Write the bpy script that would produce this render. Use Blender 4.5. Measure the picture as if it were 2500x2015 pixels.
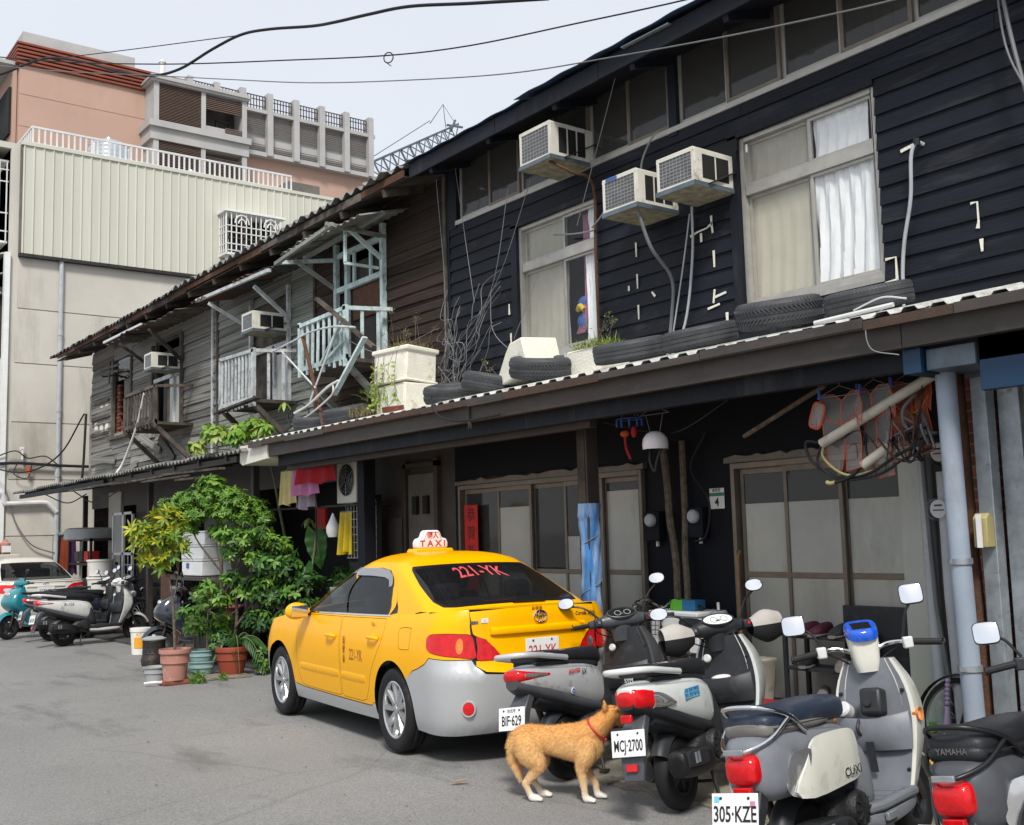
import bpy,bmesh,math,random
import numpy as np
from mathutils import Vector,Matrix,noise
from mathutils.geometry import delaunay_2d_cdt
for _o in list(bpy.data.objects):
 bpy.data.objects.remove(_o)
SC=bpy.context.scene
COL=SC.collection
R=math.radians
PI=math.pi
cam_d=bpy.data.cameras.new("camera")
cam_d.sensor_fit='HORIZONTAL'
cam_d.sensor_width=36.0
cam_d.lens=36.0*2659.27/2500.0
cam_d.clip_start=0.05
cam_d.clip_end=2000.0
cam=bpy.data.objects.new("camera",cam_d)
COL.objects.link(cam)
_yaw,_pit,_rol=0.64951,0.111616,-0.026192
_fw=Vector((math.sin(_yaw)*math.cos(_pit),math.cos(_yaw)*math.cos(_pit),math.sin(_pit)))
_rt=Vector((math.cos(_yaw),-math.sin(_yaw),0))
_up=_rt.cross(_fw)
_r2=_rt*math.cos(_rol)+_up*math.sin(_rol)
_u2=-_rt*math.sin(_rol)+_up*math.cos(_rol)
cam.matrix_world=Matrix(((_r2.x,_u2.x,-_fw.x,0.0),(_r2.y,_u2.y,-_fw.y,0.0),(_r2.z,_u2.z,-_fw.z,1.6522),(0,0,0,1)))
SC.camera=cam
SUN_EL,SUN_AZ=50.0,217.0
world=bpy.data.worlds.new("World")
SC.world=world
world.use_nodes=True
_nt=world.node_tree
for _n in list(_nt.nodes):
 _nt.nodes.remove(_n)
_out=_nt.nodes.new('ShaderNodeOutputWorld')
_bg=_nt.nodes.new('ShaderNodeBackground')
_sky=_nt.nodes.new('ShaderNodeTexSky')
_sky.sky_type='NISHITA'
_sky.sun_disc=False
_sky.sun_elevation=R(SUN_EL)
_sky.sun_rotation=R(SUN_AZ)
_sky.air_density=1.0
_sky.dust_density=2.0
_sky.ozone_density=1.2
_mix=_nt.nodes.new('ShaderNodeMix')
_mix.data_type='RGBA'
_mix.inputs[0].default_value=0.80
_tc=_nt.nodes.new('ShaderNodeTexCoord')
_nz=_nt.nodes.new('ShaderNodeTexNoise')
_nz.inputs['Scale'].default_value=1.6
_nz.inputs['Detail'].default_value=5.0
_nt.links.new(_tc.outputs['Generated'],_nz.inputs['Vector'])
_cr=_nt.nodes.new('ShaderNodeValToRGB')
_cr.color_ramp.elements[0].position=0.30
_cr.color_ramp.elements[0].color=(7.0,7.5,8.3,1)
_cr.color_ramp.elements[1].position=0.75
_cr.color_ramp.elements[1].color=(8.1,8.35,8.7,1)
_nt.links.new(_nz.outputs['Fac'],_cr.inputs['Fac'])
_nt.links.new(_sky.outputs['Color'],_mix.inputs[6])
_nt.links.new(_cr.outputs['Color'],_mix.inputs[7])
_nt.links.new(_mix.outputs[2],_bg.inputs['Color'])
_bg.inputs['Strength'].default_value=0.074
_nt.links.new(_bg.outputs[0],_out.inputs['Surface'])
sun_d=bpy.data.lights.new("sun",'SUN')
sun_d.energy=2.2
sun_d.angle=R(12)
sun_d.color=(1.0,0.965,0.91)
sun=bpy.data.objects.new("sun",sun_d)
COL.objects.link(sun)
_az,_el=R(SUN_AZ),R(SUN_EL)
_to=Vector((math.sin(_az)*math.cos(_el),math.cos(_az)*math.cos(_el),math.sin(_el)))
sun.rotation_euler=_to.to_track_quat('Z','Y').to_euler()
sun.location=_to*60
SC.view_settings.view_transform='Standard'
SC.view_settings.look='None'
SC.view_settings.gamma=1.0
SC.view_settings.exposure=0.72
SC.render.engine='CYCLES'
SC.cycles.max_bounces=8
SC.cycles.transparent_max_bounces=12
def T(x=0,y=0,z=0):
 return Matrix.Translation((x,y,z))
def RX(a):return Matrix.Rotation(a,4,'X')
def RY(a):return Matrix.Rotation(a,4,'Y')
def RZ(a):return Matrix.Rotation(a,4,'Z')
I4=Matrix.Identity(4)
def lerp(a,b,t):return a+(b-a)*t
def interp(tab,x):
 """piecewise smooth (monotone-ish cubic) interpolation of [(x, y), ...]"""
 if x<=tab[0][0]:return tab[0][1]
 if x>=tab[-1][0]:return tab[-1][1]
 for i in range(len(tab)-1):
  if x<=tab[i+1][0]:
   x0,y0=tab[i];x1,y1=tab[i+1]
   h=x1-x0;t=(x-x0)/h
   d=(y1-y0)/h
   m0=d if i==0 else((y1-tab[i-1][1])/(x1-tab[i-1][0]))
   m1=d if i+2>=len(tab)else((tab[i+2][1]-y0)/(tab[i+2][0]-x0))
   t2=t*t;t3=t2*t
   return(2*t3-3*t2+1)*y0+(t3-2*t2+t)*h*m0+(-2*t3+3*t2)*y1+(t3-t2)*h*m1
def spline(pts,n=8,closed=False):
 """Catmull-Rom through 3D points"""
 P=[Vector(p)for p in pts]
 out=[]
 m=len(P)
 segs=m if closed else m-1
 for i in range(segs):
  p1=P[i];p2=P[(i+1)%m]
  p0=P[i-1]if(i>0 or closed)else p1*2-p2
  p3=P[(i+2)%m]if(i+2<m or closed)else p2*2-p1
  for k in range(n):
   t=k/n
   out.append(0.5*((2*p1)+(p2-p0)*t+(2*p0-5*p1+4*p2-p3)*t*t+(3*p1-p0-3*p2+p3)*t*t*t))
 if not closed:out.append(P[-1].copy())
 return out
class MB:
 def __init__(s,M=None):
  s.v=[];s.f=[];s.M=M or I4
 def add(s,vs,fs,M=None):
  k=len(s.v);m=s.M@M if M is not None else s.M
  if m is I4:s.v.extend([tuple(p)for p in vs])
  else:s.v.extend([tuple(m@Vector(p))for p in vs])
  s.f.extend([tuple(i+k for i in f)for f in fs])
  return s
 def bx(s,x0,x1,y0,y1,z0,z1,M=None):
  return s.add([(x0,y0,z0),(x1,y0,z0),(x1,y1,z0),(x0,y1,z0),(x0,y0,z1),(x1,y0,z1),(x1,y1,z1),(x0,y1,z1)],[(0,3,2,1),(4,5,6,7),(0,1,5,4),(1,2,6,5),(2,3,7,6),(3,0,4,7)],M)
 def bar(s,a,b,w,h,up=(0,0,1)):
  a=Vector(a);b=Vector(b);d=(b-a);L=d.length;d.normalize()
  u=Vector(up)
  if abs(d.dot(u))>.98:u=Vector((1,0,0))if abs(d.x)<.9 else Vector((0,1,0))
  sd=d.cross(u).normalized();u=sd.cross(d)
  m=Matrix(((sd.x,d.x,u.x,a.x),(sd.y,d.y,u.y,a.y),(sd.z,d.z,u.z,a.z),(0,0,0,1)))
  return s.bx(-w/2,w/2,0,L,-h/2,h/2,m)
 def tube(s,pts,r,n=8,cap=True,closed=False,sx=1.0,sy=1.0):
  P=[Vector(p)for p in pts];m=len(P)
  rs=r if isinstance(r,(list,tuple))else[r]*m
  tan=[]
  for i in range(m):
   if closed:t=P[(i+1)%m]-P[i-1]
   else:t=P[min(i+1,m-1)]-P[max(i-1,0)]
   tan.append(t.normalized()if t.length>1e-9 else Vector((0,0,1)))
  u=Vector((0,0,1))if abs(tan[0].z)<.9 else Vector((1,0,0))
  vs=[];fs=[]
  for i in range(m):
   a=(u-tan[i]*u.dot(tan[i])).normalized();b=tan[i].cross(a);u=a
   for k in range(n):
    th=2*PI*k/n
    vs.append(P[i]+a*(math.cos(th)*rs[i]*sx)+b*(math.sin(th)*rs[i]*sy))
  for i in range(m if closed else m-1):
   j=(i+1)%m
   for k in range(n):
    l=(k+1)%n
    fs.append((i*n+k,i*n+l,j*n+l,j*n+k))
  if cap and not closed:
   fs.append(tuple(range(n-1,-1,-1)));fs.append(tuple((m-1)*n+k for k in range(n)))
  return s.add(vs,fs)
 def lathe(s,prof,n=24,M=None,cap0=False,cap1=False,a0=0,a1=2*PI):
  full=abs(a1-a0-2*PI)<1e-6
  nn=n if full else n+1
  vs=[];fs=[]
  for r,z in prof:
   for k in range(nn):
    th=a0+(a1-a0)*k/n
    vs.append((r*math.cos(th),r*math.sin(th),z))
  for i in range(len(prof)-1):
   for k in range(n):
    l=(k+1)%nn
    fs.append((i*nn+k,i*nn+l,(i+1)*nn+l,(i+1)*nn+k))
  if cap0:fs.append(tuple(range(nn-1,-1,-1)))
  if cap1:fs.append(tuple((len(prof)-1)*nn+k for k in range(nn)))
  return s.add(vs,fs,M)
 def prism(s,poly,h0,h1,M=None):
  n=len(poly)
  vs=[(x,y,h0)for x,y in poly]+[(x,y,h1)for x,y in poly]
  fs=[tuple(range(n-1,-1,-1)),tuple(range(n,2*n))]
  for i in range(n):
   j=(i+1)%n
   fs.append((i,j,n+j,n+i))
  return s.add(vs,fs,M)
 def loft(s,rings,cap=True,closed=True,M=None):
  n=len(rings[0]);vs=[];fs=[]
  for rg in rings:vs.extend(rg)
  for i in range(len(rings)-1):
   for k in range(n if closed else n-1):
    l=(k+1)%n
    fs.append((i*n+k,i*n+l,(i+1)*n+l,(i+1)*n+k))
  if cap and closed:
   fs.append(tuple(range(n-1,-1,-1)));fs.append(tuple((len(rings)-1)*n+k for k in range(n)))
  return s.add(vs,fs,M)
 def sheet(s,fn,nu,nv,M=None):
  vs=[fn(i/nu,j/nv)for i in range(nu+1)for j in range(nv+1)]
  fs=[(i*(nv+1)+j,(i+1)*(nv+1)+j,(i+1)*(nv+1)+j+1,i*(nv+1)+j+1)for i in range(nu)for j in range(nv)]
  return s.add(vs,fs,M)
 def ball(s,c,rx,ry=None,rz=None,n=14,m=9,M=None):
  ry=ry or rx;rz=rz or rx
  vs=[];fs=[]
  for j in range(m+1):
   ph=PI*j/m
   for k in range(n):
    th=2*PI*k/n
    vs.append((c[0]+rx*math.sin(ph)*math.cos(th),c[1]+ry*math.sin(ph)*math.sin(th),c[2]+rz*math.cos(ph)))
  for j in range(m):
   for k in range(n):
    l=(k+1)%n
    fs.append((j*n+k,(j+1)*n+k,(j+1)*n+l,j*n+l))
  return s.add(vs,fs,M)
 def mesh(s,name,angle=35):
  me=bpy.data.meshes.new(name)
  me.from_pydata(s.v,[],s.f)
  bm=bmesh.new();bm.from_mesh(me)
  bmesh.ops.remove_doubles(bm,verts=bm.verts,dist=1e-5)
  bmesh.ops.recalc_face_normals(bm,faces=bm.faces)
  bm.to_mesh(me);bm.free()
  me.shade_smooth()
  me.set_sharp_from_angle(angle=R(angle))
  return me
 def build(s,name,mat,parent=None,angle=35,bevel=0,seg=2,solid=0,sub=0,kind=None):
  o=bpy.data.objects.new(name,s.mesh(name,angle))
  return fin(o,mat,parent,bevel,seg,solid,sub,kind)
def fin(o,mat,parent=None,bevel=0,seg=2,solid=0,sub=0,kind=None):
 COL.objects.link(o)
 if mat is not None and not o.data.materials:o.data.materials.append(MAT(mat))
 if parent is not None:o.parent=parent
 if sub:
  m=o.modifiers.new("subdivision",'SUBSURF');m.levels=sub;m.render_levels=sub
 if solid:
  m=o.modifiers.new("thickness",'SOLIDIFY');m.thickness=solid;m.offset=0
  es=o.modifiers.new("rim",'EDGE_SPLIT');es.split_angle=R(55)
 if bevel:
  m=o.modifiers.new("bevel",'BEVEL');m.width=bevel;m.segments=seg;m.limit_method='ANGLE';m.angle_limit=R(40)
 if kind:o["kind"]=kind
 return o
def share(name,me,mat,parent=None,loc=(0,0,0),rot=(0,0,0),sc=(1,1,1)):
 """another object on the same mesh data"""
 o=bpy.data.objects.new(name,me);COL.objects.link(o)
 if mat is not None and not me.materials:me.materials.append(MAT(mat))
 o.parent=parent;o.location=loc;o.rotation_euler=rot;o.scale=sc
 return o
def thing(name,label,cat,loc=(0,0,0),rz=0,group=None,rot=None):
 o=bpy.data.objects.new(name,None)
 o.empty_display_size=.1
 COL.objects.link(o)
 o.location=loc;o.rotation_euler=rot if rot else(0,0,rz)
 return tag(o,label,cat,group)
def tag(o,label,cat,group=None):
 o["label"]=label;o["category"]=cat
 if group:o["group"]=group
 return o
def structure(o):
 o["kind"]="structure";return o
def copy_tree(o,parent=None):
 c=o.copy();COL.objects.link(c);c.parent=parent
 for ch in o.children:copy_tree(ch,c)
 return c
def text_mesh(body,size,extrude=0.0005,spacing=1.0,shear=0.0,bold=0.0,sx=1.0):
 cu=bpy.data.curves.new("lettering",'FONT')
 cu.body=body;cu.size=size;cu.extrude=extrude;cu.align_x='CENTER';cu.align_y='CENTER'
 cu.space_character=spacing;cu.shear=shear;cu.offset=bold;cu.resolution_u=3
 t=bpy.data.objects.new("lettering",cu);COL.objects.link(t)
 dg=bpy.context.evaluated_depsgraph_get()
 me=bpy.data.meshes.new_from_object(t.evaluated_get(dg))
 bpy.data.objects.remove(t);bpy.data.curves.remove(cu)
 if sx!=1.0:
  for v in me.vertices:v.co.x*=sx
 me.materials.clear()
 return me
def text(name,body,size,mat,parent,M,**k):
 me=text_mesh(body,size,**k)
 me.transform(M)
 o=bpy.data.objects.new(name,me)
 return fin(o,mat,parent)
_mats={}
_spec={}
def MAT(name):
 if not isinstance(name,str):return name
 if name not in _mats:
  _mats[name]=_make(name,**_spec[name])
 return _mats[name]
def defmat(name,col,**k):
 _spec[name]=dict(col=col,**k)
def _make(name,col,rough=.6,metal=0.,var=.18,scale=4.,stretch=(1,1,1),col2=None,bump=0.,bscale=60.,dirt=None,coat=0.,spec=.5,emit=0.,trans=0.,alpha=1.,sheen=0.,ior=1.45,sss=0.,drand=0.):
 m=bpy.data.materials.new(name);m.use_nodes=True
 nt=m.node_tree;N=nt.nodes;L=nt.links
 b=N['Principled BSDF']
 c=col if len(col)==4 else(*col,1)
 tc=N.new('ShaderNodeTexCoord');oi=N.new('ShaderNodeObjectInfo')
 ad=N.new('ShaderNodeVectorMath');ad.operation='MULTIPLY_ADD'
 ad.inputs[1].default_value=stretch
 cb=N.new('ShaderNodeCombineXYZ')
 mu=N.new('ShaderNodeMath');mu.operation='MULTIPLY';mu.inputs[1].default_value=37.0
 L.new(oi.outputs['Random'],mu.inputs[0])
 for k in range(3):L.new(mu.outputs[0],cb.inputs[k])
 L.new(tc.outputs['Object'],ad.inputs[0]);L.new(cb.outputs[0],ad.inputs[2])
 vec=ad.outputs[0]
 nz=N.new('ShaderNodeTexNoise');nz.inputs['Scale'].default_value=scale;nz.inputs['Detail'].default_value=6;nz.inputs['Roughness'].default_value=.62
 L.new(vec,nz.inputs['Vector'])
 rp=N.new('ShaderNodeValToRGB')
 d=col2 if col2 else tuple(x*(1-var)for x in c[:3]);
 hi=c if col2 else tuple(min(1,x*(1+var*.8))for x in c[:3])
 rp.color_ramp.elements[0].position=.32;rp.color_ramp.elements[0].color=(*d[:3],1)
 rp.color_ramp.elements[1].position=.68;rp.color_ramp.elements[1].color=(*hi[:3],1)
 L.new(nz.outputs['Fac'],rp.inputs['Fac'])
 cout=rp.outputs['Color']
 if drand:
  hs=N.new('ShaderNodeHueSaturation')
  mr=N.new('ShaderNodeMapRange');mr.inputs[3].default_value=1-drand;mr.inputs[4].default_value=1+drand
  L.new(oi.outputs['Random'],mr.inputs[0]);L.new(mr.outputs[0],hs.inputs['Value']);L.new(cout,hs.inputs['Color']);cout=hs.outputs[0]
 if dirt:
  dc,amt,dsc=dirt[:3]
  n2=N.new('ShaderNodeTexNoise');n2.inputs['Scale'].default_value=dsc;n2.inputs['Detail'].default_value=8;n2.inputs['Roughness'].default_value=.7
  v2=vec
  if len(dirt)>3:
   mp=N.new('ShaderNodeMapping');mp.inputs['Scale'].default_value=dirt[3];L.new(vec,mp.inputs[0]);v2=mp.outputs[0]
  L.new(v2,n2.inputs['Vector'])
  r2=N.new('ShaderNodeValToRGB');r2.color_ramp.elements[0].position=.62-amt*.35;r2.color_ramp.elements[1].position=.72
  r2.color_ramp.elements[0].color=(0,0,0,1);r2.color_ramp.elements[1].color=(1,1,1,1)
  L.new(n2.outputs['Fac'],r2.inputs['Fac'])
  mx=N.new('ShaderNodeMix');mx.data_type='RGBA';mx.inputs[7].default_value=(*dc,1)
  L.new(r2.outputs['Color'],mx.inputs[0]);L.new(cout,mx.inputs[6]);cout=mx.outputs[2]
 L.new(cout,b.inputs['Base Color'])
 rr=N.new('ShaderNodeMapRange');rr.inputs[3].default_value=max(.02,rough*.85);rr.inputs[4].default_value=min(1,rough*1.15)
 L.new(nz.outputs['Fac'],rr.inputs[0]);L.new(rr.outputs[0],b.inputs['Roughness'])
 b.inputs['Metallic'].default_value=metal
 b.inputs['Specular IOR Level'].default_value=spec
 b.inputs['Coat Weight'].default_value=coat;b.inputs['Coat Roughness'].default_value=.04
 b.inputs['IOR'].default_value=ior
 if sheen:b.inputs['Sheen Weight'].default_value=sheen
 if trans:b.inputs['Transmission Weight'].default_value=trans
 if alpha<1:b.inputs['Alpha'].default_value=alpha
 if sss:b.inputs['Subsurface Weight'].default_value=sss;b.inputs['Subsurface Scale'].default_value=.01
 if emit:b.inputs['Emission Color'].default_value=c;b.inputs['Emission Strength'].default_value=emit
 if bump:
  n3=N.new('ShaderNodeTexNoise');n3.inputs['Scale'].default_value=bscale;n3.inputs['Detail'].default_value=5
  L.new(vec,n3.inputs['Vector'])
  bp=N.new('ShaderNodeBump');bp.inputs['Strength'].default_value=min(1,bump);bp.inputs['Distance'].default_value=.02
  L.new(n3.outputs['Fac'],bp.inputs['Height']);L.new(bp.outputs[0],b.inputs['Normal'])
 return m
def glassmat(name,tint,rough=.03,op=.35,dust_sheen=(.10,.11,.115)):
 """window glass: clear pane (tinted) with mirror reflections by angle"""
 m=bpy.data.materials.new(name);m.use_nodes=True
 nt=m.node_tree;N=nt.nodes;L=nt.links
 N.remove(N['Principled BSDF'])
 out=N['Material Output']
 tr=N.new('ShaderNodeBsdfTransparent');tr.inputs[0].default_value=(*tint,1)
 df=N.new('ShaderNodeBsdfDiffuse');df.inputs[0].default_value=(*dust_sheen,1)  # pale diffuse layer carries both dust and painted reflections
 m1=N.new('ShaderNodeMixShader');m1.inputs[0].default_value=op
 L.new(tr.outputs[0],m1.inputs[1]);L.new(df.outputs[0],m1.inputs[2])
 gl=N.new('ShaderNodeBsdfGlossy');gl.inputs['Roughness'].default_value=rough
 fr=N.new('ShaderNodeFresnel');fr.inputs[0].default_value=1.42
 gm=N.new('ShaderNodeNewGeometry');iv=N.new('ShaderNodeMath');iv.operation='SUBTRACT';iv.inputs[0].default_value=1.0;L.new(gm.outputs['Backfacing'],iv.inputs[1])
 ml=N.new('ShaderNodeMath');ml.operation='MULTIPLY';L.new(fr.outputs[0],ml.inputs[0]);L.new(iv.outputs[0],ml.inputs[1])
 m2=N.new('ShaderNodeMixShader');L.new(ml.outputs[0],m2.inputs[0]);L.new(m1.outputs[0],m2.inputs[1]);L.new(gl.outputs[0],m2.inputs[2])
 L.new(m2.outputs[0],out.inputs['Surface'])
 _mats[name]=m
 # name, linear base colour
defmat('black_board',(.0072,.0096,.0155),rough=.6,var=.5,scale=2.2,stretch=(1,.8,.35),bump=.35,bscale=30,drand=.2,spec=.32,dirt=((.034,.036,.040),.16,3.5,(1,1,.5)))
defmat('black_wall',(.007,.008,.013),rough=.7,var=.3,scale=2,drand=.2,spec=.25)
defmat('old_board',(.30,.285,.26),rough=.9,col2=(.11,.104,.096),scale=2.0,stretch=(1,.18,3),bump=.6,bscale=40,drand=.4,spec=.15,dirt=((.44,.44,.41),.38,3,(1,.3,1)))
defmat('brown_board',(.080,.057,.046),rough=.9,col2=(.032,.023,.019),scale=2.0,stretch=(1,.18,3),bump=.6,bscale=40,drand=.35,spec=.15,dirt=((.085,.07,.06),.15,4,(1,.3,1)))
defmat('mint_board',(.36,.385,.34),rough=.9,col2=(.17,.178,.16),scale=2.0,stretch=(1,.18,3),bump=.6,bscale=40,drand=.25,spec=.15,dirt=((.05,.05,.045),.25,3,(1,.3,1)))
defmat('old_wood',(.14,.12,.10),rough=.9,col2=(.04,.034,.03),scale=4,bump=.5,bscale=40,drand=.3,spec=.15)
defmat('mint_paint',(.54,.66,.66),rough=.7,var=.2,scale=6,dirt=((.20,.21,.19),.28,9),drand=.1)
defmat('pale_paint',(.52,.55,.56),rough=.75,var=.25,scale=6,dirt=((.16,.16,.15),.35,9),drand=.1)
defmat('alu',(.42,.40,.36),rough=.42,metal=.35,var=.15,scale=6,drand=.08)
defmat('alu_brown',(.20,.165,.13),rough=.45,metal=.3,var=.2,scale=6,drand=.1)
defmat('ac_white',(.66,.64,.56),rough=.5,var=.08,scale=5,dirt=((.35,.30,.22),.16,7))
defmat('ac_grill',(.16,.15,.14),rough=.6,var=.2,scale=10)
defmat('ac_dark',(.012,.012,.012),rough=.8)
defmat('ac_bottom',(.28,.25,.17),rough=.8,var=.5,scale=12,bump=.4,bscale=60)
defmat('steel_grey',(.13,.16,.19),rough=.5,metal=.4,var=.25,scale=8)
defmat('galv',(.36,.39,.41),rough=.45,metal=.55,var=.25,scale=9,dirt=((.16,.10,.06),.08,10))
defmat('rust',(.13,.055,.026),rough=.85,col2=(.055,.03,.02),scale=14,bump=.4,bscale=90,drand=.2)
defmat('dark_steel',(.035,.032,.03),rough=.6,metal=.3,var=.4,scale=10,dirt=((.10,.05,.03),.15,9))
defmat('fascia_brown',(.058,.048,.042),rough=.6,var=.35,scale=5,stretch=(1,.3,1),dirt=((.085,.07,.06),.2,14))
defmat('roof_white',(.54,.55,.52),rough=.5,var=.15,scale=5,dirt=((.17,.11,.07),.34,6,(1,1,1)))
defmat('roof_dark',(.06,.062,.06),rough=.85,var=.4,scale=5,bump=.4,bscale=60,dirt=((.15,.15,.14),.2,9))
defmat('roof_asbestos',(.20,.20,.185),rough=.9,var=.4,scale=6,bump=.4,bscale=60,dirt=((.24,.24,.22),.25,9))
defmat('roof_blue',(.05,.085,.15),rough=.5,var=.25,scale=4)
defmat('tyre',(.062,.064,.069),rough=.6,var=.25,scale=9,dirt=((.10,.10,.10),.12,8),spec=.4)
defmat('tyre_clean',(.014,.014,.015),rough=.7,var=.2,scale=9,spec=.35,dirt=((.045,.043,.04),.10,6))
defmat('foam',(.80,.77,.66),rough=.8,var=.07,scale=8,bump=.35,bscale=55,dirt=((.45,.40,.26),.16,5))
defmat('foam_white',(.80,.81,.80),rough=.75,var=.04,scale=8,bump=.2,bscale=90)
defmat('curtain',(.86,.88,.88),rough=.85,var=.06,scale=5)
defmat('curtain_cream',(.70,.675,.60),rough=.85,var=.08,scale=5)
defmat('curtain_dark',(.44,.42,.385),rough=.85,var=.12,scale=5)
defmat('curtain_pink',(.50,.20,.32),rough=.85)
defmat('cloth_yellow',(.62,.45,.05),rough=.85)
defmat('cloth_blue',(.06,.14,.42),rough=.85)
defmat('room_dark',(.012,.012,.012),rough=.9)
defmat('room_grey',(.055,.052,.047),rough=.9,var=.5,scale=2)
defmat('concrete',(.55,.52,.46),rough=.9,var=.10,scale=.5,bump=.1,bscale=25,dirt=((.36,.33,.28),.25,.7,(1,1,.25)))
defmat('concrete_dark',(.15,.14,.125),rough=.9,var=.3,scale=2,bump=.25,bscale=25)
defmat('clad_green',(.545,.54,.46),rough=.55,var=.05,scale=.7,drand=.03,dirt=((.44,.44,.36),.1,.8,(1,1,.2)))
defmat('white_paint',(.74,.74,.72),rough=.55,var=.06,scale=5)
defmat('white_steel',(.66,.66,.65),rough=.4,var=.08,scale=5,metal=.1)
defmat('tank_steel',(.55,.58,.62),rough=.32,metal=.75,var=.15,scale=6)
defmat('pvc_grey',(.42,.44,.46),rough=.5,var=.1,scale=4,dirt=((.28,.27,.25),.18,5))
defmat('pvc_blue',(.30,.35,.42),rough=.45,var=.1,scale=4,dirt=((.24,.25,.27),.2,4,(1,1,.3)))
defmat('pvc_cream',(.55,.51,.42),rough=.5,var=.12,scale=5,dirt=((.3,.26,.2),.2,6))
defmat('pink_tile',(.45,.295,.23),rough=.7,var=.07,scale=.35,dirt=((.40,.26,.20),.15,.5,(1,1,.3)))
defmat('red_fin',(.22,.055,.03),rough=.6,var=.2,scale=1)
defmat('grey_render',(.40,.395,.385),rough=.85,var=.12,scale=.8)
defmat('louvre_brown',(.13,.085,.065),rough=.6,var=.15,scale=2)
defmat('rail_dark',(.06,.055,.055),rough=.6)
defmat('cable',(.010,.011,.013),rough=.6)
defmat('cable_grey',(.16,.165,.17),rough=.6,var=.2)
defmat('wire_pale',(.22,.22,.225),rough=.6,var=.2)
defmat('brick_red',(.20,.065,.04),rough=.9,var=.35,scale=6,bump=.5,bscale=60,drand=.3)
defmat('mortar',(.22,.19,.16),rough=.95,bump=.4,bscale=60)
defmat('frosted',(.43,.435,.39),rough=.22,var=.10,scale=1.5,spec=.5,drand=.08,dirt=((.30,.30,.265),.32,2.2,(1,1,.35)))
defmat('door_brown',(.055,.045,.04),rough=.6,var=.3,scale=3)
defmat('paper_red',(.55,.02,.015),rough=.7,var=.1)
defmat('ink',(.012,.01,.01),rough=.6)
defmat('ink_red',(.52,.03,.035),rough=.5,var=0)
defmat('ink_darkred',(.22,.03,.01),rough=.5,var=0)
defmat('sign_blue',(.007,.038,.090),rough=.45,var=.1,scale=3)
defmat('box_yellow',(.42,.36,.16),rough=.5,var=.12)
defmat('plastic_clear',(.50,.48,.46),rough=.25,alpha=.28,var=.1)
defmat('plastic_orange',(.55,.13,.04),rough=.35,alpha=.42,var=.1)
defmat('trim_orange',(.55,.09,.035),rough=.5,var=.05)
defmat('peg_blue',(.04,.10,.36),rough=.4)
defmat('soil',(.035,.026,.018),rough=.95,var=.4,scale=20,bump=.6,bscale=60)
defmat('terracotta_pale',(.40,.19,.145),rough=.8,var=.12,scale=5,dirt=((.60,.42,.36),.28,7))
defmat('terracotta',(.28,.055,.025),rough=.55,var=.12,scale=5,dirt=((.20,.06,.04),.15,6))
defmat('basin_teal',(.28,.43,.42),rough=.45,var=.12,scale=6,dirt=((.20,.27,.25),.22,7))
defmat('basin_grey',(.36,.37,.37),rough=.5,var=.12,scale=6)
defmat('stove_metal',(.045,.04,.038),rough=.55,metal=.4,var=.3,scale=6,dirt=((.12,.07,.05),.3,5))
defmat('bucket_white',(.74,.72,.66),rough=.4,var=.05)
defmat('label_yellow',(.80,.36,.02),rough=.5,var=0)
defmat('dead_leaf',(.36,.22,.10),rough=.8)
defmat('bark',(.20,.16,.115),rough=.9,col2=(.07,.055,.04),scale=18,bump=.5,bscale=70)
defmat('bark_green',(.16,.19,.09),rough=.8,var=.3,scale=12)
defmat('wicker',(.30,.17,.07),rough=.7,var=.3,scale=20)
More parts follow.
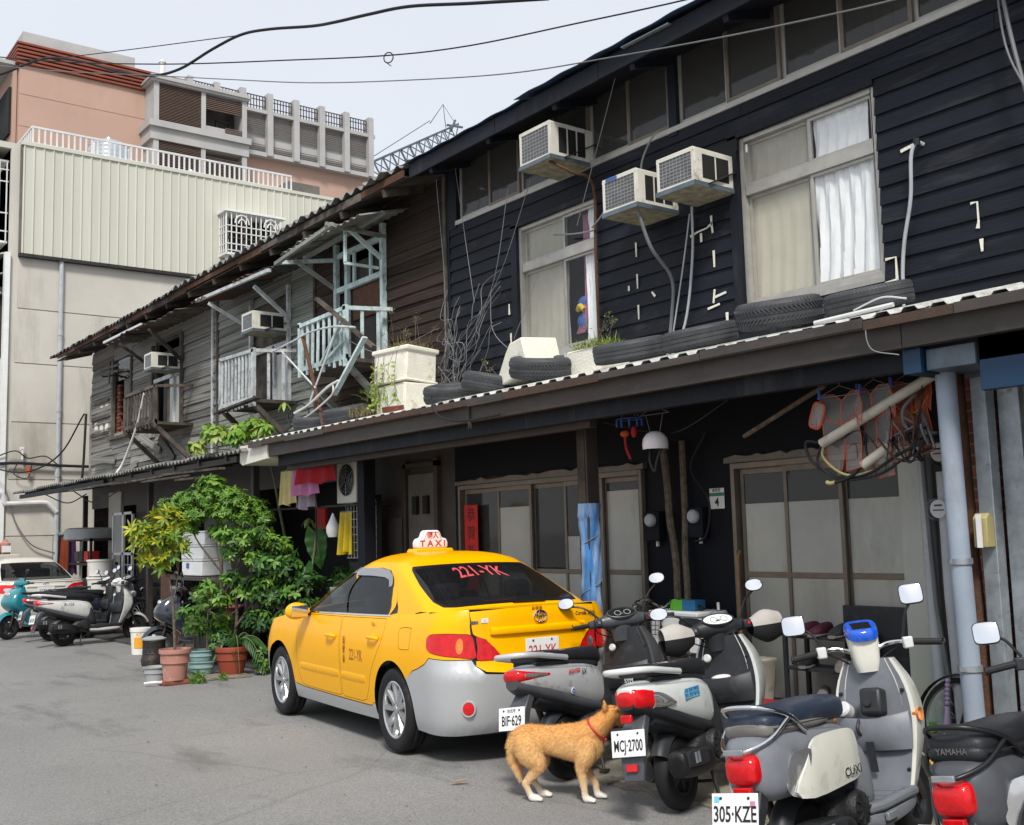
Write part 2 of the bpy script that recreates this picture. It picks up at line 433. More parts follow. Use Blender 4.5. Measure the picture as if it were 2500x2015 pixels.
# == ground
def ground_material():
 m=bpy.data.materials.new("asphalt");m.use_nodes=True
 nt=m.node_tree;N=nt.nodes;L=nt.links;b=N['Principled BSDF']
 tc=N.new('ShaderNodeTexCoord')
 def nz(scale,detail=6,rough=.6,sc=(1,1,1)):
  mp=N.new('ShaderNodeMapping');mp.inputs['Scale'].default_value=sc;L.new(tc.outputs['Object'],mp.inputs[0])
  n=N.new('ShaderNodeTexNoise');n.inputs['Scale'].default_value=scale;n.inputs['Detail'].default_value=detail;n.inputs['Roughness'].default_value=rough
  L.new(mp.outputs[0],n.inputs['Vector']);return n.outputs['Fac']
 def ramp(f,p0,c0,p1,c1):
  r=N.new('ShaderNodeValToRGB');r.color_ramp.elements[0].position=p0;r.color_ramp.elements[1].position=p1
  r.color_ramp.elements[0].color=(*c0,1);r.color_ramp.elements[1].color=(*c1,1);L.new(f,r.inputs[0]);return r.outputs[0]
 def mix(f,a,bb,mode='MIX'):
  x=N.new('ShaderNodeMix');x.data_type='RGBA';x.blend_type=mode
  if isinstance(f,float):x.inputs[0].default_value=f
  else:L.new(f,x.inputs[0])
  for s,v in((6,a),(7,bb)):
   if isinstance(v,tuple):x.inputs[s].default_value=(*v,1)
   else:L.new(v,x.inputs[s])
  return x.outputs[2]
 base=ramp(nz(.35,5),.3,(.205,.201,.194),.7,(.262,.257,.249))
 base=mix(ramp(nz(1.1,7,.65,(1,.35,1)),.56,(0,0,0),.74,(1,1,1)),base,(.112,.109,.104))
 base=mix(ramp(nz(.55,8,.72,(1,.5,1)),.60,(0,0,0),.70,(.35,.35,.35)),base,(.15,.148,.142))
 base=mix(ramp(nz(6,6,.7),.60,(0,0,0),.78,(.6,.6,.6)),base,(.135,.132,.127))
 grain=ramp(nz(75,4,.7),.32,(.62,.62,.62),.70,(1.36,1.35,1.33))
 base=mix(1.0,base,grain,'MULTIPLY')
 v=N.new('ShaderNodeTexVoronoi');v.inputs['Scale'].default_value=5.5;L.new(tc.outputs['Object'],v.inputs['Vector'])
 base=mix(ramp(v.outputs['Distance'],.015,(1,1,1),.03,(0,0,0)),base,(.45,.44,.42))
 vc=N.new('ShaderNodeTexVoronoi');vc.feature='DISTANCE_TO_EDGE';vc.inputs['Scale'].default_value=.42
 wn=N.new('ShaderNodeTexNoise');wn.inputs['Scale'].default_value=1.5;wn.inputs['Detail'].default_value=6
 L.new(tc.outputs['Object'],wn.inputs['Vector'])
 wv=mix(.10,tc.outputs['Object'],wn.outputs['Color']);L.new(wv,vc.inputs['Vector'])
 base=mix(ramp(vc.outputs['Distance'],.002,(.25,.25,.25),.005,(0,0,0)),base,(.08,.078,.075))
 L.new(base,b.inputs['Base Color'])
 b.inputs['Roughness'].default_value=.82;b.inputs['Specular IOR Level'].default_value=.3
 bp=N.new('ShaderNodeBump');bp.inputs['Strength'].default_value=.5;bp.inputs['Distance'].default_value=.006
 L.new(nz(110,3),bp.inputs['Height']);L.new(bp.outputs[0],b.inputs['Normal'])
 _mats['asphalt']=m
ground_material()
g=MB()
def gz(x,y):
 return.012*noise.noise(Vector((x*.45,y*.45,0)))if(abs(x)<9 and-1<y<26)else 0.0
g.sheet(lambda u,v:(lerp(-6,9.5,u),lerp(-2,30,v),gz(lerp(-6,9.5,u),lerp(-2,30,v))-.006),60,110)
structure(g.build('ground','asphalt'))
g=MB()
for(x0,x1,y0,y1)in((-900,-6,-900,900),(9.5,900,-900,900),(-6,9.5,-900,-2),(-6,9.5,30,900)):
 g.add([(x0,y0,-.004),(x1,y0,-.004),(x1,y1,-.004),(x0,y1,-.004)],[(0,1,2,3)])
structure(g.build('ground_beyond','asphalt'))
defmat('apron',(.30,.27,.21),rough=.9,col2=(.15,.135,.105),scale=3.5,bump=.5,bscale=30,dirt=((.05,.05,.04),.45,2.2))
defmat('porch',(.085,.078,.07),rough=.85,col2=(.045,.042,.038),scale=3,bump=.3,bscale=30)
# the concrete strip at the edge of the porch, cracked into slabs
ap=structure(MB().bx(5.02,5.06,-2,6.2,-.02,.012).build('apron_kerb','apron'))
random.seed(3)
yy=-2.0
while yy<6.1:
 w=random.uniform(.9,1.5);y1=min(yy+w,12.6)
 n=9
 edge=[(5.05-.06-.10*random.random(),lerp(yy+.012,y1-.012,k/n))for k in range(n+1)]
 poly=edge+[(5.96,y1-.012),(5.96,yy+.012)]
 MB().prism(poly[::-1],-.03,.010+random.uniform(0,.012)).build('slab','apron',ap,bevel=.006)
 yy=y1
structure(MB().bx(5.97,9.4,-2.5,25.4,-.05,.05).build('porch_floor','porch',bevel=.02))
# == grey building at the end of the street
GB=thing('grey_building','grey concrete building with pale ribbed metal cladding on its top floor','building',(6.25,28,0))
gx,gy=6.25,28.0
def L_(m):m.M=T(-gx,-gy,0);return m
def gbuild(mb,name,mat,parent=GB,**k):
 mb.M=I4
 o=mb.build(name,mat,parent,**k);return o
def GM():return MB(T(-gx,-gy,0))
# wall panels between the cast joints (recessed 2 cm)
zj=[0,1.92,3.27,4.66,6.10,7.45,8.85]
gbuild(GM().bx(6.0,20,28.03,40,0,11.5),'wall','concrete')
for i in range(6):
 x0=6.04+.035*i
 for(a,b_)in((x0,7.2 if i else 7.15),(7.24 if i else 7.19,11.6),(11.64,16)):
  gbuild(GM().bx(a,b_,28.0-.0,28.028,zj[i]+.012,zj[i+1]-.012),'panel','concrete',bevel=.006)
gbuild(GM().bx(5.90,6.02,27.93,28.12,0,8.8),'corner_tile_strip','white_paint')
# cladding: each pressed strip with its standing rib
rb=GM();w=.2285
strip=MB().add([(0,0,0),(.03,-.035,0),(.06,0,0),(w*.5,.004,0),(w,0,0),(0,0,1),(.03,-.035,1),(.06,0,1),(w*.5,.004,1),(w,0,1)],[(0,1,6,5),(1,2,7,6),(2,3,8,7),(3,4,9,8)]).mesh('cladding_strip',20)
for k in range(44):
 o=share('cladding_strip',strip,'clad_green',GB,(6.24-gx+k*w,27.86-gy,8.80),(0,0,0),(1,1,2.74))
gbuild(GM().bx(6.20,16.4,27.82,28.0,11.53,11.62),'coping','clad_green')
gbuild(GM().bx(6.20,16.4,27.84,28.0,8.72,8.80),'drip_edge','dark_steel')
gbuild(GM().bx(6.2,16.4,27.88,28.0,8.78,11.55),'cladding_back','concrete_dark')
# roof railing, turning the corner down the street side
rl=gbuild(GM().bx(6.46,13.5,27.98,28.02,12.06,12.11).bx(6.46,13.5,27.98,28.02,11.66,11.69).bx(6.44,6.48,28.0,34,12.06,12.11),'roof_railing','white_steel')
bal=MB().bx(-.022,.022,-.012,.012,0,.42).mesh('baluster')
for k in range(50):
 share('baluster',bal,'white_steel',rl,(6.48+k*.143-gx,28.0-gy,11.66))
for k in range(30):
 share('baluster',bal,'white_steel',rl,(6.46-gx,28.15+k*.19-gy,11.66),(0,0,PI/2))
gbuild(GM().bx(13.52,14.55,28.3,28.9,11.6,12.05),'rooftop_block','concrete_dark')
gbuild(GM().bx(5.3,6.3,28.05,36,11.45,11.60).bx(5.3,5.36,28.05,36,11.6,12.1),'roof_slab','clad_green')
for k in range(14):gbuild(GM().bx(5.28,5.32,28.1+k*.4,28.12+k*.4,11.6,12.1),'rail_stud','white_steel')
# barred bay window in the cladding
cg=gbuild(GM().bx(11.22,12.98,27.30,27.86,10.54,10.60),'window_cage','white_paint')
gbuild(GM().bx(11.26,12.86,27.36,27.86,9.36,9.42),'cage_floor','white_paint',cg)
gbuild(GM().bx(11.34,12.76,27.84,27.858,9.45,10.5),'window','room_dark',cg)
gbuild(GM().bx(11.95,12.02,27.80,27.838,9.45,10.5).bx(11.34,12.76,27.80,27.838,9.95,9.99),'window_frame','louvre_brown',cg)
for k in range(12):
 gbuild(GM().tube([(11.28+k*.142,27.36,9.40),(11.28+k*.142,27.36,10.55)],.017,6),'bar','white_paint',cg)
for z in(9.48,9.66,9.98,10.16):
 gbuild(GM().tube([(11.28,27.36,z),(12.86,27.36,z)],.017,6).tube([(11.28,27.36,z),(11.28,27.84,z)],.017,6).tube([(12.86,27.36,z),(12.86,27.84,z)],.017,6),'crossbar','white_paint',cg)
for cx in(11.72,12.56):
 for r in(.20,.10):
  gbuild(GM().tube([(cx+r*math.cos(a),27.345,10.24+r*1.2*math.sin(a))for a in[PI*k/12 for k in range(13)]],.02,6),'arch_bar','white_paint',cg)
for k in range(4):gbuild(GM().tube([(11.28,27.42+k*.13,9.40),(11.28,27.42+k*.13,10.55)],.014,6),'bar','white_paint',cg)
gbuild(GM().bar((11.4,27.86,8.95),(11.32,27.45,9.36),.03,.03),'bracket','white_paint',cg)
# pipes
gbuild(GM().tube([(7.21,27.93,8.72),(7.21,27.93,0)],.055,10),'downpipe','pvc_grey')
for z in(6.9,5.0,3.4,2.0):gbuild(GM().lathe([(.066,-.06),(.066,.06)],10,T(7.21,27.93,z)),'pipe_collar','pvc_grey')
gbuild(GM().tube(spline([(5.7,27.9,2.95),(5.95,27.9,2.93),(6.02,27.9,2.72),(6.1,27.9,2.69),(6.5,27.9,2.70),(6.92,27.9,2.71),(7.05,27.9,2.64),(7.2,27.9,2.48)],4),.06,10),'drain_pipe','white_steel')
gbuild(GM().tube(spline([(6.05,27.9,3.0),(6.25,27.9,2.3),(6.6,27.9,1.75),(7.0,27.9,1.55),(7.4,27.9,1.45)],6),.016,6),'hose','cable_grey')
gbuild(GM().tube(spline([(5.5,27.9,3.62),(6.3,27.88,3.66),(7.2,27.88,3.62),(8.2,27.9,3.6)],5),.035,6).tube(spline([(5.6,27.9,3.7),(6.2,27.85,3.95),(6.5,27.86,3.78),(6.9,27.88,3.84),(7.2,27.88,3.64)],5),.014,6).tube(spline([(6.3,27.9,3.7),(6.2,27.85,3.4),(6.5,27.85,3.3),(6.6,27.86,3.62)],5),.012,6),'cable_bundle','cable')
gbuild(GM().bx(6.32,6.42,27.86,27.9,3.98,4.05).bx(6.36,6.40,27.86,27.9,3.75,4.0),'junction_box','white_paint')
gbuild(GM().bx(6.46,6.56,27.84,27.87,3.42,3.56),'tag','trim_orange')
# street side: receding facade at the far left with caged balconies
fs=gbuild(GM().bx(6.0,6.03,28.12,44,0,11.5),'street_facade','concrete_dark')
for z0,z1,yc0 in((9.15,11.15,28.25),(5.1,6.2,28.4)):
 cgf=gbuild(GM().bx(5.25,6.0,yc0,yc0+3,z0-.05,z0).bx(5.25,6.0,yc0,yc0+3,z1,z1+.05),'balcony_cage','white_paint',fs)
for z0,z1,yc0 in((9.15,11.15,28.25),(5.1,6.2,28.4)):
 for k in range(5):gbuild(GM().tube([(5.28+k*.17,yc0,z0),(5.28+k*.17,yc0,z1)],.018,6),'bar','white_paint',GB)
 for k in range(12):gbuild(GM().tube([(5.28,yc0+k*.25,z0),(5.28,yc0+k*.25,z1)],.018,6),'bar','white_paint',GB)
 for z in(.12,.35,.75,.9):gbuild(GM().tube([(6.0,yc0,lerp(z0,z1,z)),(5.28,yc0,lerp(z0,z1,z)),(5.28,yc0+3,lerp(z0,z1,z))],.018,6),'crossbar','white_paint',GB)
for z,m in((11.3,'clad_green'),(8.6,'clad_green'),(8.1,'galv'),(7.6,'alu_brown'),(4.5,'clad_green'),(3.6,'alu_brown')):
 gbuild(GM().add([(6.0,28.15,z+.25),(4.9,28.15,z-.1),(4.9,32,z-.1),(6.0,32,z+.25)],[(0,1,2,3)]),'awning',m,GB,solid=.03)
for z in(8.35,4.2,3.0):gbuild(GM().bar((6.0,28.2,z-.6),(5.0,28.2,z-.05),.04,.04),'awning_strut','clad_green',GB)
gbuild(GM().bx(5.7,5.98,28.3,31,6.4,8.0).bx(5.7,5.98,28.3,31,3.8,4.9).bx(5.8,5.98,28.3,31,.4,2.8),'window_recess','room_grey',GB)
def tank(x,y,z,r,h,label):
 t=thing('water_tank',label,'water tank',(x,y,z),group='rooftop water tanks')
 prof=[(r,0)]
 n=7
 for k in range(n):
  z0=h*(k+.1)/n;z1=h*(k+.9)/n;zc=h*(k+.5)/n
  prof+=[(r,z0),(r*1.02,zc),(r,z1)]
 MB().lathe(prof,24).build('shell','tank_steel',t)
 MB().lathe([(r*1.01,h),(r*.85,h+.12),(r*.4,h+.2),(.1,h+.22),(.08,h+.30),(0,h+.30)],24).build('lid','tank_steel',t)
 for k in range(3):MB().bx(-.03,.03,r*1.0,r*1.05,-.4,h,RZ(k*2.1)).build('strut','white_steel',t)
tank(8.75,29.4,11.6,.52,.80,'round steel water tank, the tallest on the grey roof')
tank(9.75,29.5,11.2,.50,.62,'steel water tank mostly hidden behind roof railing, between two others')
tank(11.05,29.4,11.2,.55,.72,'low steel water tank at the right of the three on the roof')
defmat('louvre_grey',(.26,.235,.22),rough=.6,var=.1,scale=2)
# == pink apartment tower behind
PB=thing('pink_building','pink tiled apartment tower with red finned parapet and grey louvred balconies','building',(10.06,46,0))
px0,py0=10.06,46.0
def PM():return MB(T(-px0,-py0,0))
def pb(mb,name,mat,parent=PB,**k):return mb.build(name,mat,parent,**k)
pb(PM().bx(10.08,19.4,46.0,60,0,21.35),'wall','pink_tile')
pb(PM().bx(19.4,26.5,46.0,60,0,19.4),'wall','pink_tile')
pb(PM().bx(10.2,14.8,46.15,56,22.2,22.85),'rooftop_parapet','grey_render')
pb(PM().bx(10.05,17.0,46.05,60,21.35,22.28),'parapet_core','red_fin')
for k in range(6):
 z=21.36+k*.165
 pb(PM().bx(9.93,17.03,45.86,60,z,z+.095),'fin','red_fin',bevel=.012)
 # tile joints as recessed bands on the pink face
for z in(20.1,18.75,17.4):pb(PM().bx(10.1,15.2,45.985,46.0,z,z+.03),'tile_course','pink_tile')
# balcony block
B=pb(PM().bx(15.05,19.5,44.7,46.1,21.42,21.72).bx(14.98,19.52,44.62,46.1,21.52,21.60).bx(15.05,19.5,44.75,46.1,18.85,19.5).bx(14.95,19.55,44.6,46.1,19.38,19.66),'balcony_block','grey_render')
pb(PM().bx(15.2,15.42,44.8,46.05,16,21.5).bx(17.3,17.5,44.8,46.05,16,21.5).bx(19.2,19.42,44.8,46.05,16,21.5),'pillars','grey_render',B)
pb(PM().bx(15.4,19.3,45.7,45.9,16,21.45),'balcony_back','room_grey',B)
pb(PM().bx(17.5,19.2,44.85,44.95,19.6,19.95),'balcony_parapet','grey_render',B)
for k in range(26):pb(PM().bx(15.42,17.3,44.84,44.92,19.68+k*.068,19.705+k*.068),'louvre','louvre_brown',B)
for k in range(7):pb(PM().bx(17.5,19.2,44.84,44.92,20.72+k*.085,20.76+k*.085),'louvre','louvre_brown',B)
for k in range(5):pb(PM().bx(18.4,19.2,44.8,44.84,19.62+k*.085,19.66+k*.085),'louvre','louvre_brown',B)
for k in range(16):pb(PM().bx(15.42,17.3,44.84,44.92,17.8+k*.068,17.825+k*.068).bx(17.5,19.2,44.84,44.92,17.5+k*.068,17.525+k*.068),'louvre','louvre_brown',B)
pb(PM().bx(18.3,18.36,45.6,45.7,19.9,20.6).bx(18.9,18.96,45.6,45.7,19.9,20.6).bx(18.3,18.96,45.6,45.7,20.55,20.62),'balcony_door','rail_dark',B)
# colonnade with louvred bays and roof railing
Cn=pb(PM().bx(19.4,26.5,45.55,46.0,21.40,21.56).bx(19.4,26.4,45.6,46.0,19.36,19.56),'colonnade','grey_render')
nb=5;bw=(26.25-19.55)/nb
for k in range(nb+1):
 x=19.55+k*bw
 pb(PM().bx(x-.14,x+.14,45.5,46.0,19.4,22.4),'column','grey_render',Cn)
for x in(17.1,18.35):
 pb(PM().bx(x-.13,x+.13,45.6,46.0,21.7,22.4),'column','grey_render',Cn)
pb(PM().bx(19.5,26.3,45.86,45.98,19.5,21.42),'bay_wall','grey_render',Cn)
for b in range(nb):
 x0=19.55+b*bw+.16;x1=x0+bw-.32
 for k in range(10):pb(PM().bx(x0,x1,45.74,45.80,20.48+k*.088,20.50+k*.088),'louvre','louvre_grey',Cn)
 for k in range(5):pb(PM().bx(x0,x1,45.74,45.80,19.6+k*.085,19.622+k*.085),'louvre','louvre_grey',Cn)
rails=[(17.25,18.2),(18.5,19.4)]+[(19.55+b*bw+.16,19.55+(b+1)*bw-.16)for b in range(nb)]
for(x0,x1)in rails:
 m=PM().bx(x0,x1,45.7,45.74,22.24,22.28).bx(x0,x1,45.7,45.74,22.06,22.09).bx(x0,x1,45.7,45.74,21.75,21.78)
 n=int((x1-x0)/.13)
 for k in range(n+1):m.bx(lerp(x0,x1,k/n)-.018,lerp(x0,x1,k/n)+.018,45.7,45.74,21.6,22.24)
 pb(m,'roof_railing','rail_dark',Cn)
pb(PM().bx(19.8,26.2,46.4,46.7,21.5,21.85),'roof_planter','louvre_brown',Cn)
pb(PM().tube([(15.75,45.4,21.6),(15.75,45.4,22.62)],.13,12).lathe([(.16,0),(.16,.1),(0,.14)],12,T(15.75,45.4,22.58)),'vent_pipe','white_paint')
# street side of the tower, receding at the left edge
SF=pb(PM().bx(9.9,10.05,46.3,60,0,21.3),'street_facade','pink_tile')
for z in(19.4,16.2):
 pb(PM().bx(8.9,10.0,47.2,52,z-1.2,z-1.0).bx(8.9,9.0,47.2,52,z-1.0,z-.2),'balcony','grey_render',SF)
 pb(PM().bx(9.8,9.89,46.5,50,z-.9,z+1.1),'window','room_dark',SF)
pb(PM().bx(8.9,10.1,46.2,58,21.35,21.5),'cornice','grey_render',SF)
# crane jib far off to the right of the tower
CR=thing('crane_jib','grey lattice crane jib rising behind the corrugated roof edge','crane',(34.0,60,25.2))
def truss(a,b,n,w0,w1):
 a=Vector(a);b=Vector(b)
 m=MB(T(-34.0,-60,-25.2));d=(b-a).normalized()
 s=Vector((-d.z,0,d.x));q=Vector((0,1,0))
 def cor(t,i):
  w=lerp(w0,w1,t);c=a.lerp(b,t)
  return c+s*(w if i in(0,1)else-w)+q*(w if i in(1,2)else-w)
 for i in range(4):m.bar(cor(0,i),cor(1,i),.09,.09)
 for k in range(n):
  t0,t1=k/n,(k+1)/n
  for i in range(4):
   j=(i+1)%4
   m.bar(cor(t0,i),cor(t1,j),.055,.055);m.bar(cor(t0,j),cor(t0,i),.05,.05)
 return m
truss((34.0,60,25.0),(41.5,60,29.6),11,.55,.38).build('jib','steel_grey',CR)
MB(T(-34.0,-60,-25.2)).bar((34.1,60,18),(34.1,60,25.4),.5,.5).bar((34.3,60,26.4),(34.1,60,24),.1,.1).build('mast','steel_grey',CR)
MB(T(-34.0,-60,-25.2)).tube([(39.2,60,29.6),(40.3,60,31.2),(40.5,60,29.6)],.035,5).tube([(34.2,60,26.0),(39.2,60,29.8)],.03,5).tube([(40.3,60,31.2),(41.5,60,29.8)],.02,4).bar((40.9,60,29.4),(41.3,60,30.3),.12,.12).bar((40.6,60,29.8),(41.9,60,29.9),.12,.12).build('rigging','steel_grey',CR)
# == the two timber row houses
WX=7.2
def cut_rows(z0,z1,pitch,y0,y1,holes,seed=0,joint=None):
 """rows of boards between y0..y1 broken by holes [(ya, yb, za, zb)]"""
 rnd=random.Random(seed);out=[]
 z=z0
 while z<z1-.02:
  h=min(pitch,z1-z);zc=z+h*.5
  segs=[(y0,y1)]
  for(a,b,c,d)in holes:
   if c<zc<d:
    ns=[]
    for(p,q)in segs:
     if b<=p or a>=q:ns.append((p,q));continue
     if a>p:ns.append((p,a))
     if b<q:ns.append((b,q))
    segs=ns
  fin_=[]
  for(p,q)in segs:
   while joint and q-p>joint*1.5:
    k=p+rnd.uniform(joint*.7,joint*1.2);fin_.append((p,k));p=k
   fin_.append((p,q))
  out.append((z,h,fin_));z+=pitch
 return out
def board_mesh(name,warp=0.,seed=0,n=1):
 """1 m long (along y), 1 unit high lapped board; lower edge proud"""
 rnd=random.Random(seed);m=MB()
 ph=[rnd.uniform(0,6)for _ in range(4)]
 rings=[]
 for i in range(n+1):
  t=i/n
  w=warp*(math.sin(t*5+ph[0])+.6*math.sin(t*11+ph[1]));u=warp*.5*(math.sin(t*7+ph[2]))
  rings.append([(-.028+u,t,0+w),(-.004+u,t,0+w),(.006,t,1.08),(-.008+u*.3,t,1.08+w)])
 m.loft(rings)
 return m.mesh(name,25)
class House:
 pass
BH=thing('black_timber_house','two-storey timber house clad in black-painted horizontal boards, nearest the camera','house',(WX,6.5,0))
def BM():return MB(T(-WX,-6.5,0))
def bb(mb,name,mat,parent=None,**k):return mb.build(name,mat,parent or BH,**k)
bwins=[(4.73,6.11,3.53,5.04),(7.98,9.29,3.52,5.02)]
bholes=bwins+[(-3,10.46,5.37,6.6)]
bmesh_=board_mesh('board',.004,1,6)
back=BM()
for z,h,segs in cut_rows(3.06,6.3,.1445,-2.6,10.60,bholes,5,3.4):
 for(a,b)in segs:
  back.bx(WX+.008,WX+.05,a,b,z,z+h+.0005)
  o=share('board',bmesh_,'black_board',BH,(0,a+.002-6.5,z),(random.Random(a*7+z).uniform(-.0012,.0012),0,0),(1,b-a-.004,h))
bb(back,'wall','black_wall')
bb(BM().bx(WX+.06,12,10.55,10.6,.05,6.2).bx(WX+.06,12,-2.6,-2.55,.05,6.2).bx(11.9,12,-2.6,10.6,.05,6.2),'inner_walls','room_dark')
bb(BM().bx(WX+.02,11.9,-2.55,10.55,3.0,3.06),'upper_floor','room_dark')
bb(BM().bx(WX-.03,WX+.02,10.60,10.66,3.0,6.25),'corner_board','black_board')
def window(parent,y0,y1,z0,z1,ym,zt,curtains,rec=.06):
 """four-light sliding window in a bare aluminium frame; curtains: list of 4 specs"""
 O=parent.location
 def M():return MB(T(-O.x,-O.y,-O.z))
 x=WX+rec
 fr=M().bx(x-.05,x+.05,y0,y0+.045,z0,z1).bx(x-.05,x+.05,y1-.045,y1,z0,z1).bx(x-.05,x+.05,y0+.045,y1-.045,z1-.04,z1).bx(x-.05,x+.05,y0+.045,y1-.045,z0,z0+.055).bx(x-.045,x+.045,y0+.045,y1-.045,zt-.05,zt+.05)
 w=fr.build('window','alu',parent,bevel=.004)
 lites=[(y0+.045,ym,z0+.055,zt-.05),(ym,y1-.045,z0+.055,zt-.05),(y0+.045,ym,zt+.05,z1-.04),(ym,y1-.045,zt+.05,z1-.04)]
 for i,(a,b,c,d)in enumerate(lites):
  xo=x+(.012 if i%2 else-.012)
  s=.028
  M().bx(xo-.012,xo+.012,a,a+s,c,d).bx(xo-.012,xo+.012,b-s,b,c,d).bx(xo-.012,xo+.012,a+s,b-s,c,c+s).bx(xo-.012,xo+.012,a+s,b-s,d-s,d).build('sash','alu',w,bevel=.002)
  M().bx(xo-.002,xo+.002,a+s,b-s,c+s,d-s).build('pane','win_glass' if curtains[i]is None or curtains[i][1]else 'win_frost',w)
  for spec in(curtains[i]or())if not isinstance(curtains[i],tuple)else(curtains[i],):
   mat,_,f0,f1,wav=spec
   cy0=lerp(a,b,f0);cy1=lerp(a,b,f1)
   sd=random.Random(i*3+y0).uniform(0,9)
   def cf(u,v):
    yy=lerp(cy0,cy1,u);zz=lerp(c,d+.02,v)
    return(xo+.030+wav*math.sin(u*34+sd+1.5*math.sin(v*3))*(.35+.65*(1-v))+.3*wav*math.sin(u*80+v*9),yy+.25*wav*math.sin(v*6+u*3),zz)
   M().sheet(cf,40,12).build('curtain',mat,w,solid=.002)
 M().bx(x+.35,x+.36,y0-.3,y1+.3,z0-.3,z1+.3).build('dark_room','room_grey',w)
 return w
glassmat('win_glass',(.99,.99,.99),.02,.02)
glassmat('win_frost',(.97,.97,.94),.12,.22,(.62,.59,.52))
glassmat('dark_glass',(.55,.56,.57),.05,.26,(.17,.165,.155))  # grey diffuse layer paints in reflection along with dust
w1=window(BH,4.73,6.11,3.53,5.04,5.40,4.57,[('curtain',True,.0,.97,.022),('curtain_cream',False,0,1,.008),('curtain',True,.12,.95,.012),('curtain_dark',False,0,1,.016)])
w2=window(BH,7.98,9.29,3.52,5.02,8.56,4.56,[('curtain',True,.0,.42,.02),('curtain_dark',False,0,1,.012),('curtain',True,0,.30,.02),('curtain_dark',False,0,1,.012)])
def BB():return MB(T(-WX,-6.5,0))
def swag(u,v):
 zz=lerp(3.72,4.96,v);k=max(0,(.35-v)/.35)
 return(WX+.16+.012*math.sin(u*25),8.24+.13*u+.16*k*k,zz)
bb(BB().sheet(swag,20,20),'curtain','curtain_pink',w2,solid=.002)
bb(BB().ball((WX+.19,8.44,3.84),.05,.10,.10,12,8),'laundry','cloth_blue',w2)
bb(BB().tube(spline([(WX+.16,8.50,3.97),(WX+.14,8.44,4.0),(WX+.14,8.38,3.95)],5),.03,8),'laundry','cloth_yellow',w2)
bb(BB().ball((WX+.19,8.42,4.04),.05,.10,.07,12,8),'laundry','cloth_blue',w2)
for(a,b,c,d)in bwins:
 bb(BB().bx(WX-.03,WX+.02,b+.002,b+.10,c-.02,d+.03).bx(WX-.03,WX+.02,a-.002,b+.10,d+.004,d+.06),'window_casing','black_board')
bb(BB().bx(WX-.02,WX+.12,7.98,9.29,3.47,3.515),'sill','alu',w2)
bb(BB().bx(WX-.02,WX+.12,4.73,6.11,3.49,3.528),'sill','alu',w1)
# clerestory: a band of sliding windows under the eave
posts=[10.42,9.80,9.22,8.63,8.05,7.47,6.90,6.20,5.60,5.00,4.36,3.72,3.1,2.48,1.86,1.2,.6,0,-.6,-1.2,-1.8,-2.4]
bb(BB().bx(WX-.035,WX+.06,-2.5,10.46,5.335,5.385),'clerestory_sill','alu')
for i in range(len(posts)-1):
 b,a=posts[i],posts[i+1]
 if abs(b-6.90)<.01:b-=.10
 xo=WX+(.0 if i%2 else.03)
 fw=.035
 if i==3 or i==4:pass
 w=bb(BB().bx(xo-.015,xo+.02,a,a+fw,5.39,6.2).bx(xo-.015,xo+.02,b-fw,b-.001,5.39,6.2).bx(xo-.015,xo+.02,a+fw,b-fw,5.39,5.43).bx(xo-.015,xo+.02,a+fw,b-fw,6.14,6.2),'clerestory_window','alu' if i%2==0 else 'alu_brown')
 bb(BB().bx(xo,xo+.004,a+fw,b-fw,5.43,6.14),'pane','dark_glass',w)
 if i in(1,8):
  bb(BB().bx(xo+.10,xo+.12,a+.02,b-.05,5.4,5.62),'clutter','curtain_dark',w)
 if i==9:
  bb(BB().bx(xo+.10,xo+.13,a+.02,a+.22,5.4,6.1),'blind','frosted',w)
  bb(BB().bx(xo+.10,xo+.13,a+.24,a+.40,5.4,6.1),'blind','terracotta_pale',w)
bb(BB().bx(WX-.03,WX+.05,6.80,6.90,5.3,6.2),'post','black_board')
bb(BB().bx(WX-.03,WX+.05,10.44,10.6,5.3,6.2),'post','black_board')
bb(BB().bx(WX+.5,WX+.52,-2.5,10.5,5.2,6.3),'attic_back','room_grey')
# roof: tin sheets with a step, timber fascia and soffit
EX=6.6
def roof_sheet(y0,y1,z,x0,x1,rise,pitch,amp,thick=.006,jag=0.,seed=0,res=6):
 rnd=random.Random(seed);m=MB(T(-WX,-6.5,0))
 n=max(2,int((y1-y0)/pitch*res));rows=5
 jg=[rnd.uniform(-jag,jag)for _ in range(n//res+3)]
 vs=[];fs=[]
 for lay in range(2):
  for i in range(n+1):
   y=lerp(y0,y1,i/n);w=amp*math.cos(2*PI*(y-y0)/pitch)
   for j in range(rows+1):
    t=j/rows
    xx=lerp(x0+jg[i//res],x1,t)
    vs.append((xx,y,z+(xx-x0)*rise+w+(0 if lay==0 else-thick)))
 k=rows+1;off=(n+1)*k
 for i in range(n):
  for j in range(rows):
   a=i*k+j
   fs.append((a,a+k,a+k+1,a+1));fs.append((off+a,off+a+1,off+a+k+1,off+a+k))
  a=i*k;fs.append((a,off+a,off+a+k,a+k));a=i*k+rows;fs.append((a,a+k,off+a+k,off+a))
 for j in range(rows):
  fs.append((j,j+1,off+j+1,off+j));a=n*k+j;fs.append((a,off+a,off+a+1,a+1))
 return m.add(vs,fs)
RS=.30
roof=bb(roof_sheet(-2.8,8.45,6.065,EX-.06,10.2,RS,.5,.006),'roof','roof_blue')
bb(roof_sheet(8.40,10.75,6.045,EX-.02,10.2,RS,.5,.006),'roof_sheet','roof_blue',roof)
bb(BB().add([(10.2,-2.8,6.09+3.62*RS),(14,-2.8,6.0),(14,10.75,6.0),(10.2,10.75,6.09+3.62*RS)],[(0,1,2,3)]),'back_slope','roof_blue',roof,solid=.03)
yy=-2.8
rnd=random.Random(9)
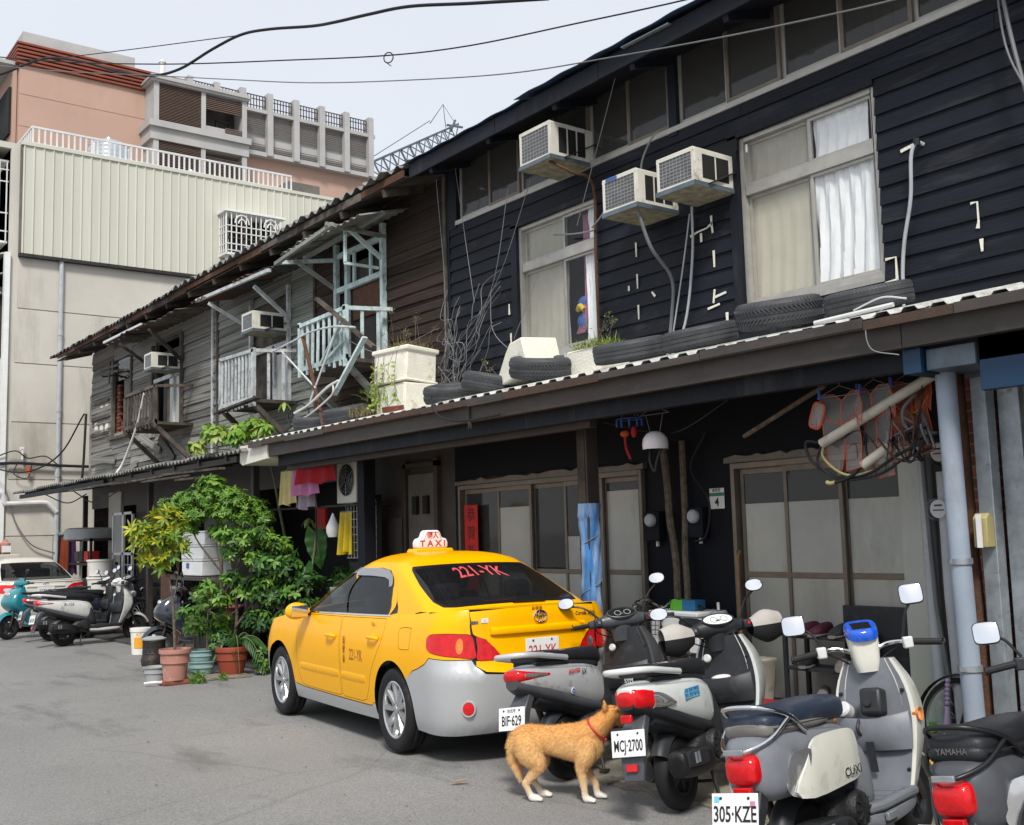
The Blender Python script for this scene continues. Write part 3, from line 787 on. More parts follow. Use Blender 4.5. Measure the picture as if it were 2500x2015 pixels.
while yy<10.6:
 w=rnd.uniform(1.6,2.6);y1=min(yy+w,10.62)
 dz=rnd.uniform(-.008,.008)
 bb(BB().bx(EX+.03,EX+.055,yy+.004,y1-.004,5.865+dz,6.035),'fascia_board','black_board')
 yy=y1
bb(BB().add([(EX+.05,-2.7,5.90),(WX+.1,-2.7,6.10),(WX+.1,10.6,6.10),(EX+.05,10.6,5.90)],[(0,1,2,3)]),'soffit','black_wall',None,solid=.02)
for k in range(12):bb(BB().bar((EX+.06,10.2-k*1.12,5.86),(WX,10.2-k*1.12,6.03),.06,.09),'rafter','black_board')
bb(BB().bar((EX+.02,6.3,6.02),(EX+.02,6.9,6.03),.06,.012),'torn_flashing','galv')
# patches where strips were torn off the paint: pale filler marks standing proud
def patch(poly,y,z):
 mm=MB(T(-WX,-6.5,0)@T(WX-.031,y,z)@RZ(-PI/2)@RX(PI/2))
 bb(mm.prism(poly,-.002,.004),'filler_patch','foam')
def jag(pts,s=.004,seed=1):
 r=random.Random(seed);return[(a+r.uniform(-s,s),b+r.uniform(-s,s))for a,b in pts]
def stroke(y,z,path,w=.012,seed=0):
 r=random.Random(seed)
 P=[Vector((a,b))for a,b in path];lft=[];rgt=[]
 for i,p in enumerate(P):
  d=(P[min(i+1,len(P)-1)]-P[max(i-1,0)]).normalized();nrm=Vector((-d.y,d.x))*(w*r.uniform(.5,1.3))
  lft.append(tuple(p+nrm));rgt.append(tuple(p-nrm))
 patch(lft+rgt[::-1],y,z)
 # (positions along the wall, height) read off the facade: small gaps between boards filled with pale putty
for(y,z,pts)in[(6.55,4.30,[(-.14,0),(-.05,.02),(.06,.03),(.13,.06)]),(6.43,4.33,[(0,.10),(.0,.02),(.01,-.06)]),(6.56,4.25,[(0,.05),(0,-.03)]),(7.40,4.33,[(0,.08),(0,-.06)]),(7.40,4.02,[(0,.08),(0,-.06)]),(7.40,3.72,[(0,.08),(.0,-.06)]),(6.42,4.02,[(0,.09),(0,-.06)]),(6.43,3.66,[(0,.10),(-.02,-.02)]),(6.38,3.66,[(-.05,.03),(.08,.05)]),(6.44,3.60,[(-.08,0),(.06,.02)]),(7.52,3.98,[(0,.03),(0,-.02)]),(7.19,3.86,[(-.02,.03),(.02,-.02)]),(4.62,3.55,[(-.09,.10),(0,.10),(0,-.07),(-.10,-.08)]),(3.95,3.80,[(-.05,.10),(0,.10),(.0,-.04),(-.01,-.09)]),(3.94,3.56,[(0,.07),(0,-.02)]),(3.28,4.98,[(-.02,.07),(0,.0),(.14,.03)]),(4.46,4.44,[(-.06,0),(.06,.02)]),(9.42,3.78,[(0,.08),(.0,-.04)]),(9.44,4.12,[(0,.07),(0,-.05)]),(6.02,5.0,[(.03,-.05),(.03,-.12)]),(5.95,3.42,[(0,.04),(0,-.05)]),(6.3,3.45,[(0,.08),(0,-.08)])]:
 stroke(y,z,pts,.011,int(y*100))
 # drain hose out of the wall
bb(BB().tube(spline([(WX-.02,4.335,4.44),(WX-.07,4.36,4.45),(WX-.09,4.40,4.36),(WX-.07,4.44,4.05),(WX-.06,4.52,3.75),(WX-.05,4.56,3.50),(WX-.06,4.56,3.15)],6),.014,8),'drain_hose','pvc_grey')
bb(BB().lathe([(.026,0),(.026,.05)],10,T(WX-.07,4.36,4.43)),'hose_clip','cable')
def ac(label,x,y,z,w=.48,h=.345,d=.60,louv=3,brand=False,strut=True,grill='ac_grill',small=False):
 """window air conditioner; (x, y, z) = wall end bottom at the -y side; juts out towards -x"""
 t=thing('air_conditioner',label,'air conditioner',(x,y,z),group='window air conditioners')
 MB().bx(-d,0,0,w,.0,h).build('case','ac_white',t,bevel=.008)
 f=MB().bx(-d-.012,-d-.001,.0,w,0,.03).bx(-d-.012,-d-.001,0,w,h-.035,h).bx(-d-.012,-d-.001,0,.03,.03,h-.035).bx(-d-.012,-d-.001,w-.03,w,.03,h-.035).build('front_frame','ac_white',t,bevel=.003)
 MB().bx(-d-.004,-d-.001,.03,w-.03,.03,h-.035).build('condenser','ac_grill',f)
 g=MB();n=9
 for k in range(1,n):yy=lerp(.03,w-.03,k/n);g.bx(-d-.010,-d-.006,yy-.002,yy+.002,.03,h-.035)
 for k in range(1,8):zz=lerp(.03,h-.035,k/8);g.bx(-d-.0095,-d-.0065,.03,w-.03,zz-.002,zz+.002)
 g.build('wire_guard','galv',f,kind='stuff')
 for side in(0,1):
  for k in range(louv):
   x0=-d*.82+k*(d*.66/louv);x1=x0+d*.66/louv-.02
   y0=-.003 if side==0 else w+.001
   MB().bx(x0,x1,y0,y0+.002,.05,h-.05).build('side_vent','ac_dark',t)
 tr=MB().bx(-d-.015,.02,-.012,-.004,-.03,.012).bx(-d-.015,.02,w+.004,w+.012,-.03,.012).bx(-d-.02,-d-.012,-.012,w+.012,-.03,.012)
 tr.build('tray_rim','steel_grey',t)
 MB().bx(-d-.012,.02,-.004,w+.004,-.028,-.004).build('tray','ac_bottom',t)
 if strut:
  for yy in(-.018,w+.018):
   MB().bar((-d*.72,yy,.0),(.03,yy,h*.62),.012,.03,(0,1,0)).build('brace','dark_steel',t)
 if brand:
  MB().bx(-d-.016,-d-.0125,w-.20,w-.05,h-.034,h-.004).build('badge','peg_blue',t)
 return t
a1=ac('cream air conditioner in the clerestory window, highest of the three on the black wall',WX+.02,8.02,5.37,.49,.36,.56,3)
a2=ac('cream air conditioner with a blue badge, lowest of the three on the black wall',WX+.02,6.84,4.57,.45,.33,.55,3,True,False)
a3=ac('cream air conditioner right beside the big curtained window of the black wall',WX+.02,6.16,4.585,.44,.31,.53,2)
bb(BB().bx(WX-.031,WX-.006,6.1,6.64,4.93,5.04),'dark_gap_strip','room_dark')  # dark strip painted as the shaded gap above the unit, no opening cut
# hoses and wires under them
bb(BB().tube(spline([(6.72,6.9,4.53),(6.85,6.88,4.2),(7.12,6.9,3.95),(7.14,6.94,3.6),(7.10,7.0,3.12)],6),.017,7),'drain_hose','cable_grey')
bb(BB().tube(spline([(7.13,6.62,4.56),(7.15,6.66,4.1),(7.12,6.76,3.5),(7.10,7.0,3.14)],6),.012,6).tube(spline([(7.14,6.66,4.5),(7.14,6.78,4.0),(7.12,6.95,3.3)],5),.007,5),'power_cables','pvc_grey')
bb(BB().tube(spline([(7.12,6.98,5.37),(7.10,7.06,5.33),(7.1,7.2,5.15),(7.12,7.25,4.95)],6),.010,6),'power_cables','wire_pale')
bb(BB().tube(spline([(6.7,8.1,5.34),(6.85,7.93,5.2),(7.12,7.93,5.12),(7.14,7.95,4.4),(7.14,7.94,3.4)],4),.016,7),'drain_hose','rust')
bb(BB().tube(spline([(7.13,7.96,4.66),(7.1,8.2,4.68),(7.1,8.55,4.75)],4),.009,5).tube(spline([(7.1,7.95,4.68),(7.1,7.78,4.78),(7.1,7.68,4.9)],4),.010,5),'power_cables','wire_pale')
bb(BB().tube(spline([(7.1,3.65,5.6),(7.05,3.55,4.9),(7.0,3.4,4.2),(7.0,3.2,3.3)],8),.014,6).tube(spline([(7.1,3.66,5.6),(7.05,3.60,4.9),(7.0,3.42,4.4),(7.0,3.24,3.7)],8),.008,6),'power_cables','cable_grey')
OH=thing('weathered_timber_house','long weathered two-storey timber house with sagging grey boards and rickety balconies','house',(WX,18,0))
def OM():return MB(T(-WX,-18,0))
def ob(mb,name,mat,parent=None,**k):return mb.build(name,mat,parent or OH,**k)
omesh=[board_mesh('board',.012,20+s,14)for s in range(6)]
oholes=[(12.12,13.36,3.95,5.75),(14.95,16.3,3.75,5.4),(19.42,20.9,3.8,5.5),(22.3,23.5,3.95,5.5)]
ob_back=OM();rb_=random.Random(77)
def zone(yc):
 if yc<12.1:return 'brown_board'
 if yc<14.1:return 'brown_board'
 if yc<14.9:return 'mint_board'
 if yc<17.7:return 'mint_board' if rb_.random()<.55 else 'old_board'
 return 'old_board'
cuts=[10.66,12.12,13.36,14.1,14.9,16.3,17.85,19.42,20.9,22.3,23.5,25.05]
omats={}
for i in range(len(cuts)-1):
 a0,b0=cuts[i],cuts[i+1]
 for z,h,segs in cut_rows(3.0,6.0,.142,a0,b0,oholes,i,2.4):
  for(a,b)in segs:
   mat=zone((a+b)/2)
   me=omesh[rb_.randrange(6)]
   key=(me.name,mat)
   if key not in omats:
    m2=me.copy();m2.materials.clear();m2.materials.append(MAT(mat));omats[key]=m2
   tilt=rb_.uniform(-.006,.006)+(rb_.choice((-.03,.02))if rb_.random()<.06 else 0)
   if a0<12.1:tilt+=.012+.02*max(0,(4.4-z))
   o=share('board',omats[key],None,OH,(rb_.uniform(-.012,.004),a+.003-18,z),(tilt,0,rb_.uniform(-.006,.006)),(1,b-a-.006,h))
 for(c,d)in((3.0,6.05),):
  if not any(abs(a0-q[0])<.02 for q in oholes):ob_back.bx(WX+.012,WX+.05,a0,b0,c,d)
for(a,b,c,d)in oholes:ob_back.bx(WX+.012,WX+.05,a,b,3.0,c).bx(WX+.012,WX+.05,a,b,d,6.05)
ob(ob_back,'wall','old_wood')
ob(OM().bx(WX+.06,11,25.0,25.05,.05,6.0).bx(10.9,11,10.7,25,.05,6),'side_wall','old_wood')
ob(OM().bx(WX+.7,WX+.72,10.7,25,3.06,6.0),'room_back','room_dark')
ob(OM().bx(WX+.02,10.9,10.7,25.0,2.98,3.05),'upper_floor','room_dark')
for y in(10.68,14.11,17.75,17.98):ob(OM().bx(WX-.05,WX-.02,y-.03,y+.03,3.1,6.0),'batten','old_wood' if y<17.8 else 'pale_paint')
ob(OM().bx(WX-.05,WX+.02,25.03,25.12,2.9,5.0),'corner_board','old_board')
# slipped and broken boards low on the wall
for(y,z,rx,L)in((20.5,3.35,.35,1.1),(21.8,3.2,-.2,1.3),(19.8,3.15,.6,.8),(23.2,3.35,.08,1.4),(18.9,3.2,-.35,.9),(11.2,3.28,.32,.7)):
 share('loose_board',[m for(k,mm),m in omats.items()if mm=='old_board'][0],None,OH,(-.06,y-18,z),(rx,0,.05),(1,L,.12))
 # square latticed vent at the far end: two rows of three lights
vf=ob(OM().bx(WX-.05,WX,23.75,25.0,4.40,4.47).bx(WX-.05,WX,23.75,25.0,4.74,4.80).bx(WX-.05,WX,23.75,25.0,4.04,4.10),'lattice_vent','old_wood')
for r,z in enumerate((4.12,4.49)):
 for k in range(3):
  ob(OM().bx(WX-.02,WX-.012,23.86+k*.38,24.08+k*.38,z,z+.24),'light','curtain_cream' if(r+k)%3 else 'foam',vf)
  # roof of wavy old sheets with rusted underside and gutter
orf=ob(roof_sheet(10.6,18.4,6.03,EX-.05,10.2,RS,.24,.035,jag=.05,seed=2).add([],[]),'roof','roof_asbestos')
orf.location=(0,6.5-18,0)
o2=roof_sheet(18.3,26.2,5.985,EX-.06,10.2,RS,.19,.028,jag=.04,seed=4).build('roof_sheet','roof_dark',orf)
ob(MB(T(-WX,-6.5,0)).add([(10.2,10.6,6.05+3.62*RS),(14,10.6,6.0),(14,26.2,6.0),(10.2,26.2,6.05+3.62*RS)],[(0,1,2,3)]),'back_slope','roof_dark',orf,solid=.03)
yy=10.7;rnd=random.Random(12)
while yy<25.6:
 w=rnd.uniform(.5,1.6);y1=min(yy+w,25.8);dz=rnd.uniform(-.05,.02)
 if rnd.random()<.85:
  ob(OM().bx(EX-.0,EX+.02,yy,y1-.01,5.90+dz*.6,5.985),'fascia_board','rust' if rnd.random()<.55 else 'old_wood')
 yy=y1
ob(OM().add([(EX+.03,10.7,5.90),(WX+.1,10.7,6.08),(WX+.1,25.9,6.05),(EX+.03,25.9,5.87)],[(0,1,2,3)]),'soffit','old_wood',None,solid=.02)
for k in range(14):ob(OM().bar((EX+.02,11.2+k*1.08,5.83),(WX,11.2+k*1.08,6.0),.06,.09),'rafter','old_wood')
def sheet_awning(parent,y0,y1,xw,xf,zw,zf,mat='roof_asbestos',seed=0,pitch=.17,ragged=.06):
 rnd=random.Random(seed)
 n=int((y1-y0)/.62)+1
 for k in range(n):
  a=lerp(y0,y1,k/n);b=lerp(y0,y1,(k+1)/n)+.05
  dz=rnd.uniform(0,.03);xx=xf+rnd.uniform(-ragged,ragged)
  m=OM()
  def fn(u,v):
   y=lerp(a,b,u)
   return(lerp(xw,xx,v),y,lerp(zw,zf,v)+dz+.018*math.cos(2*PI*(y)/pitch)-.03*v*v*rnd.random()*0)
  m.sheet(fn,24,4)
  ob(m,'awning_sheet',mat if rnd.random()<.7 else 'rust',parent,solid=.006)
def old_balcony(y0,y1,xo,zf,zr,paint,nspin,awn,door_mat,seed,swing=False):
 """timber balcony y0..y1 jutting to xo; floor zf, rail zr"""
 rnd=random.Random(seed)
 B=ob(OM().bx(xo,WX-.03,y0,y1,zf,zf+.05),'balcony','old_wood')
 ob(OM().bx(xo-.025,xo+.025,y0,y0+.07,zf-.06,zr+.04),'corner_post',paint,B)
 ob(OM().bx(xo-.025,xo+.025,y1-.05,y1,zf-.04,zr+.02),'corner_post',paint,B)
 ob(OM().bar((xo,y0,zr),(xo,y1,zr+rnd.uniform(-.05,.05)),.05,.05),'rail',paint,B)
 ob(OM().bar((xo,y0+.03,zr),(WX-.03,y0+.03,zr+.05),.05,.05),'rail',paint,B)
 ob(OM().bar((xo,y0,zf+.06),(xo,y1,zf+.06),.04,.06),'rail',paint,B)
 for k in range(nspin):
  y=lerp(y0+.16,y1-.10,k/(nspin-1));tz=rnd.uniform(-.02,.05)
  ob(OM().bar((xo-.01,y+rnd.uniform(-.015,.015),zf-.02-tz),(xo,y,zr),.045,.02,(1,0,0)),'spindle',paint,B)
 for k in range(1,3):
  x=lerp(xo,WX,k/3)
  ob(OM().bar((x,y0+.03,zf+.03),(x,y0+.03,zr+.02),.04,.02,(0,1,0)),'spindle',paint,B)
 for y in(y0+.06,y1-.1):
  ob(OM().bar((xo+.03,y,zf-.03),(WX-.03,y,zf-.62),.07,.07),'strut','old_wood' if paint!='mint_paint' else 'mint_board',B)
  # door behind
 ob(OM().bx(WX+.02,WX+.05,y0+.1,y1-.05,zf+.05,zr+.9),'door',door_mat,B)
 return B
 # near balcony (mint), with an open hinged sash and a ragged awning
B1=old_balcony(11.93,13.26,6.5,3.86,4.54,'mint_paint',8,None,'room_grey',3)
for(y,z0,z1)in((12.10,4.0,5.76),(13.38,3.9,5.76)):ob(OM().bx(WX-.10,WX-.035,y-.035,y+.035,z0,z1),'post','mint_paint',B1)
ob(OM().bx(WX-.09,WX-.03,12.14,13.34,5.06,5.13),'window_rail','mint_paint',B1)
ob(OM().bx(WX-.02,WX+.015,12.14,13.0,4.62,5.05),'brown_panel','rust',B1)
ob(OM().bx(WX-.085,WX-.03,13.05,13.12,4.0,5.6).bx(WX-.085,WX-.03,12.14,13.34,5.55,5.62),'door_frame','mint_paint',B1)
ob(OM().bx(WX-.05,WX-.02,12.45,12.5,5.13,5.55).bx(WX-.05,WX-.02,12.9,12.95,5.13,5.55),'sash','mint_paint',B1)
ob(OM().bx(6.60,6.63,12.15,12.19,5.18,5.62).bx(6.60,7.1,12.15,12.18,5.155,5.19).bx(6.60,7.1,12.15,12.18,5.60,5.635),'open_sash','mint_paint',B1)
ob(OM().bar((6.35,12.20,5.66),(WX-.03,12.08,5.58),.05,.05),'awning_arm','mint_board',B1)
ob(OM().bar((6.40,13.62,5.47),(WX-.03,13.42,5.56),.05,.05),'awning_arm','mint_paint',B1)
ob(OM().bar((6.70,12.18,5.62),(WX-.05,12.1,5.26),.05,.05),'awning_brace','mint_paint',B1)
ob(OM().bar((6.55,13.5,5.50),(WX-.05,13.4,5.12),.05,.05),'awning_brace','mint_board',B1)
ob(OM().bar((6.36,13.7,5.46),(6.40,12.1,5.64),.05,.05).bar((6.8,13.7,5.6),(6.8,11.5,5.70),.05,.05),'awning_purlin','mint_board',B1)
sheet_awning(B1,11.5,13.65,WX-.03,6.42,5.80,5.60,'roof_asbestos',5,ragged=.09)
ob(OM().bar((6.2,12.15,4.66),(6.55,11.35,3.95),.08,.04),'fallen_plank','old_wood',B1)
ob(OM().bar((6.46,11.95,4.10),(6.46,12.36,3.95),.05,.03).bar((6.44,11.9,4.4),(6.44,12.5,3.9),.05,.025),'brace','mint_paint',B1)
ob(OM().bar((6.4,11.3,4.05),(6.3,11.9,3.42),.07,.03),'brace','mint_paint',B1)
# middle balcony
B2=old_balcony(14.72,16.0,6.5,3.66,4.42,'pale_paint',9,None,'room_grey',6)
for(y,z0,z1)in((14.92,3.7,5.5),(16.3,3.75,5.5)):ob(OM().bx(WX-.09,WX-.035,y-.03,y+.03,z0,z1),'post','pale_paint',B2)
ob(OM().bx(WX-.03,WX+.005,15.0,15.42,3.72,4.5),'pane','frosted',B2)
ob(OM().bx(WX-.06,WX-.02,15.44,15.5,3.7,4.65).bx(WX-.06,WX-.02,15.0,16.25,4.6,4.67),'sash','pale_paint',B2)
ob(OM().bar((6.40,14.35,3.68),(6.42,15.9,3.62),.10,.03),'ledge','old_wood',B2)
ob(OM().bar((6.55,14.85,5.40),(WX-.04,14.92,4.98),.05,.05).bar((6.5,16.5,5.45),(WX-.04,16.3,5.05),.05,.05).bar((6.5,14.2,5.50),(6.5,17.0,5.58),.05,.05),'awning_brace','pale_paint',B2)
sheet_awning(B2,13.75,17.1,WX-.03,6.5,5.70,5.55,'roof_dark',8,ragged=.05)
# far balcony
B3=old_balcony(18.88,20.6,6.5,3.74,4.42,'old_wood',10,None,'room_grey',9)
for(y,z0,z1)in((19.40,3.8,5.5),(20.95,3.8,5.5)):ob(OM().bx(WX-.09,WX-.035,y-.03,y+.03,z0,z1),'post','old_wood',B3)
ob(OM().bx(WX-.03,WX+.005,19.46,20.1,3.84,4.75),'pane','frosted',B3)
ob(OM().bx(WX-.06,WX-.02,19.8,19.86,3.8,4.8).bx(WX-.06,WX-.02,19.46,20.9,4.75,4.82),'sash','pale_paint',B3)
ob(OM().bar((6.5,19.3,5.5),(WX-.04,19.40,4.98),.05,.06).bar((6.5,21.0,5.5),(WX-.04,20.95,5.05),.05,.05),'awning_brace','old_wood',B3)
ob(OM().bar((6.44,21.75,5.63),(6.6,20.0,5.72),.04,.04),'awning_edge','white_steel',B3)
sheet_awning(B3,17.9,21.9,WX-.03,6.5,5.72,5.60,'old_wood',11,pitch=.3,ragged=.05)
ob(OM().tube(spline([(6.35,20.55,2.98),(6.45,20.45,3.2),(6.5,19.9,3.8),(6.5,19.5,4.36)],6),.022,8),'drain_hose','white_paint',B3)
# doorway beside it, red brick showing
D3=ob(OM().bx(WX-.06,WX+.0,23.45,23.56,3.9,5.6).bx(WX-.06,WX+.0,22.25,22.33,3.9,5.6).bx(WX-.10,WX+.0,22.1,23.65,3.86,3.92),'doorway','old_wood')
ob(OM().bx(WX+.04,WX+.08,22.3,23.0,3.9,5.1),'panel','concrete_dark',D3)
brk=MB().bx(0,.06,-.1,.1,-.03,.03).mesh('brick')
for r in range(15):
 share('brick',brk,'brick_red',D3,(.03,23.32-18+(.05 if r%2 else 0),3.96+r*.075),(0,0,0),(1,.9,1))
 if r<4:share('brick',brk,'brick_red',D3,(.03,23.10-18-(.05 if r%2 else 0),3.96+r*.075),(0,0,0),(1,.9,1))
ob(OM().bx(WX+.0,WX+.02,22.4,23.4,5.1,5.55),'transom','win_glass',D3)
ob(OM().bar((6.9,23.5,5.35),(6.9,22.3,5.30),.03,.05).bar((6.9,23.5,5.25),(6.9,22.3,5.18),.03,.04).bar((6.9,22.9,5.0),(6.9,22.85,5.45),.04,.03).bar((6.9,22.4,5.15),(WX,22.4,5.2),.03,.03).bar((6.9,23.4,5.2),(WX,23.4,5.25),.03,.03),'shelf_frame','dark_steel',D3)
a4=ac('cream air conditioner above the middle balcony of the weathered house',WX-.02,14.94,4.78,.40,.28,.60,2)
a5=ac('small cream air conditioner at the far end of the weathered house',WX-.02,19.4,4.82,.40,.29,.58,2)
# scrap bars and pipes on the near balcony
sp=thing('scrap_pipes','tangle of rusty and white pipes leaning under the mint balcony','pipes',(6.3,12.2,3.1))
def SPM():return MB(T(-6.3,-12.2,-3.1))
SPM().tube([(6.30,12.75,4.28),(6.25,12.2,3.3),(6.22,12.05,3.05)],.026,8).build('rusty_pole','rust',sp)
SPM().tube(spline([(6.30,13.7,4.22),(6.28,13.0,4.26),(6.28,12.5,4.30),(6.3,11.9,4.27),(6.32,11.4,4.18)],5),.013,8).build('pipe','pale_paint',sp)
SPM().tube(spline([(6.2,12.8,3.28),(6.2,12.4,3.34),(6.2,11.9,3.50),(6.2,11.6,3.55)],5),.016,8).build('pipe','white_paint',sp)
SPM().tube(spline([(6.2,12.7,3.22),(6.2,12.45,3.20),(6.2,11.9,3.35),(6.2,11.75,3.42),(6.2,11.74,3.52)],5),.011,8).build('pipe','white_paint',sp)
SPM().tube([(6.36,13.5,4.2),(6.25,12.3,3.55)],.012,6).tube([(6.36,11.9,4.3),(6.25,12.45,3.4)],.012,6).build('rod','white_steel',sp)
# == porch canopy
defmat('old_rust',(.085,.048,.032),rough=.85,col2=(.05,.036,.030),scale=9,bump=.3,bscale=90)
CE,CZ,CS=5.9,2.94,.229
def cz(x):return CZ+CS*(x-CE)
CA=math.atan(CS)
CP=thing('porch_canopy','long porch canopy of white ribbed metal sheets on a brown steel beam','canopy',(6.5,8,0))
def CM():return MB(T(-6.5,-8,0))
def cb(mb,name,mat,parent=None,**k):return mb.build(name,mat,parent or CP,**k)
def trap_sheet(y0,y1,seed):
 """one overlapping roofing sheet, trapezoid ribs, ragged rusty edge"""
 r=random.Random(seed);m=CM();pitch=.19;H=.026
 prof=[]
 y=y0
 while y<y1-1e-6:
  for(f,h)in((0,0),(.30,0),(.42,H),(.80,H),(.92,0)):
   if y+f*pitch<=y1:prof.append((y+f*pitch,h))
  y+=pitch
 prof.append((y1,0))
 dx=r.uniform(-.03,.02);dz=r.uniform(0,.012)
 vs=[];fs=[]
 xs=[CE-.045+dx,CE+.4,CE+.9,WX-.035]
 for lay in(0,-.004):
  for(yy,h)in prof:
   for x in xs:vs.append((x,yy,cz(x)+h+dz+lay))
 n=len(prof);k=len(xs);off=n*k
 for i in range(n-1):
  for j in range(k-1):
   a=i*k+j;fs+=[(a,a+k,a+k+1,a+1),(off+a,off+a+1,off+a+k+1,off+a+k)]
  a=i*k;fs.append((a,off+a,off+a+k,a+k))
 return m.add(vs,fs)
y=-2.5;i=0
while y<13.4:
 y1=min(y+.76,13.72)
 cb(trap_sheet(y,y1+.03,i),'roof_sheet','roof_white');y=y1;i+=1
 # fascia channel in lengths, with lips
for(a,b)in((-2.5,3.8),(3.805,8.4),(8.405,12.93)):
 m=CM().bx(CE,CE+.012,a,b,2.725,2.90).bx(CE+.013,CE+.07,a,b,2.725,2.737).bx(CE+.013,CE+.07,a,b,2.888,2.90)
 cb(m,'fascia_beam','fascia_brown',bevel=.003)
cb(CM().bx(CE+.12,CE+.2,-2.5,12.9,2.60,2.80),'inner_beam','black_board')
cb(CM().bx(CE+.25,CE+.33,7.0,12.9,2.55,2.72),'inner_beam','door_brown')
cb(CM().bx(CE-.02,CE+.01,8.42,8.44,2.66,2.9),'joint_strap','fascia_brown')
m=CM().prism([(12.93,2.70),(13.70,2.66),(13.78,2.70),(13.78,2.92),(12.93,2.905)],-.5,.02,Matrix(((0,0,-1,CE),(1,0,0,0),(0,1,0,0),(0,0,0,1))))
cb(m,'end_cap','curtain_cream')
yy=-2.5;rf=random.Random(5)
while yy<13.3:
 y1=min(13.4,yy+rf.uniform(.5,1.4));zt=CZ+rf.uniform(-.016,.006)
 cb(CM().bx(CE-.075,CE-.068+rf.uniform(0,.01),yy,y1-.006,2.872+rf.uniform(-.012,.01),zt),'edge_flashing','old_rust' if rf.random()<.45 else 'fascia_brown');yy=y1
cb(CM().bx(CE-.066,CE,-2.5,13.4,2.872,2.888),'flashing_lip','fascia_brown')
for k in range(16):cb(CM().bar((CE+.1,-2+k*.99,cz(CE+.1)-.06),(WX,-2+k*.99,cz(WX)-.06),.05,.08),'rafter','black_board')
cb(CM().bx(WX-.06,WX-.03,-2.5,13.3,cz(WX)-.08,cz(WX)+.06),'wall_flashing','black_board')
# posts
p1=cb(CM().bx(6.36,6.50,7.30,7.43,.05,2.66),'post','door_brown',bevel=.006)
cb(CM().bx(6.352,6.359,7.32,7.42,1.9,2.62),'bare_wood_face','old_wood',p1)
cb(CM().bx(6.36,6.52,11.30,11.46,.05,2.62),'post','black_wall',bevel=.006)
def wrapf(u,v):
 a=u*2*PI;z=lerp(.25,1.91,v)
 r=.088+.006*math.sin(a*3+z*7)+.004*math.sin(a*7-z*13)+.004*math.sin(z*21+a)
 if v>.93:r+=.012
 r+=.005*abs(math.sin(z*9+a*1.0))
 return(6.43+r*math.cos(a)*.95,7.365+r*math.sin(a),z)
def tarp_material():
 defmat('tarp',(.05,.22,.52),rough=.4,col2=(.04,.15,.40),scale=6,dirt=((.50,.58,.66),.55,9,(1,1,.12)),spec=.5)
tarp_material()
wr=tag(MB().sheet(wrapf,44,60).build('tarpaulin','tarp',solid=.003),'blue and white tarpaulin wrapped round the porch post behind the taxi','tarpaulin')
tr=MB()
for k in range(3):
 tr.tube([(6.43+.097*math.cos(a)*.95,7.365+.097*math.sin(a),.55+k*.42+.05*a)for a in[2*PI*j/20 for j in range(21)]],.004,4)
tr.build('cord','wire_pale',wr)
# == ground-floor front of the black house
lw=BM()
bdoors=[(4.60,6.34,0,2.22),(7.44,10.50,0,2.24)]
segs=[(-2.5,4.60),(6.34,7.44),(10.50,10.62)]
for(a,b)in segs:lw.bx(WX,WX+.05,a,b,.05,3.0)
for(a,b,c,d)in bdoors:lw.bx(WX,WX+.05,a,b,d,3.0)
bb(lw,'lower_wall','black_wall')
def sliding_door(parent,y0,y1,zt,leaves,upper='dark_glass',seed=0):
 """leaves: [(ya, yb, ztop of white film)], aluminium frame, mid rail"""
 rnd=random.Random(seed)
 O=parent.location
 def M():return MB(T(-O.x,-O.y,-O.z))
 x=WX-.0
 d=M().bx(x-.05,x+.05,y0,y0+.04,.05,zt).bx(x-.05,x+.05,y1-.04,y1,.05,zt).bx(x-.05,x+.05,y0+.04,y1-.04,zt-.05,zt).bx(x-.05,x+.05,y0+.04,y1-.04,.05,.08).build('sliding_door','alu_brown',parent,bevel=.003)
 for i,(a,b,zf)in enumerate(leaves):
  xo=x+(-.02 if i%2 else.02);s=.035
  M().bx(xo-.014,xo+.014,a,a+s,.08,zt-.05).bx(xo-.014,xo+.014,b-s,b,.08,zt-.05).bx(xo-.014,xo+.014,a+s,b-s,.08,.15).bx(xo-.014,xo+.014,a+s,b-s,zt-.10,zt-.05).bx(xo-.014,xo+.014,a+s,b-s,1.245,1.29).build('leaf_frame','alu_brown',d,bevel=.003)
  M().bx(xo-.003,xo+.003,a+s,b-s,.15,1.245).build('pane','frosted',d)
  if zf>1.3:M().bx(xo-.003,xo+.003,a+s,b-s,1.29,zf).build('pane','frosted',d)
  if zf<zt-.15:M().bx(xo-.003,xo+.003,a+s,b-s,max(zf,1.29)+.001,zt-.10).build('pane',upper,d)
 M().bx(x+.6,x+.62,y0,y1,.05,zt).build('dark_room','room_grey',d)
 return d
sliding_door(BH,4.62,6.34,2.21,[(4.66,5.24,1.86),(5.22,5.79,1.86),(5.77,6.28,1.86)])
sliding_door(BH,7.44,10.50,2.23,[(7.48,8.03,2.05),(8.01,8.60,1.62),(8.58,9.16,1.3),(9.14,9.75,1.95),(9.73,10.44,1.3)])
for(a,b,z)in((4.55,6.40,2.215),(7.40,10.55,2.235)):
 m=BM();n=30;r=random.Random(int(a*10))
 rings=[[(WX-.06,lerp(a,b,k/n),z),(WX+.0,lerp(a,b,k/n),z),(WX+.0,lerp(a,b,k/n),z+.055+r.uniform(-.015,.02)),(WX-.055,lerp(a,b,k/n),z+.05+r.uniform(-.015,.02))]for k in range(n+1)]
 bb(m.loft(rings),'lintel','alu_brown')
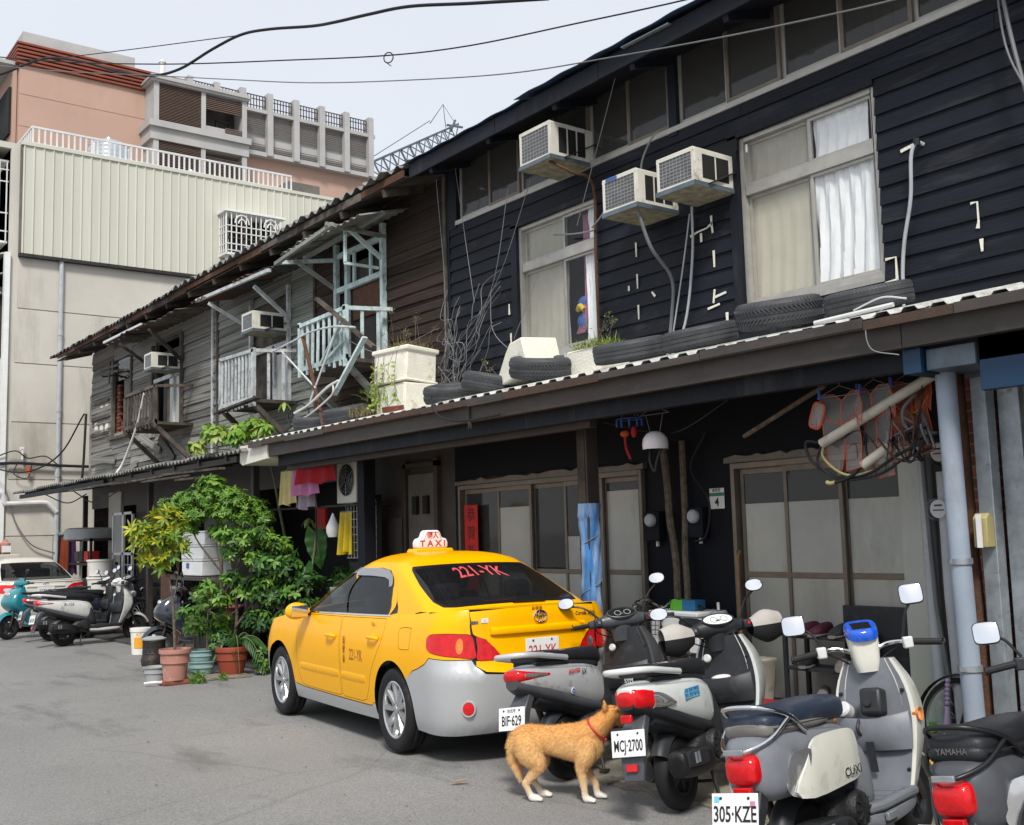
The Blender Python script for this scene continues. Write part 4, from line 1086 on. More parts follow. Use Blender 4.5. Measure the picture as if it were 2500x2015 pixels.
 # a plaster pier and red brick pier at the right end, with its bundle of pipes
bb(BM().bx(6.98,7.18,4.33,4.60,.05,2.21),'plaster_pier','frosted')
bp_=bb(BM().bx(6.62,6.96,3.70,3.98,.05,2.9),'brick_pier','mortar')
br2=MB().bx(-.055,.055,-.105,.105,-.028,.028).mesh('brick')
for r in range(39):
 for k,(dx,dy,rz)in enumerate(((-.13,.0,0),(0.02,.165-.0,PI/2),(.0,-.16,PI/2))):
  off=.055 if r%2 else-.0
  if k==0:loc=(6.62-WX+.045,3.80+off-6.5,.09+r*.0725);rot=0
  elif k==1:loc=(6.80-WX-(.05 if r%2 else-.03),3.98-6.5-.042,.09+r*.0725);rot=PI/2
  else:loc=(6.80-WX-(.05 if r%2 else-.03),3.70-6.5+.042,.09+r*.0725);rot=PI/2
  share('brick',br2,'brick_red',bp_,loc,(0,0,rot))
def pipe(label,pts,r,mat,n=12,rings=(),cat='pipe',ringmat='galv'):
 P=[Vector(p)for p in pts];o0=P[-1]
 t=thing('pipe',label,cat,o0)
 MB(T(*(-o0))).tube(P,r,n).build('tube',mat,t)
 for z in rings:
 # clamp at height z
  k=min(range(len(P)-1),key=lambda i:abs((P[i].z+P[i+1].z)/2-z));a,b=P[k],P[k+1]
  f=(z-a.z)/(b.z-a.z)if abs(b.z-a.z)>1e-6 else.5
  c=a.lerp(b,f)-o0
  MB().lathe([(r+.004,-.018),(r+.010,-.018),(r+.010,.018),(r+.004,.018)],n,T(*c)).bx(-.01-r-.03,-r,-.006,.006,-.015,.015,T(*c)).build('clamp',ringmat,t)
 return t
pipe('thick pale blue-grey downpipe standing in front of the brick pier',[(6.22,3.72,2.68),(6.22,3.71,1.6),(6.24,3.69,.05)],.062,'pvc_blue',18,(1.42,.78))
pipe('rusty brown iron pipe behind the pale blue downpipe',[(6.45,3.78,2.66),(6.42,3.76,2.45),(6.42,3.74,1.4),(6.43,3.70,.05)],.042,'rust',12)
pipe('white plastic pipe against the plaster pier',[(6.95,4.36,2.22),(6.95,4.36,1.3),(6.95,4.34,.05)],.05,'pvc_grey',12,())
pipe('thin grey conduit bound to the white pipe',[(6.86,4.33,2.6),(6.87,4.32,1.9),(6.88,4.30,1.1),(6.88,4.24,.6),(6.86,4.27,.06)],.018,'cable_grey',8)
pipe('grey bark-like plastic pipe left of the brick pier',[(6.80,4.12,2.0),(6.80,4.12,1.2),(6.82,4.10,.05)],.058,'pvc_grey',14)
pc=thing('steel_column','galvanised square steel column at the right end of the porch','column',(6.42,3.60,.05))
MB().bx(-.05,.05,-.05,.05,0,2.62).build('shaft','galv',pc,bevel=.006)
MB().bx(.06,.12,-.20,-.06,0,2.56).build('channel','galv',pc,bevel=.004)
MB().bx(.14,.16,-.22,-.16,0,2.45).build('angle_strip','white_steel',pc)
MB().bx(-.07,.07,-.12,.07,2.5,2.6).build('cap','steel_grey',pc)
sg=thing('blue_sign_panel','dark blue panel hanging below the canopy beam at the right edge','panel',(6.02,2.46,2.42))
MB().bx(0,.06,-4.5,.92,0,.36).build('board','sign_blue',sg,bevel=.004)
MB().bx(-.06,.32,1.26,1.38,.15,.30).build('bracket','sign_blue',sg)
MB().bx(-.02,.32,.93,1.25,.16,.29).build('lamp_box','steel_grey',sg,bevel=.005)
rsd=bb(BM().bx(6.55,6.58,-2.5,3.15,.05,2.45),'side_shutter','room_grey')
bb(BM().bx(6.53,6.56,3.10,3.16,.05,2.5).bx(6.53,6.56,-2.5,3.09,2.36,2.42),'shutter_frame','alu',rsd)
yb=thing('yellow_utility_box','yellowed plastic utility box strapped to the steel column','box',(6.33,3.60,1.50))
MB().prism([(-.05,0),(.04,0),(.04,.18),(-.015,.21),(-.05,.18)],-.045,.045,RX(PI/2)).build('cover','box_yellow',yb,bevel=.006)
MB().bx(-.075,-.062,-.02,.01,-.0,.2).build('terminal','white_paint',yb)
def meter(label,x,y,z,sc=1.0):
 t=thing('electric_meter',label,'meter',(x,y,z),group='electricity meters');
 F=RY(-PI/2)
 MB().lathe([(0,-.02),(.085*sc,-.02),(.09*sc,0),(.09*sc,.03)],24,F).build('base','cable_grey',t)
 MB().lathe([(.084*sc,.03),(.084*sc,.075),(.07*sc,.095),(0,.10)],24,F).build('cover','meter_glass',t)
 MB().lathe([(0,.0),(.062*sc,.0)],20,F@T(0,0,.06)).build('dial','white_paint',t)
 MB().bx(-.064,-.061,-.04*sc,.04*sc,-.012*sc,-.004*sc).bx(-.064,-.061,-.03*sc,.03*sc,.018*sc,.03*sc).build('counter','ink',t)
 return t
glassmat('meter_glass',(.93,.93,.92),.05,.05)
meter('upper round electric meter beside the pale blue downpipe',6.80,4.12,2.13)
meter('lower round electric meter beside the pale blue downpipe',6.80,4.15,1.75)
def meter_box(label,y,z):
 t=thing('electric_meter',label,'meter',(WX,y,z),group='electricity meters')
 MB().bx(-.09,-.005,-.09,.09,-.14,.13).build('box','black_wall',t,bevel=.01)
 MB().lathe([(0,.0),(.06,.0),(.06,.03),(.045,.05),(0,.052)],20,T(-.09,.0,.05)@RY(-PI/2)).build('dial','pvc_grey',t)
 MB().bx(-.03,-.01,-.012,.012,-.19,-.14).build('stub','white_paint',t)
meter_box('dark meter box on the black wall under the house number',6.74,1.72)
meter_box('dark meter box on the black wall nearest the blue-wrapped post',7.28,1.70)
hn=thing('house_number_plate','white and green house number plate reading 4 on the black wall','sign',(WX-.005,6.54,1.92))
MB().bx(-.004,0,-.085,.085,-.09,.09).build('plate','white_paint',hn,bevel=.002)
defmat('sign_green',(.03,.20,.12),rough=.5,var=.05)
MB().bx(-.0055,-.0042,-.083,.083,.02,.05).build('green_band','sign_green',hn)
FW=RZ(-PI/2)@RX(PI/2)
text('number','4',.10,'ink',hn,T(-.006,0,-.035)@FW,bold=.002)
text('street_name','新榮里',.032,'ink',hn,T(-.006,0,.07)@FW)
# the wooden beam ends, doorpost and cables on the black wall; a trunk-like pair of pipes
for k,(y,x,lab,r)in enumerate(((6.98,7.12,'bare wooden pole leaning on the black wall, left of its pair',.035),(6.86,7.12,'straight wooden pole on the black wall, right of its pair',.03))):
 o=MB().tube(spline([(x,y+.12*(1-k),2.45),(x,y+.08*(1-k),2.0),(x,y+.07*(1-k),1.75),(x-.02,y+.0,1.45),(x-.03,y-.02,1.1),(x-.03,y-.0,.05)],4),r,8).build('wooden_pole','bark',None)
 tag(o,lab,'pole')
 # red couplet paper and door of the neighbouring room
cp=thing('red_couplet','vertical red paper couplet with black characters beside the dark doorway','paper banner',(WX-.06,10.22,1.9))
MB().bx(-.004,0,-.13,.13,-.86,.10).build('paper','paper_red',cp)
for k,ch in enumerate('恭賀新禧'):text('character',ch,.17,'ink',cp,T(-.006,0,-.02-k*.21)@FW)
wl=OM()
for(a,b,c,d)in((10.62,11.0,.05,3.0),(11.0,11.62,.05,1.5),(11.0,11.62,2.42,3.0),(11.62,12.3,.05,3.0),(12.3,25.0,2.45,3.0),(16.2,18.4,.05,2.45),(20.5,22.0,.05,2.45),(12.3,13.2,.05,2.45)):
 wl.bx(WX,WX+.05,a,b,c,d)
ob(wl,'lower_wall','door_brown')
ob(OM().bx(WX-.03,WX,11.0,11.62,1.5,2.42),'door_panel','concrete_dark')
ob(OM().bx(WX-.06,WX,10.92,11.0,.05,2.6).bx(WX-.06,WX,11.64,11.70,.05,2.6).bx(WX-.06,WX,10.92,11.7,2.5,2.56),'door_frame','door_brown')
for y in(11.42,11.18):ob(OM().bx(WX-.075,WX-.031,y-.05,y+.05,1.93,2.15),'fuse_box','ac_dark')
ob(OM().bx(WX-.05,WX-.02,11.75,12.25,1.2,1.9),'cabinet','door_brown')
ob(OM().bx(WX+.9,WX+.92,12.3,25,.05,2.9),'back_room','room_dark')
ob(OM().bx(WX-.03,WX+.03,22.9,23.7,.05,2.75),'plaster_pier','concrete')
# white steel lattice gate
gt=thing('steel_gate','white steel grille gate standing open under the far canopy','gate',(7.0,22.2,.05))
def GTM():return MB(T(-7.0,-22.2,-.05))
GTM().bx(6.98,7.02,21.55,21.62,.1,2.3).bx(6.98,7.02,22.1,22.2,.1,2.3).bx(6.98,7.02,22.75,22.82,.1,2.3).bx(6.98,7.02,21.55,22.82,2.25,2.3).bx(6.98,7.02,21.55,22.82,1.45,1.5).bx(6.98,7.02,21.55,22.82,.1,.15).build('frame','white_steel',gt)
for k in range(9):GTM().bx(6.992,7.008,22.24+k*.055,22.255+k*.055,1.5,2.25).build('bar','white_steel',gt)
for k in range(6):GTM().bx(6.992,7.008,21.64,22.1,.25+k*.2,.27+k*.2).build('bar','white_steel',gt)
GTM().bx(6.992,7.008,21.85,21.87,.15,1.45).build('bar','white_steel',gt)
LC=thing('old_canopy','low old canopy of wavy grey asbestos sheets with splintered battens','canopy',(6.4,19,0))
def LM():return MB(T(-6.4,-19,0))
def lb(mb,name,mat,parent=None,**k):return mb.build(name,mat,parent or LC,**k)
yy=13.5;r=random.Random(21)
while yy<25.6:
 y1=yy+.95;dz=r.uniform(-.01,.02);dx=r.uniform(-.03,.03)
 def fn(u,v,yy=yy,y1=y1,dz=dz,dx=dx):
  y=lerp(yy,y1+.06,u);x=lerp(5.78+dx,7.17,v)
  return(x,y,2.85+.12*(x-5.78)+dz+.022*math.cos(2*PI*y/.146))
 lb(LM().sheet(fn,48,4),'asbestos_sheet','roof_asbestos',solid=.012);yy=y1
lb(LM().bx(5.88,5.94,13.9,25.4,2.72,2.80),'edge_beam','door_brown')
lb(LM().bx(5.80,5.86,19.5,25.5,2.71,2.79),'edge_beam','black_board')
for k,(y0,y1,z)in enumerate(((14.0,16.4,2.64),(15.2,17.4,2.62),(16.0,18.8,2.68),(17.8,20.0,2.66),(14.5,15.8,2.56),(18.9,21.5,2.7))):
 lb(LM().bar((5.73+.03*(k%3),y0,z),(5.76+.03*(k%2),y1,z+.05-.03*(k%3)),.07,.03),'loose_batten','old_wood')
for k in range(12):lb(LM().bar((5.85,14.2+k,2.79),(WX,14.2+k,2.94),.05,.08),'rafter','door_brown')
for(x,y)in((6.3,14.3),(7.0,24.9),(6.6,19.5)):lb(LM().bx(x,x+.09,y,y+.09,.05,2.75),'post','door_brown')
lb(LM().tube(spline([(6.0,24.2,2.75),(6.0,22.5,2.5),(6.0,21.2,2.62)],6),.012,5).tube(spline([(6.0,22.0,2.7),(6.1,21.0,2.45),(6.0,19.2,2.6)],6),.012,5),'drooping_cable','cable')
def tyre_proto(R0,W,groove=3,nb=40):
 c=MB();n=40;h=W/2
 prof=[(R0*.60,-h*.70),(R0*.64,-h*.90),(R0*.78,-h),(R0*.88,-h*.95),(R0*.945,-h*.80),(R0*.972,-h*.66)]
 ng=groove
 for k in range(ng+1):
  a=lerp(-h*.62,h*.62,k/(ng+1))+.005;b=lerp(-h*.62,h*.62,(k+1)/(ng+1))-.005
  prof+=[(R0*.972,a-.001),(R0*.985,a),(R0*.985,b),(R0*.972,b+.001)]
 prof+=[(R0*.972,h*.66),(R0*.945,h*.80),(R0*.88,h*.95),(R0*.78,h),(R0*.64,h*.90),(R0*.60,h*.70),(R0*.66,0),(R0*.60,-h*.70)]
 c.lathe(prof,n)
 t=MB()
 for k in range(nb):
  a=2*PI*k/nb
  for s in(-1,1):
   if groove==3:t.bx(-.004,.005,-PI*R0/nb*.34,PI*R0/nb*.34,-h*.24,h*.24,RZ(a+.03*s)@T(R0*.985,0,s*h*.36)@RX(.75*s))
   t.bx(-.01,.004,-PI*R0/nb*.32,PI*R0/nb*.32,-.012,.012,RZ(a)@T(R0*.948,0,s*h*.76)@RY(-.5*s))
 return c.mesh('carcass',50),t.mesh('tread')
TP=[tyre_proto(.315,.205,3,60),tyre_proto(.30,.165,2,72)]
def tyre(label,x,y,kind=0,sc=1.0,lift=0.,rz=0.,tilt=0.):
 t=thing('tyre',label,'tyre',(x,y,cz(x)+.055+lift+(.205,.165)[kind]/2*sc),group='tyres on the canopy',rot=(tilt,-CA,rz))
 a=share('carcass',TP[kind][0],'tyre',t,sc=(sc,)*3)
 b=share('tread',TP[kind][1],'tyre',t,sc=(sc,)*3);b["kind"]="stuff"
 return t
tyre('thick wide-tread car tyre on the canopy below the big curtained window',6.27,5.02,0,1.0,.02,.3)
tyre('low tyre on the canopy between the thick-tread tyre and the weedy planter',6.27,5.80,1,1.0,-.01)
tyre('flat tyre on the canopy nearest the right edge, below the drain hose',6.35,4.32,1,1.0,.0)
tyre('tyre mostly hidden behind the thick-tread tyre on the canopy',6.72,4.95,1,.9,-.02)
tyre('tyre on the canopy just right of the weedy foam planter',6.27,6.60,1,1.05,.0,.2)
tyre('smooth dark tyre on the canopy in front of the tilted foam lid',6.25,7.74,0,1.0,.0,1.0)
tyre('dark tyre on the canopy, second of the three between the foam boxes',6.30,8.62,0,.95,-.05,2.0)
tyre('worn tyre on the canopy right beside the tall foam planter',6.32,9.35,0,.95,-.06,.7)
tyre('old tyre at the left end of the canopy under the balcony',6.30,12.40,0,.9,-.05,.7)
tyre('old tyre at the left end of the canopy, right of another old tyre',6.30,11.62,0,.9,-.03,.2)
# foam boxes on the canopy
def foam_box(label,x,y,z,sx,sy,sz,rot,lidgap=False,top=True,group='foam boxes on the canopy'):
 t=thing('foam_box',label,'foam box',(x,y,z),rot=rot,group=group)
 m=MB();r=random.Random(int(y*100))
 w=.04
 m.bx(-sx/2,sx/2,-sy/2,-sy/2+w,0,sz).bx(-sx/2,sx/2,sy/2-w,sy/2,0,sz).bx(-sx/2,-sx/2+w,-sy/2+w,sy/2-w,0,sz).bx(sx/2-w,sx/2,-sy/2+w,sy/2-w,0,sz).bx(-sx/2+w,sx/2-w,-sy/2+w,sy/2-w,0,.04)
 m.build('box','foam',t,bevel=.012)
 MB().bx(-sx/2+w,sx/2-w,-sy/2+w,sy/2-w,.04,sz-.03).build('soil','soil',t)
 return t
fb1=foam_box('upper yellowed foam planter with dry weeds, stacked on another foam box',6.42,10.45,cz(6.42)+.30,.42,.60,.36,(0,.05,.12))
fb0=foam_box('lower yellowed foam box under the weedy foam planter on the canopy',6.42,10.42,cz(6.42)-.05,.42,.58,.34,(0,.0,.05))
MB().bx(-.235,.235,-.325,.325,.345,.40).bx(-.23,.23,-.32,.32,.0,.03).build('rim','foam',fb1,bevel=.02)
lid=thing('foam_block','tilted broken foam box lid with a slot, propped behind a tyre','foam lid',(6.38,7.98,cz(6.38)+.12),rot=(.0,-.05,-.18))
MB().prism([(-.52,-.10),(.02,-.02),(.20,.05),(.12,.32),(-.12,.30),(-.22,.22)],-.22,.16,Matrix(((0,0,1,0),(-1,0,0,0),(0,1,0,0),(0,0,0,1)))).build('shell','foam',lid,bevel=.012)
MB().bx(-.228,-.218,-.16,-.04,.06,.10).build('slot','ac_dark',lid)
foam_box('foam planter with bright green weeds in front of the smaller window',6.52,7.28,cz(6.52)-.02,.34,.50,.24,(0,-.1,0))
bk=tag(MB(T(0,0,0)).bx(-.05,.05,-.11,.11,0,.06).build('loose_brick','brick_red'),'red brick lying at the canopy edge below the tall foam planter','brick')
bk.location=(6.0,10.0,cz(6.0)+.03);bk.rotation_euler=(0,-CA,.4)
st=thing('pipe_offcut','white plastic pipe offcut lying along the canopy edge near a tyre','pipe',(6.0,4.1,cz(6.0)+.06))
MB().tube([(-.04,.38,-.02),(.0,0,0),(.02,-.18,.01)],.016,8).tube(spline([(.0,.1,.02),(.02,-.1,.07),(.06,-.25,.04)],5),.006,5).build('tube','white_steel',st)
# == cars
def carpaint(name,col,flake=0.,rough=.28):
 defmat(name,col,rough=rough,var=.015,scale=1.2,coat=.22,metal=flake,spec=.16)
carpaint('taxi_yellow',(.93,.44,.0))
carpaint('taxi_silver',(.52,.53,.54),.30,.34)
carpaint('car_white',(.62,.60,.54),.0,.3)
defmat('rubber',(.012,.012,.013),rough=.65,var=.1)
defmat('trim_black',(.010,.010,.011),rough=.35,var=.05)
defmat('chrome',(.75,.75,.76),rough=.08,metal=1.,var=.03)
defmat('alloy',(.55,.56,.57),rough=.28,metal=.85,var=.05)
defmat('lamp_red',(.60,.006,.010),rough=.12,var=.22,scale=22,coat=.5,spec=.4,bump=.12,bscale=120)
defmat('lamp_amber',(.70,.20,.01),rough=.1,var=.2,scale=40,coat=1.)
defmat('lamp_clear',(.70,.70,.70),rough=.10,var=.10,scale=16,coat=1.,metal=.85)
defmat('underside',(.012,.012,.012),rough=.9)
defmat('seat_grey',(.05,.05,.052),rough=.8)
defmat('plate_white',(.76,.77,.76),rough=.35,var=.03)
defmat('sign_white',(.80,.74,.75),rough=.35,var=.02)
glassmat('car_glass',(.34,.38,.37),.02,.02,(.05,.06,.06))
glassmat('visor',(.75,.77,.80),.06,.45,(.55,.57,.60))  # pale diffuse tone stands in for reflections on the visors
glassmat('rear_glass',(.34,.36,.37),.02,.10,(.09,.09,.10))
def resample(poly,step,closed=True):
 out=[];n=len(poly)
 for i in range(n if closed else n-1):
  a=Vector(poly[i]);b=Vector(poly[(i+1)%n]);L=(b-a).length
  m=max(1,int(math.ceil(L/step)))
  for k in range(m):out.append(a.lerp(b,k/m))
 if not closed:out.append(Vector(poly[-1]))
 return out
def inside(p,poly):
 x,y=p;c=False;n=len(poly);j=n-1
 for i in range(n):
  xi,yi=poly[i];xj,yj=poly[j]
  if(yi>y)!=(yj>y)and x<(xj-xi)*(y-yi)/(yj-yi)+xi:c=not c
  j=i
 return c
def grow(poly,d):
 """offset a closed 2D outline outwards by d"""
 P=[Vector(p)for p in poly];n=len(P)
 A=sum(P[i].x*P[(i+1)%n].y-P[(i+1)%n].x*P[i].y for i in range(n))
 s=1 if A>0 else-1;out=[]
 for i in range(n):
  e1=(P[i]-P[i-1]);e2=(P[(i+1)%n]-P[i])
  if e1.length<1e-9 or e2.length<1e-9:out.append(tuple(P[i]));continue
  n1=Vector((e1.y,-e1.x)).normalized()*s;n2=Vector((e2.y,-e2.x)).normalized()*s
  m=n1+n2
  if m.length<.3:m=n1
  m.normalize();k=1/max(.5,m.dot(n1))
  out.append(tuple(P[i]+m*d*k))
 return out
def smooth2(pts,n=5,closed=True):
 return[(p.x,p.y)for p in spline([(a,b,0)for a,b in pts],n,closed)]
def panel(outer,holes,fn,step=.045,sides=(1,),inset=0.):
 """triangulated sheet over a 2D outline, mapped to 3D by fn(a, b, inset)"""
 o=[tuple(p)for p in resample(outer,step)]
 hs=[[tuple(p)for p in resample(h,step)]for h in holes]
 V=[];E=[]
 for loop in[o]+hs:
  k=len(V);n=len(loop);V+=[Vector(p)for p in loop];E+=[(k+i,k+(i+1)%n)for i in range(n)]
 bnd=np.array([(v.x,v.y)for v in V])
 xs=[p[0]for p in o];ys=[p[1]for p in o]
 x=min(xs)+step*.5;row=0
 while x<max(xs):
  y=min(ys)+(step*.5 if row%2 else step*.25)
  while y<max(ys):
   if inside((x,y),o)and not any(inside((x,y),h)for h in hs):
    if np.min((bnd[:,0]-x)**2+(bnd[:,1]-y)**2)>(step*.5)**2:V.append(Vector((x,y)))
   y+=step
  x+=step;row+=1
 r=delaunay_2d_cdt(V,E,[],0,1e-6)
 vs,fs=r[0],r[2]
 tri=[]
 for f in fs:
  cx=sum(vs[i].x for i in f)/len(f);cy=sum(vs[i].y for i in f)/len(f)
  if inside((cx,cy),o)and not any(inside((cx,cy),h)for h in hs):tri.append(tuple(f))
 m=MB()
 pts=[fn(v.x,v.y,inset)for v in vs]
 for s in sides:m.add([(p[0],p[1]*s,p[2])for p in pts],tri)
 return m
class CarShell:
 """lower body as a stack of plan outlines; q runs rear centre -> left side -> front centre"""
 def __init__(c,xr,w,xf,ztop,a=-.55,b=2.75,nr=2.8,nf=2.4,k=.85):
  c.xr,c.w,c.xf,c.ztop,c.a,c.b,c.nr,c.nf,c.k=xr,w,xf,ztop,a,b,nr,nf,k
  c.q0=a-k*PI/2;c.q1=b+k*PI/2
 def pt(c,q,z,inset=0.):
  w=interp(c.w,z)-inset
  if q<c.a:
   ph=min(PI/2,(c.a-q)/c.k);ph=PI/2 if ph>PI/2-.004 else ph;xr=interp(c.xr,z)+inset
   x=c.a+(xr-c.a)*max(0,math.sin(ph))**(2/c.nr);y=0 if ph>=PI/2 else w*max(0,math.cos(ph))**(2/c.nr)
  elif q>c.b:
   ph=min(PI/2,(q-c.b)/c.k);ph=PI/2 if ph>PI/2-.004 else ph;xf=interp(c.xf,z)-inset
   x=c.b+(xf-c.b)*max(0,math.sin(ph))**(2/c.nf);y=0 if ph>=PI/2 else w*max(0,math.cos(ph))**(2/c.nf)
  else:
   x=q;y=w
  if y>.2 and c.a<q<c.b:y+=.0
  return(x,y,z)
 def qy(c,y,z):
  w=interp(c.w,z);return c.a-c.k*math.acos(min(1,max(0,y/w))**(c.nr/2))
 def qyf(c,y,z):
  w=interp(c.w,z);return c.b+c.k*math.acos(min(1,max(0,y/w))**(c.nf/2))
class Green:
 """glasshouse"""
 def __init__(g,xr,w,xf,ca=.34,cb=.5,nr=4.5,nf=3.2,k=.6):
  g.xr,g.w,g.xf,g.ca,g.cb,g.nr,g.nf,g.k=xr,w,xf,ca,cb,nr,nf,k
 def ab(g,z):
  return interp(g.xr,z)+g.ca,interp(g.xf,z)-g.cb
 def pt(g,u,z,inset=0.):
  a,b=g.ab(z);w=interp(g.w,z)-inset
  if u<0:
   ph=min(PI/2,-u/g.k);xr=interp(g.xr,z)+inset
   if ph>PI/2-.006:return(xr,0,z)
   return(a+(xr-a)*max(0,math.sin(ph))**(2/g.nr),w*max(0,math.cos(ph))**(2/g.nr),z)
  if u>2:
   ph=min(PI/2,(u-2)/g.k);xf=interp(g.xf,z)-inset
   if ph>PI/2-.006:return(xf,0,z)
   return(b+(xf-b)*max(0,math.sin(ph))**(2/g.nf),w*max(0,math.cos(ph))**(2/g.nf),z)
  return(lerp(a,b,u/2),w,z)
 def ux(g,x,z):
  a,b=g.ab(z)
  if x<a:return-g.k*math.asin(min(1,((a-x)/g.ca))**(g.nr/2))
  if x>b:return 2+g.k*math.asin(min(1,((x-b)/g.cb))**(g.nf/2))
  return 2*(x-a)/(b-a)
 def uy(g,y,z):
  return-g.k*math.acos(min(1,max(0,y/interp(g.w,z)))**(g.nr/2))
 def uyf(g,y,z):
  return 2+g.k*math.acos(min(1,max(0,y/interp(g.w,z)))**(g.nf/2))
def alloy_wheel(parent,x,y,side,r=.315,wd=.195,spokes=9,rimr=.205,paint='alloy',name='wheel'):
 """wheel with its axle along y; side=+1 -> outer face towards +y"""
 F=T(x,y,r)@(RX(-PI/2)if side>0 else RX(PI/2))
 W=MB(F).lathe([(rimr*1.03,-wd*.42),(r*.82,-wd*.5),(r*.94,-wd*.46),(r*.985,-wd*.36),(r,-wd*.2),(r*.992,-.035),(r*.985,-.033),(r*.985,-.028),(r*.992,-.026),(r,0),(r*.992,.026),(r*.985,.028),(r*.985,.033),(r*.992,.035),(r,wd*.2),(r*.985,wd*.36),(r*.94,wd*.46),(r*.82,wd*.5),(rimr*1.03,wd*.42)],40).build(name,'tyre_clean',parent,50)
 MB(F).lathe([(rimr*1.04,wd*.43),(rimr*1.0,wd*.45),(rimr*.95,wd*.40),(rimr*.93,wd*.1),(rimr*.93,-wd*.42)],36).build('rim',paint,W)
 MB(F).lathe([(0,-.02),(rimr*.93,-.02)],28).build('brake_disc','dark_steel',W)
 sp=MB(F)
 for k in range(spokes):
  M=RZ(2*PI*k/spokes)
  a0,a1=.020,.026
  z0,z1=wd*.30,wd*.40
  sp.add([(.03,-a0*1.2,z0-.02),(.03,a0*1.2,z0-.02),(rimr*.95,a1,z1-.03),(rimr*.95,-a1,z1-.03),(.03,-a0*.8,z0+.006),(.03,a0*.8,z0+.006),(rimr*.95,a1*.55,z1),(rimr*.95,-a1*.55,z1)],[(0,3,2,1),(4,5,6,7),(0,1,5,4),(1,2,6,5),(2,3,7,6),(3,0,4,7)],M)
 sp.lathe([(0,wd*.30+.012),(.03,wd*.30+.012),(.055,wd*.30),(.06,wd*.30-.03)],20)
 sp.build('spokes',paint,W)
 MB(F).lathe([(0,wd*.30+.016),(.026,wd*.30+.014),(.028,wd*.30+.008)],16).build('hub_cap','alloy',W)
 nt_=MB(F)
 for k in range(5):nt_.lathe([(.008,0),(.008,.004)],8,RZ(2*PI*k/5+.3)@T(.042,0,wd*.30+.004),cap1=True)
 nt_.build('lug_nuts','trim_black',W)
 return W
def build_taxi():
 t=thing('taxi','yellow taxi saloon with silver bumpers and a white roof sign, parked by the porch','car',(5.248,7.422,0),PI/2-.077)
 t.scale=(.925,.933,1.03)
 S=CarShell([(.17,-.86),(.24,-.96),(.34,-1.0),(.46,-1.02),(.56,-1.03),(.605,-1.036),(.652,-1.03),(.676,-.992),(.80,-.965),(.92,-.955),(1.02,-.955),(1.08,-.94)],[(.17,.79),(.26,.83),(.36,.852),(.5,.868),(.62,.878),(.72,.878),(.82,.868),(.90,.852),(.97,.832),(1.02,.805),(1.08,.76)],[(.17,3.32),(.26,3.42),(.4,3.50),(.52,3.51),(.62,3.47),(.70,3.40),(.78,3.28),(.86,3.1),(1.0,2.9)],None)
 P=S.pt
 def ztop(q):
  return interp([(S.q0,1.078),(-1.2,1.078),(-.80,1.07),(-.55,1.05),(-.3,1.025),(0,1.0),(.5,.985),(1.0,.975),(1.5,.965),(2.0,.955),(2.4,.925),(2.75,.880),(3.1,.825),(3.5,.765),(S.q1,.735)],q)
 arch_r=.368
 def arch(cx,a0,a1,n=16,r=arch_r):
  return[(cx+r*math.cos(lerp(a0,a1,k/n)),.315+r*math.sin(lerp(a0,a1,k/n)))for k in range(n+1)]
  # outlines -----------------------------------------------------
 tl=smooth2([(-.615,.855),(-.655,.905),(S.qy(.79,.918),.918),(S.qy(.70,.914),.914),(S.qy(.605,.900),.90),(S.qy(.585,.82),.82),(S.qy(.59,.742),.742),(S.qy(.70,.748),.748),(-.70,.785)],4)
 tli=[(S.qy(.57,.89),.89),(S.qy(.49,.862),.862),(S.qy(.42,.80),.80),(S.qy(.375,.738),.738),(S.qy(.45,.725),.725),(S.qy(.575,.73),.73),(S.qy(.568,.81),.81)]
 lip=[(q,ztop(q))for q in np.linspace(S.qy(.612,1.06),3.2,40)]
 fr=[(S.q1-.02,.735)]
 front=[(3.35,ztop(3.35)),(3.7,ztop(3.7)),(S.q1-.001,.735),(S.q1-.001,.60),(3.5,.60),(3.15,.56)]
 a_f=arch(2.6,.70,PI-.02)
 a_r=arch(0,.05,PI-.75)
 sill=[(2.24,.36),(2.20,.33),(2.0,.315),(1.0,.305),(.45,.305),(.40,.33)]
 body=lip+front+a_f+sill+a_r+[(-.40,.64),(-.50,.665),(-.60,.705),(-.68,.748),(S.qy(.80,.738),.738)]
 # taillight notch up to the boot seam
 body+=[(S.qy(.61,.735),.735),(S.qy(.604,.78),.78),(S.qy(.61,.88),.88),(S.qy(.612,1.0),1.0)]
 fdoor=smooth2([(2.06,.952),(2.10,.80),(2.12,.62),(2.10,.45),(2.02,.335),(1.9,.325),(1.4,.32),(1.12,.32),(1.07,.335),(1.065,.5),(1.065,.8),(1.075,.965)],1)
 rdoor=smooth2([(1.055,.965),(1.045,.8),(1.045,.5),(1.05,.335),(1.0,.32),(.62,.32),(.53,.34),(.47,.42),(.40,.56),(.30,.68),(.20,.80),(.16,.90),(.165,.985)],1)
 flap=smooth2([(-.13,.93),(-.31,.94),(-.33,.92),(-.33,.80),(-.31,.78),(-.18,.775),(-.14,.79),(-.12,.86)],2)
 for s in(1,-1):
  fd=fdoor;rd=rdoor
 body_m=panel(body,[tl,fdoor,rdoor,flap],P,.05,(1,-1))
 bo=body_m.build('body','taxi_yellow',t,50)
 inner=panel([(S.q0+.001,.2),(S.q0+.001,1.06)]+[(q,ztop(q)-.012)for q in np.linspace(-1.8,3.9,50)]+[(S.q1-.001,.70),(S.q1-.001,.2),(2.6+.36,.2)]+arch(2.6,-.32,PI+.32,18,.375)+[(.38,.2)]+arch(0,-.32,PI+.32,18,.375)+[(-.4,.2)],[],lambda q,z,i:P(q,z,.012),.09,(1,-1))
 inner.build('light_block_shell','trim_black',t,50)  # added black shell behind the panels, darkens gaps and blocks light
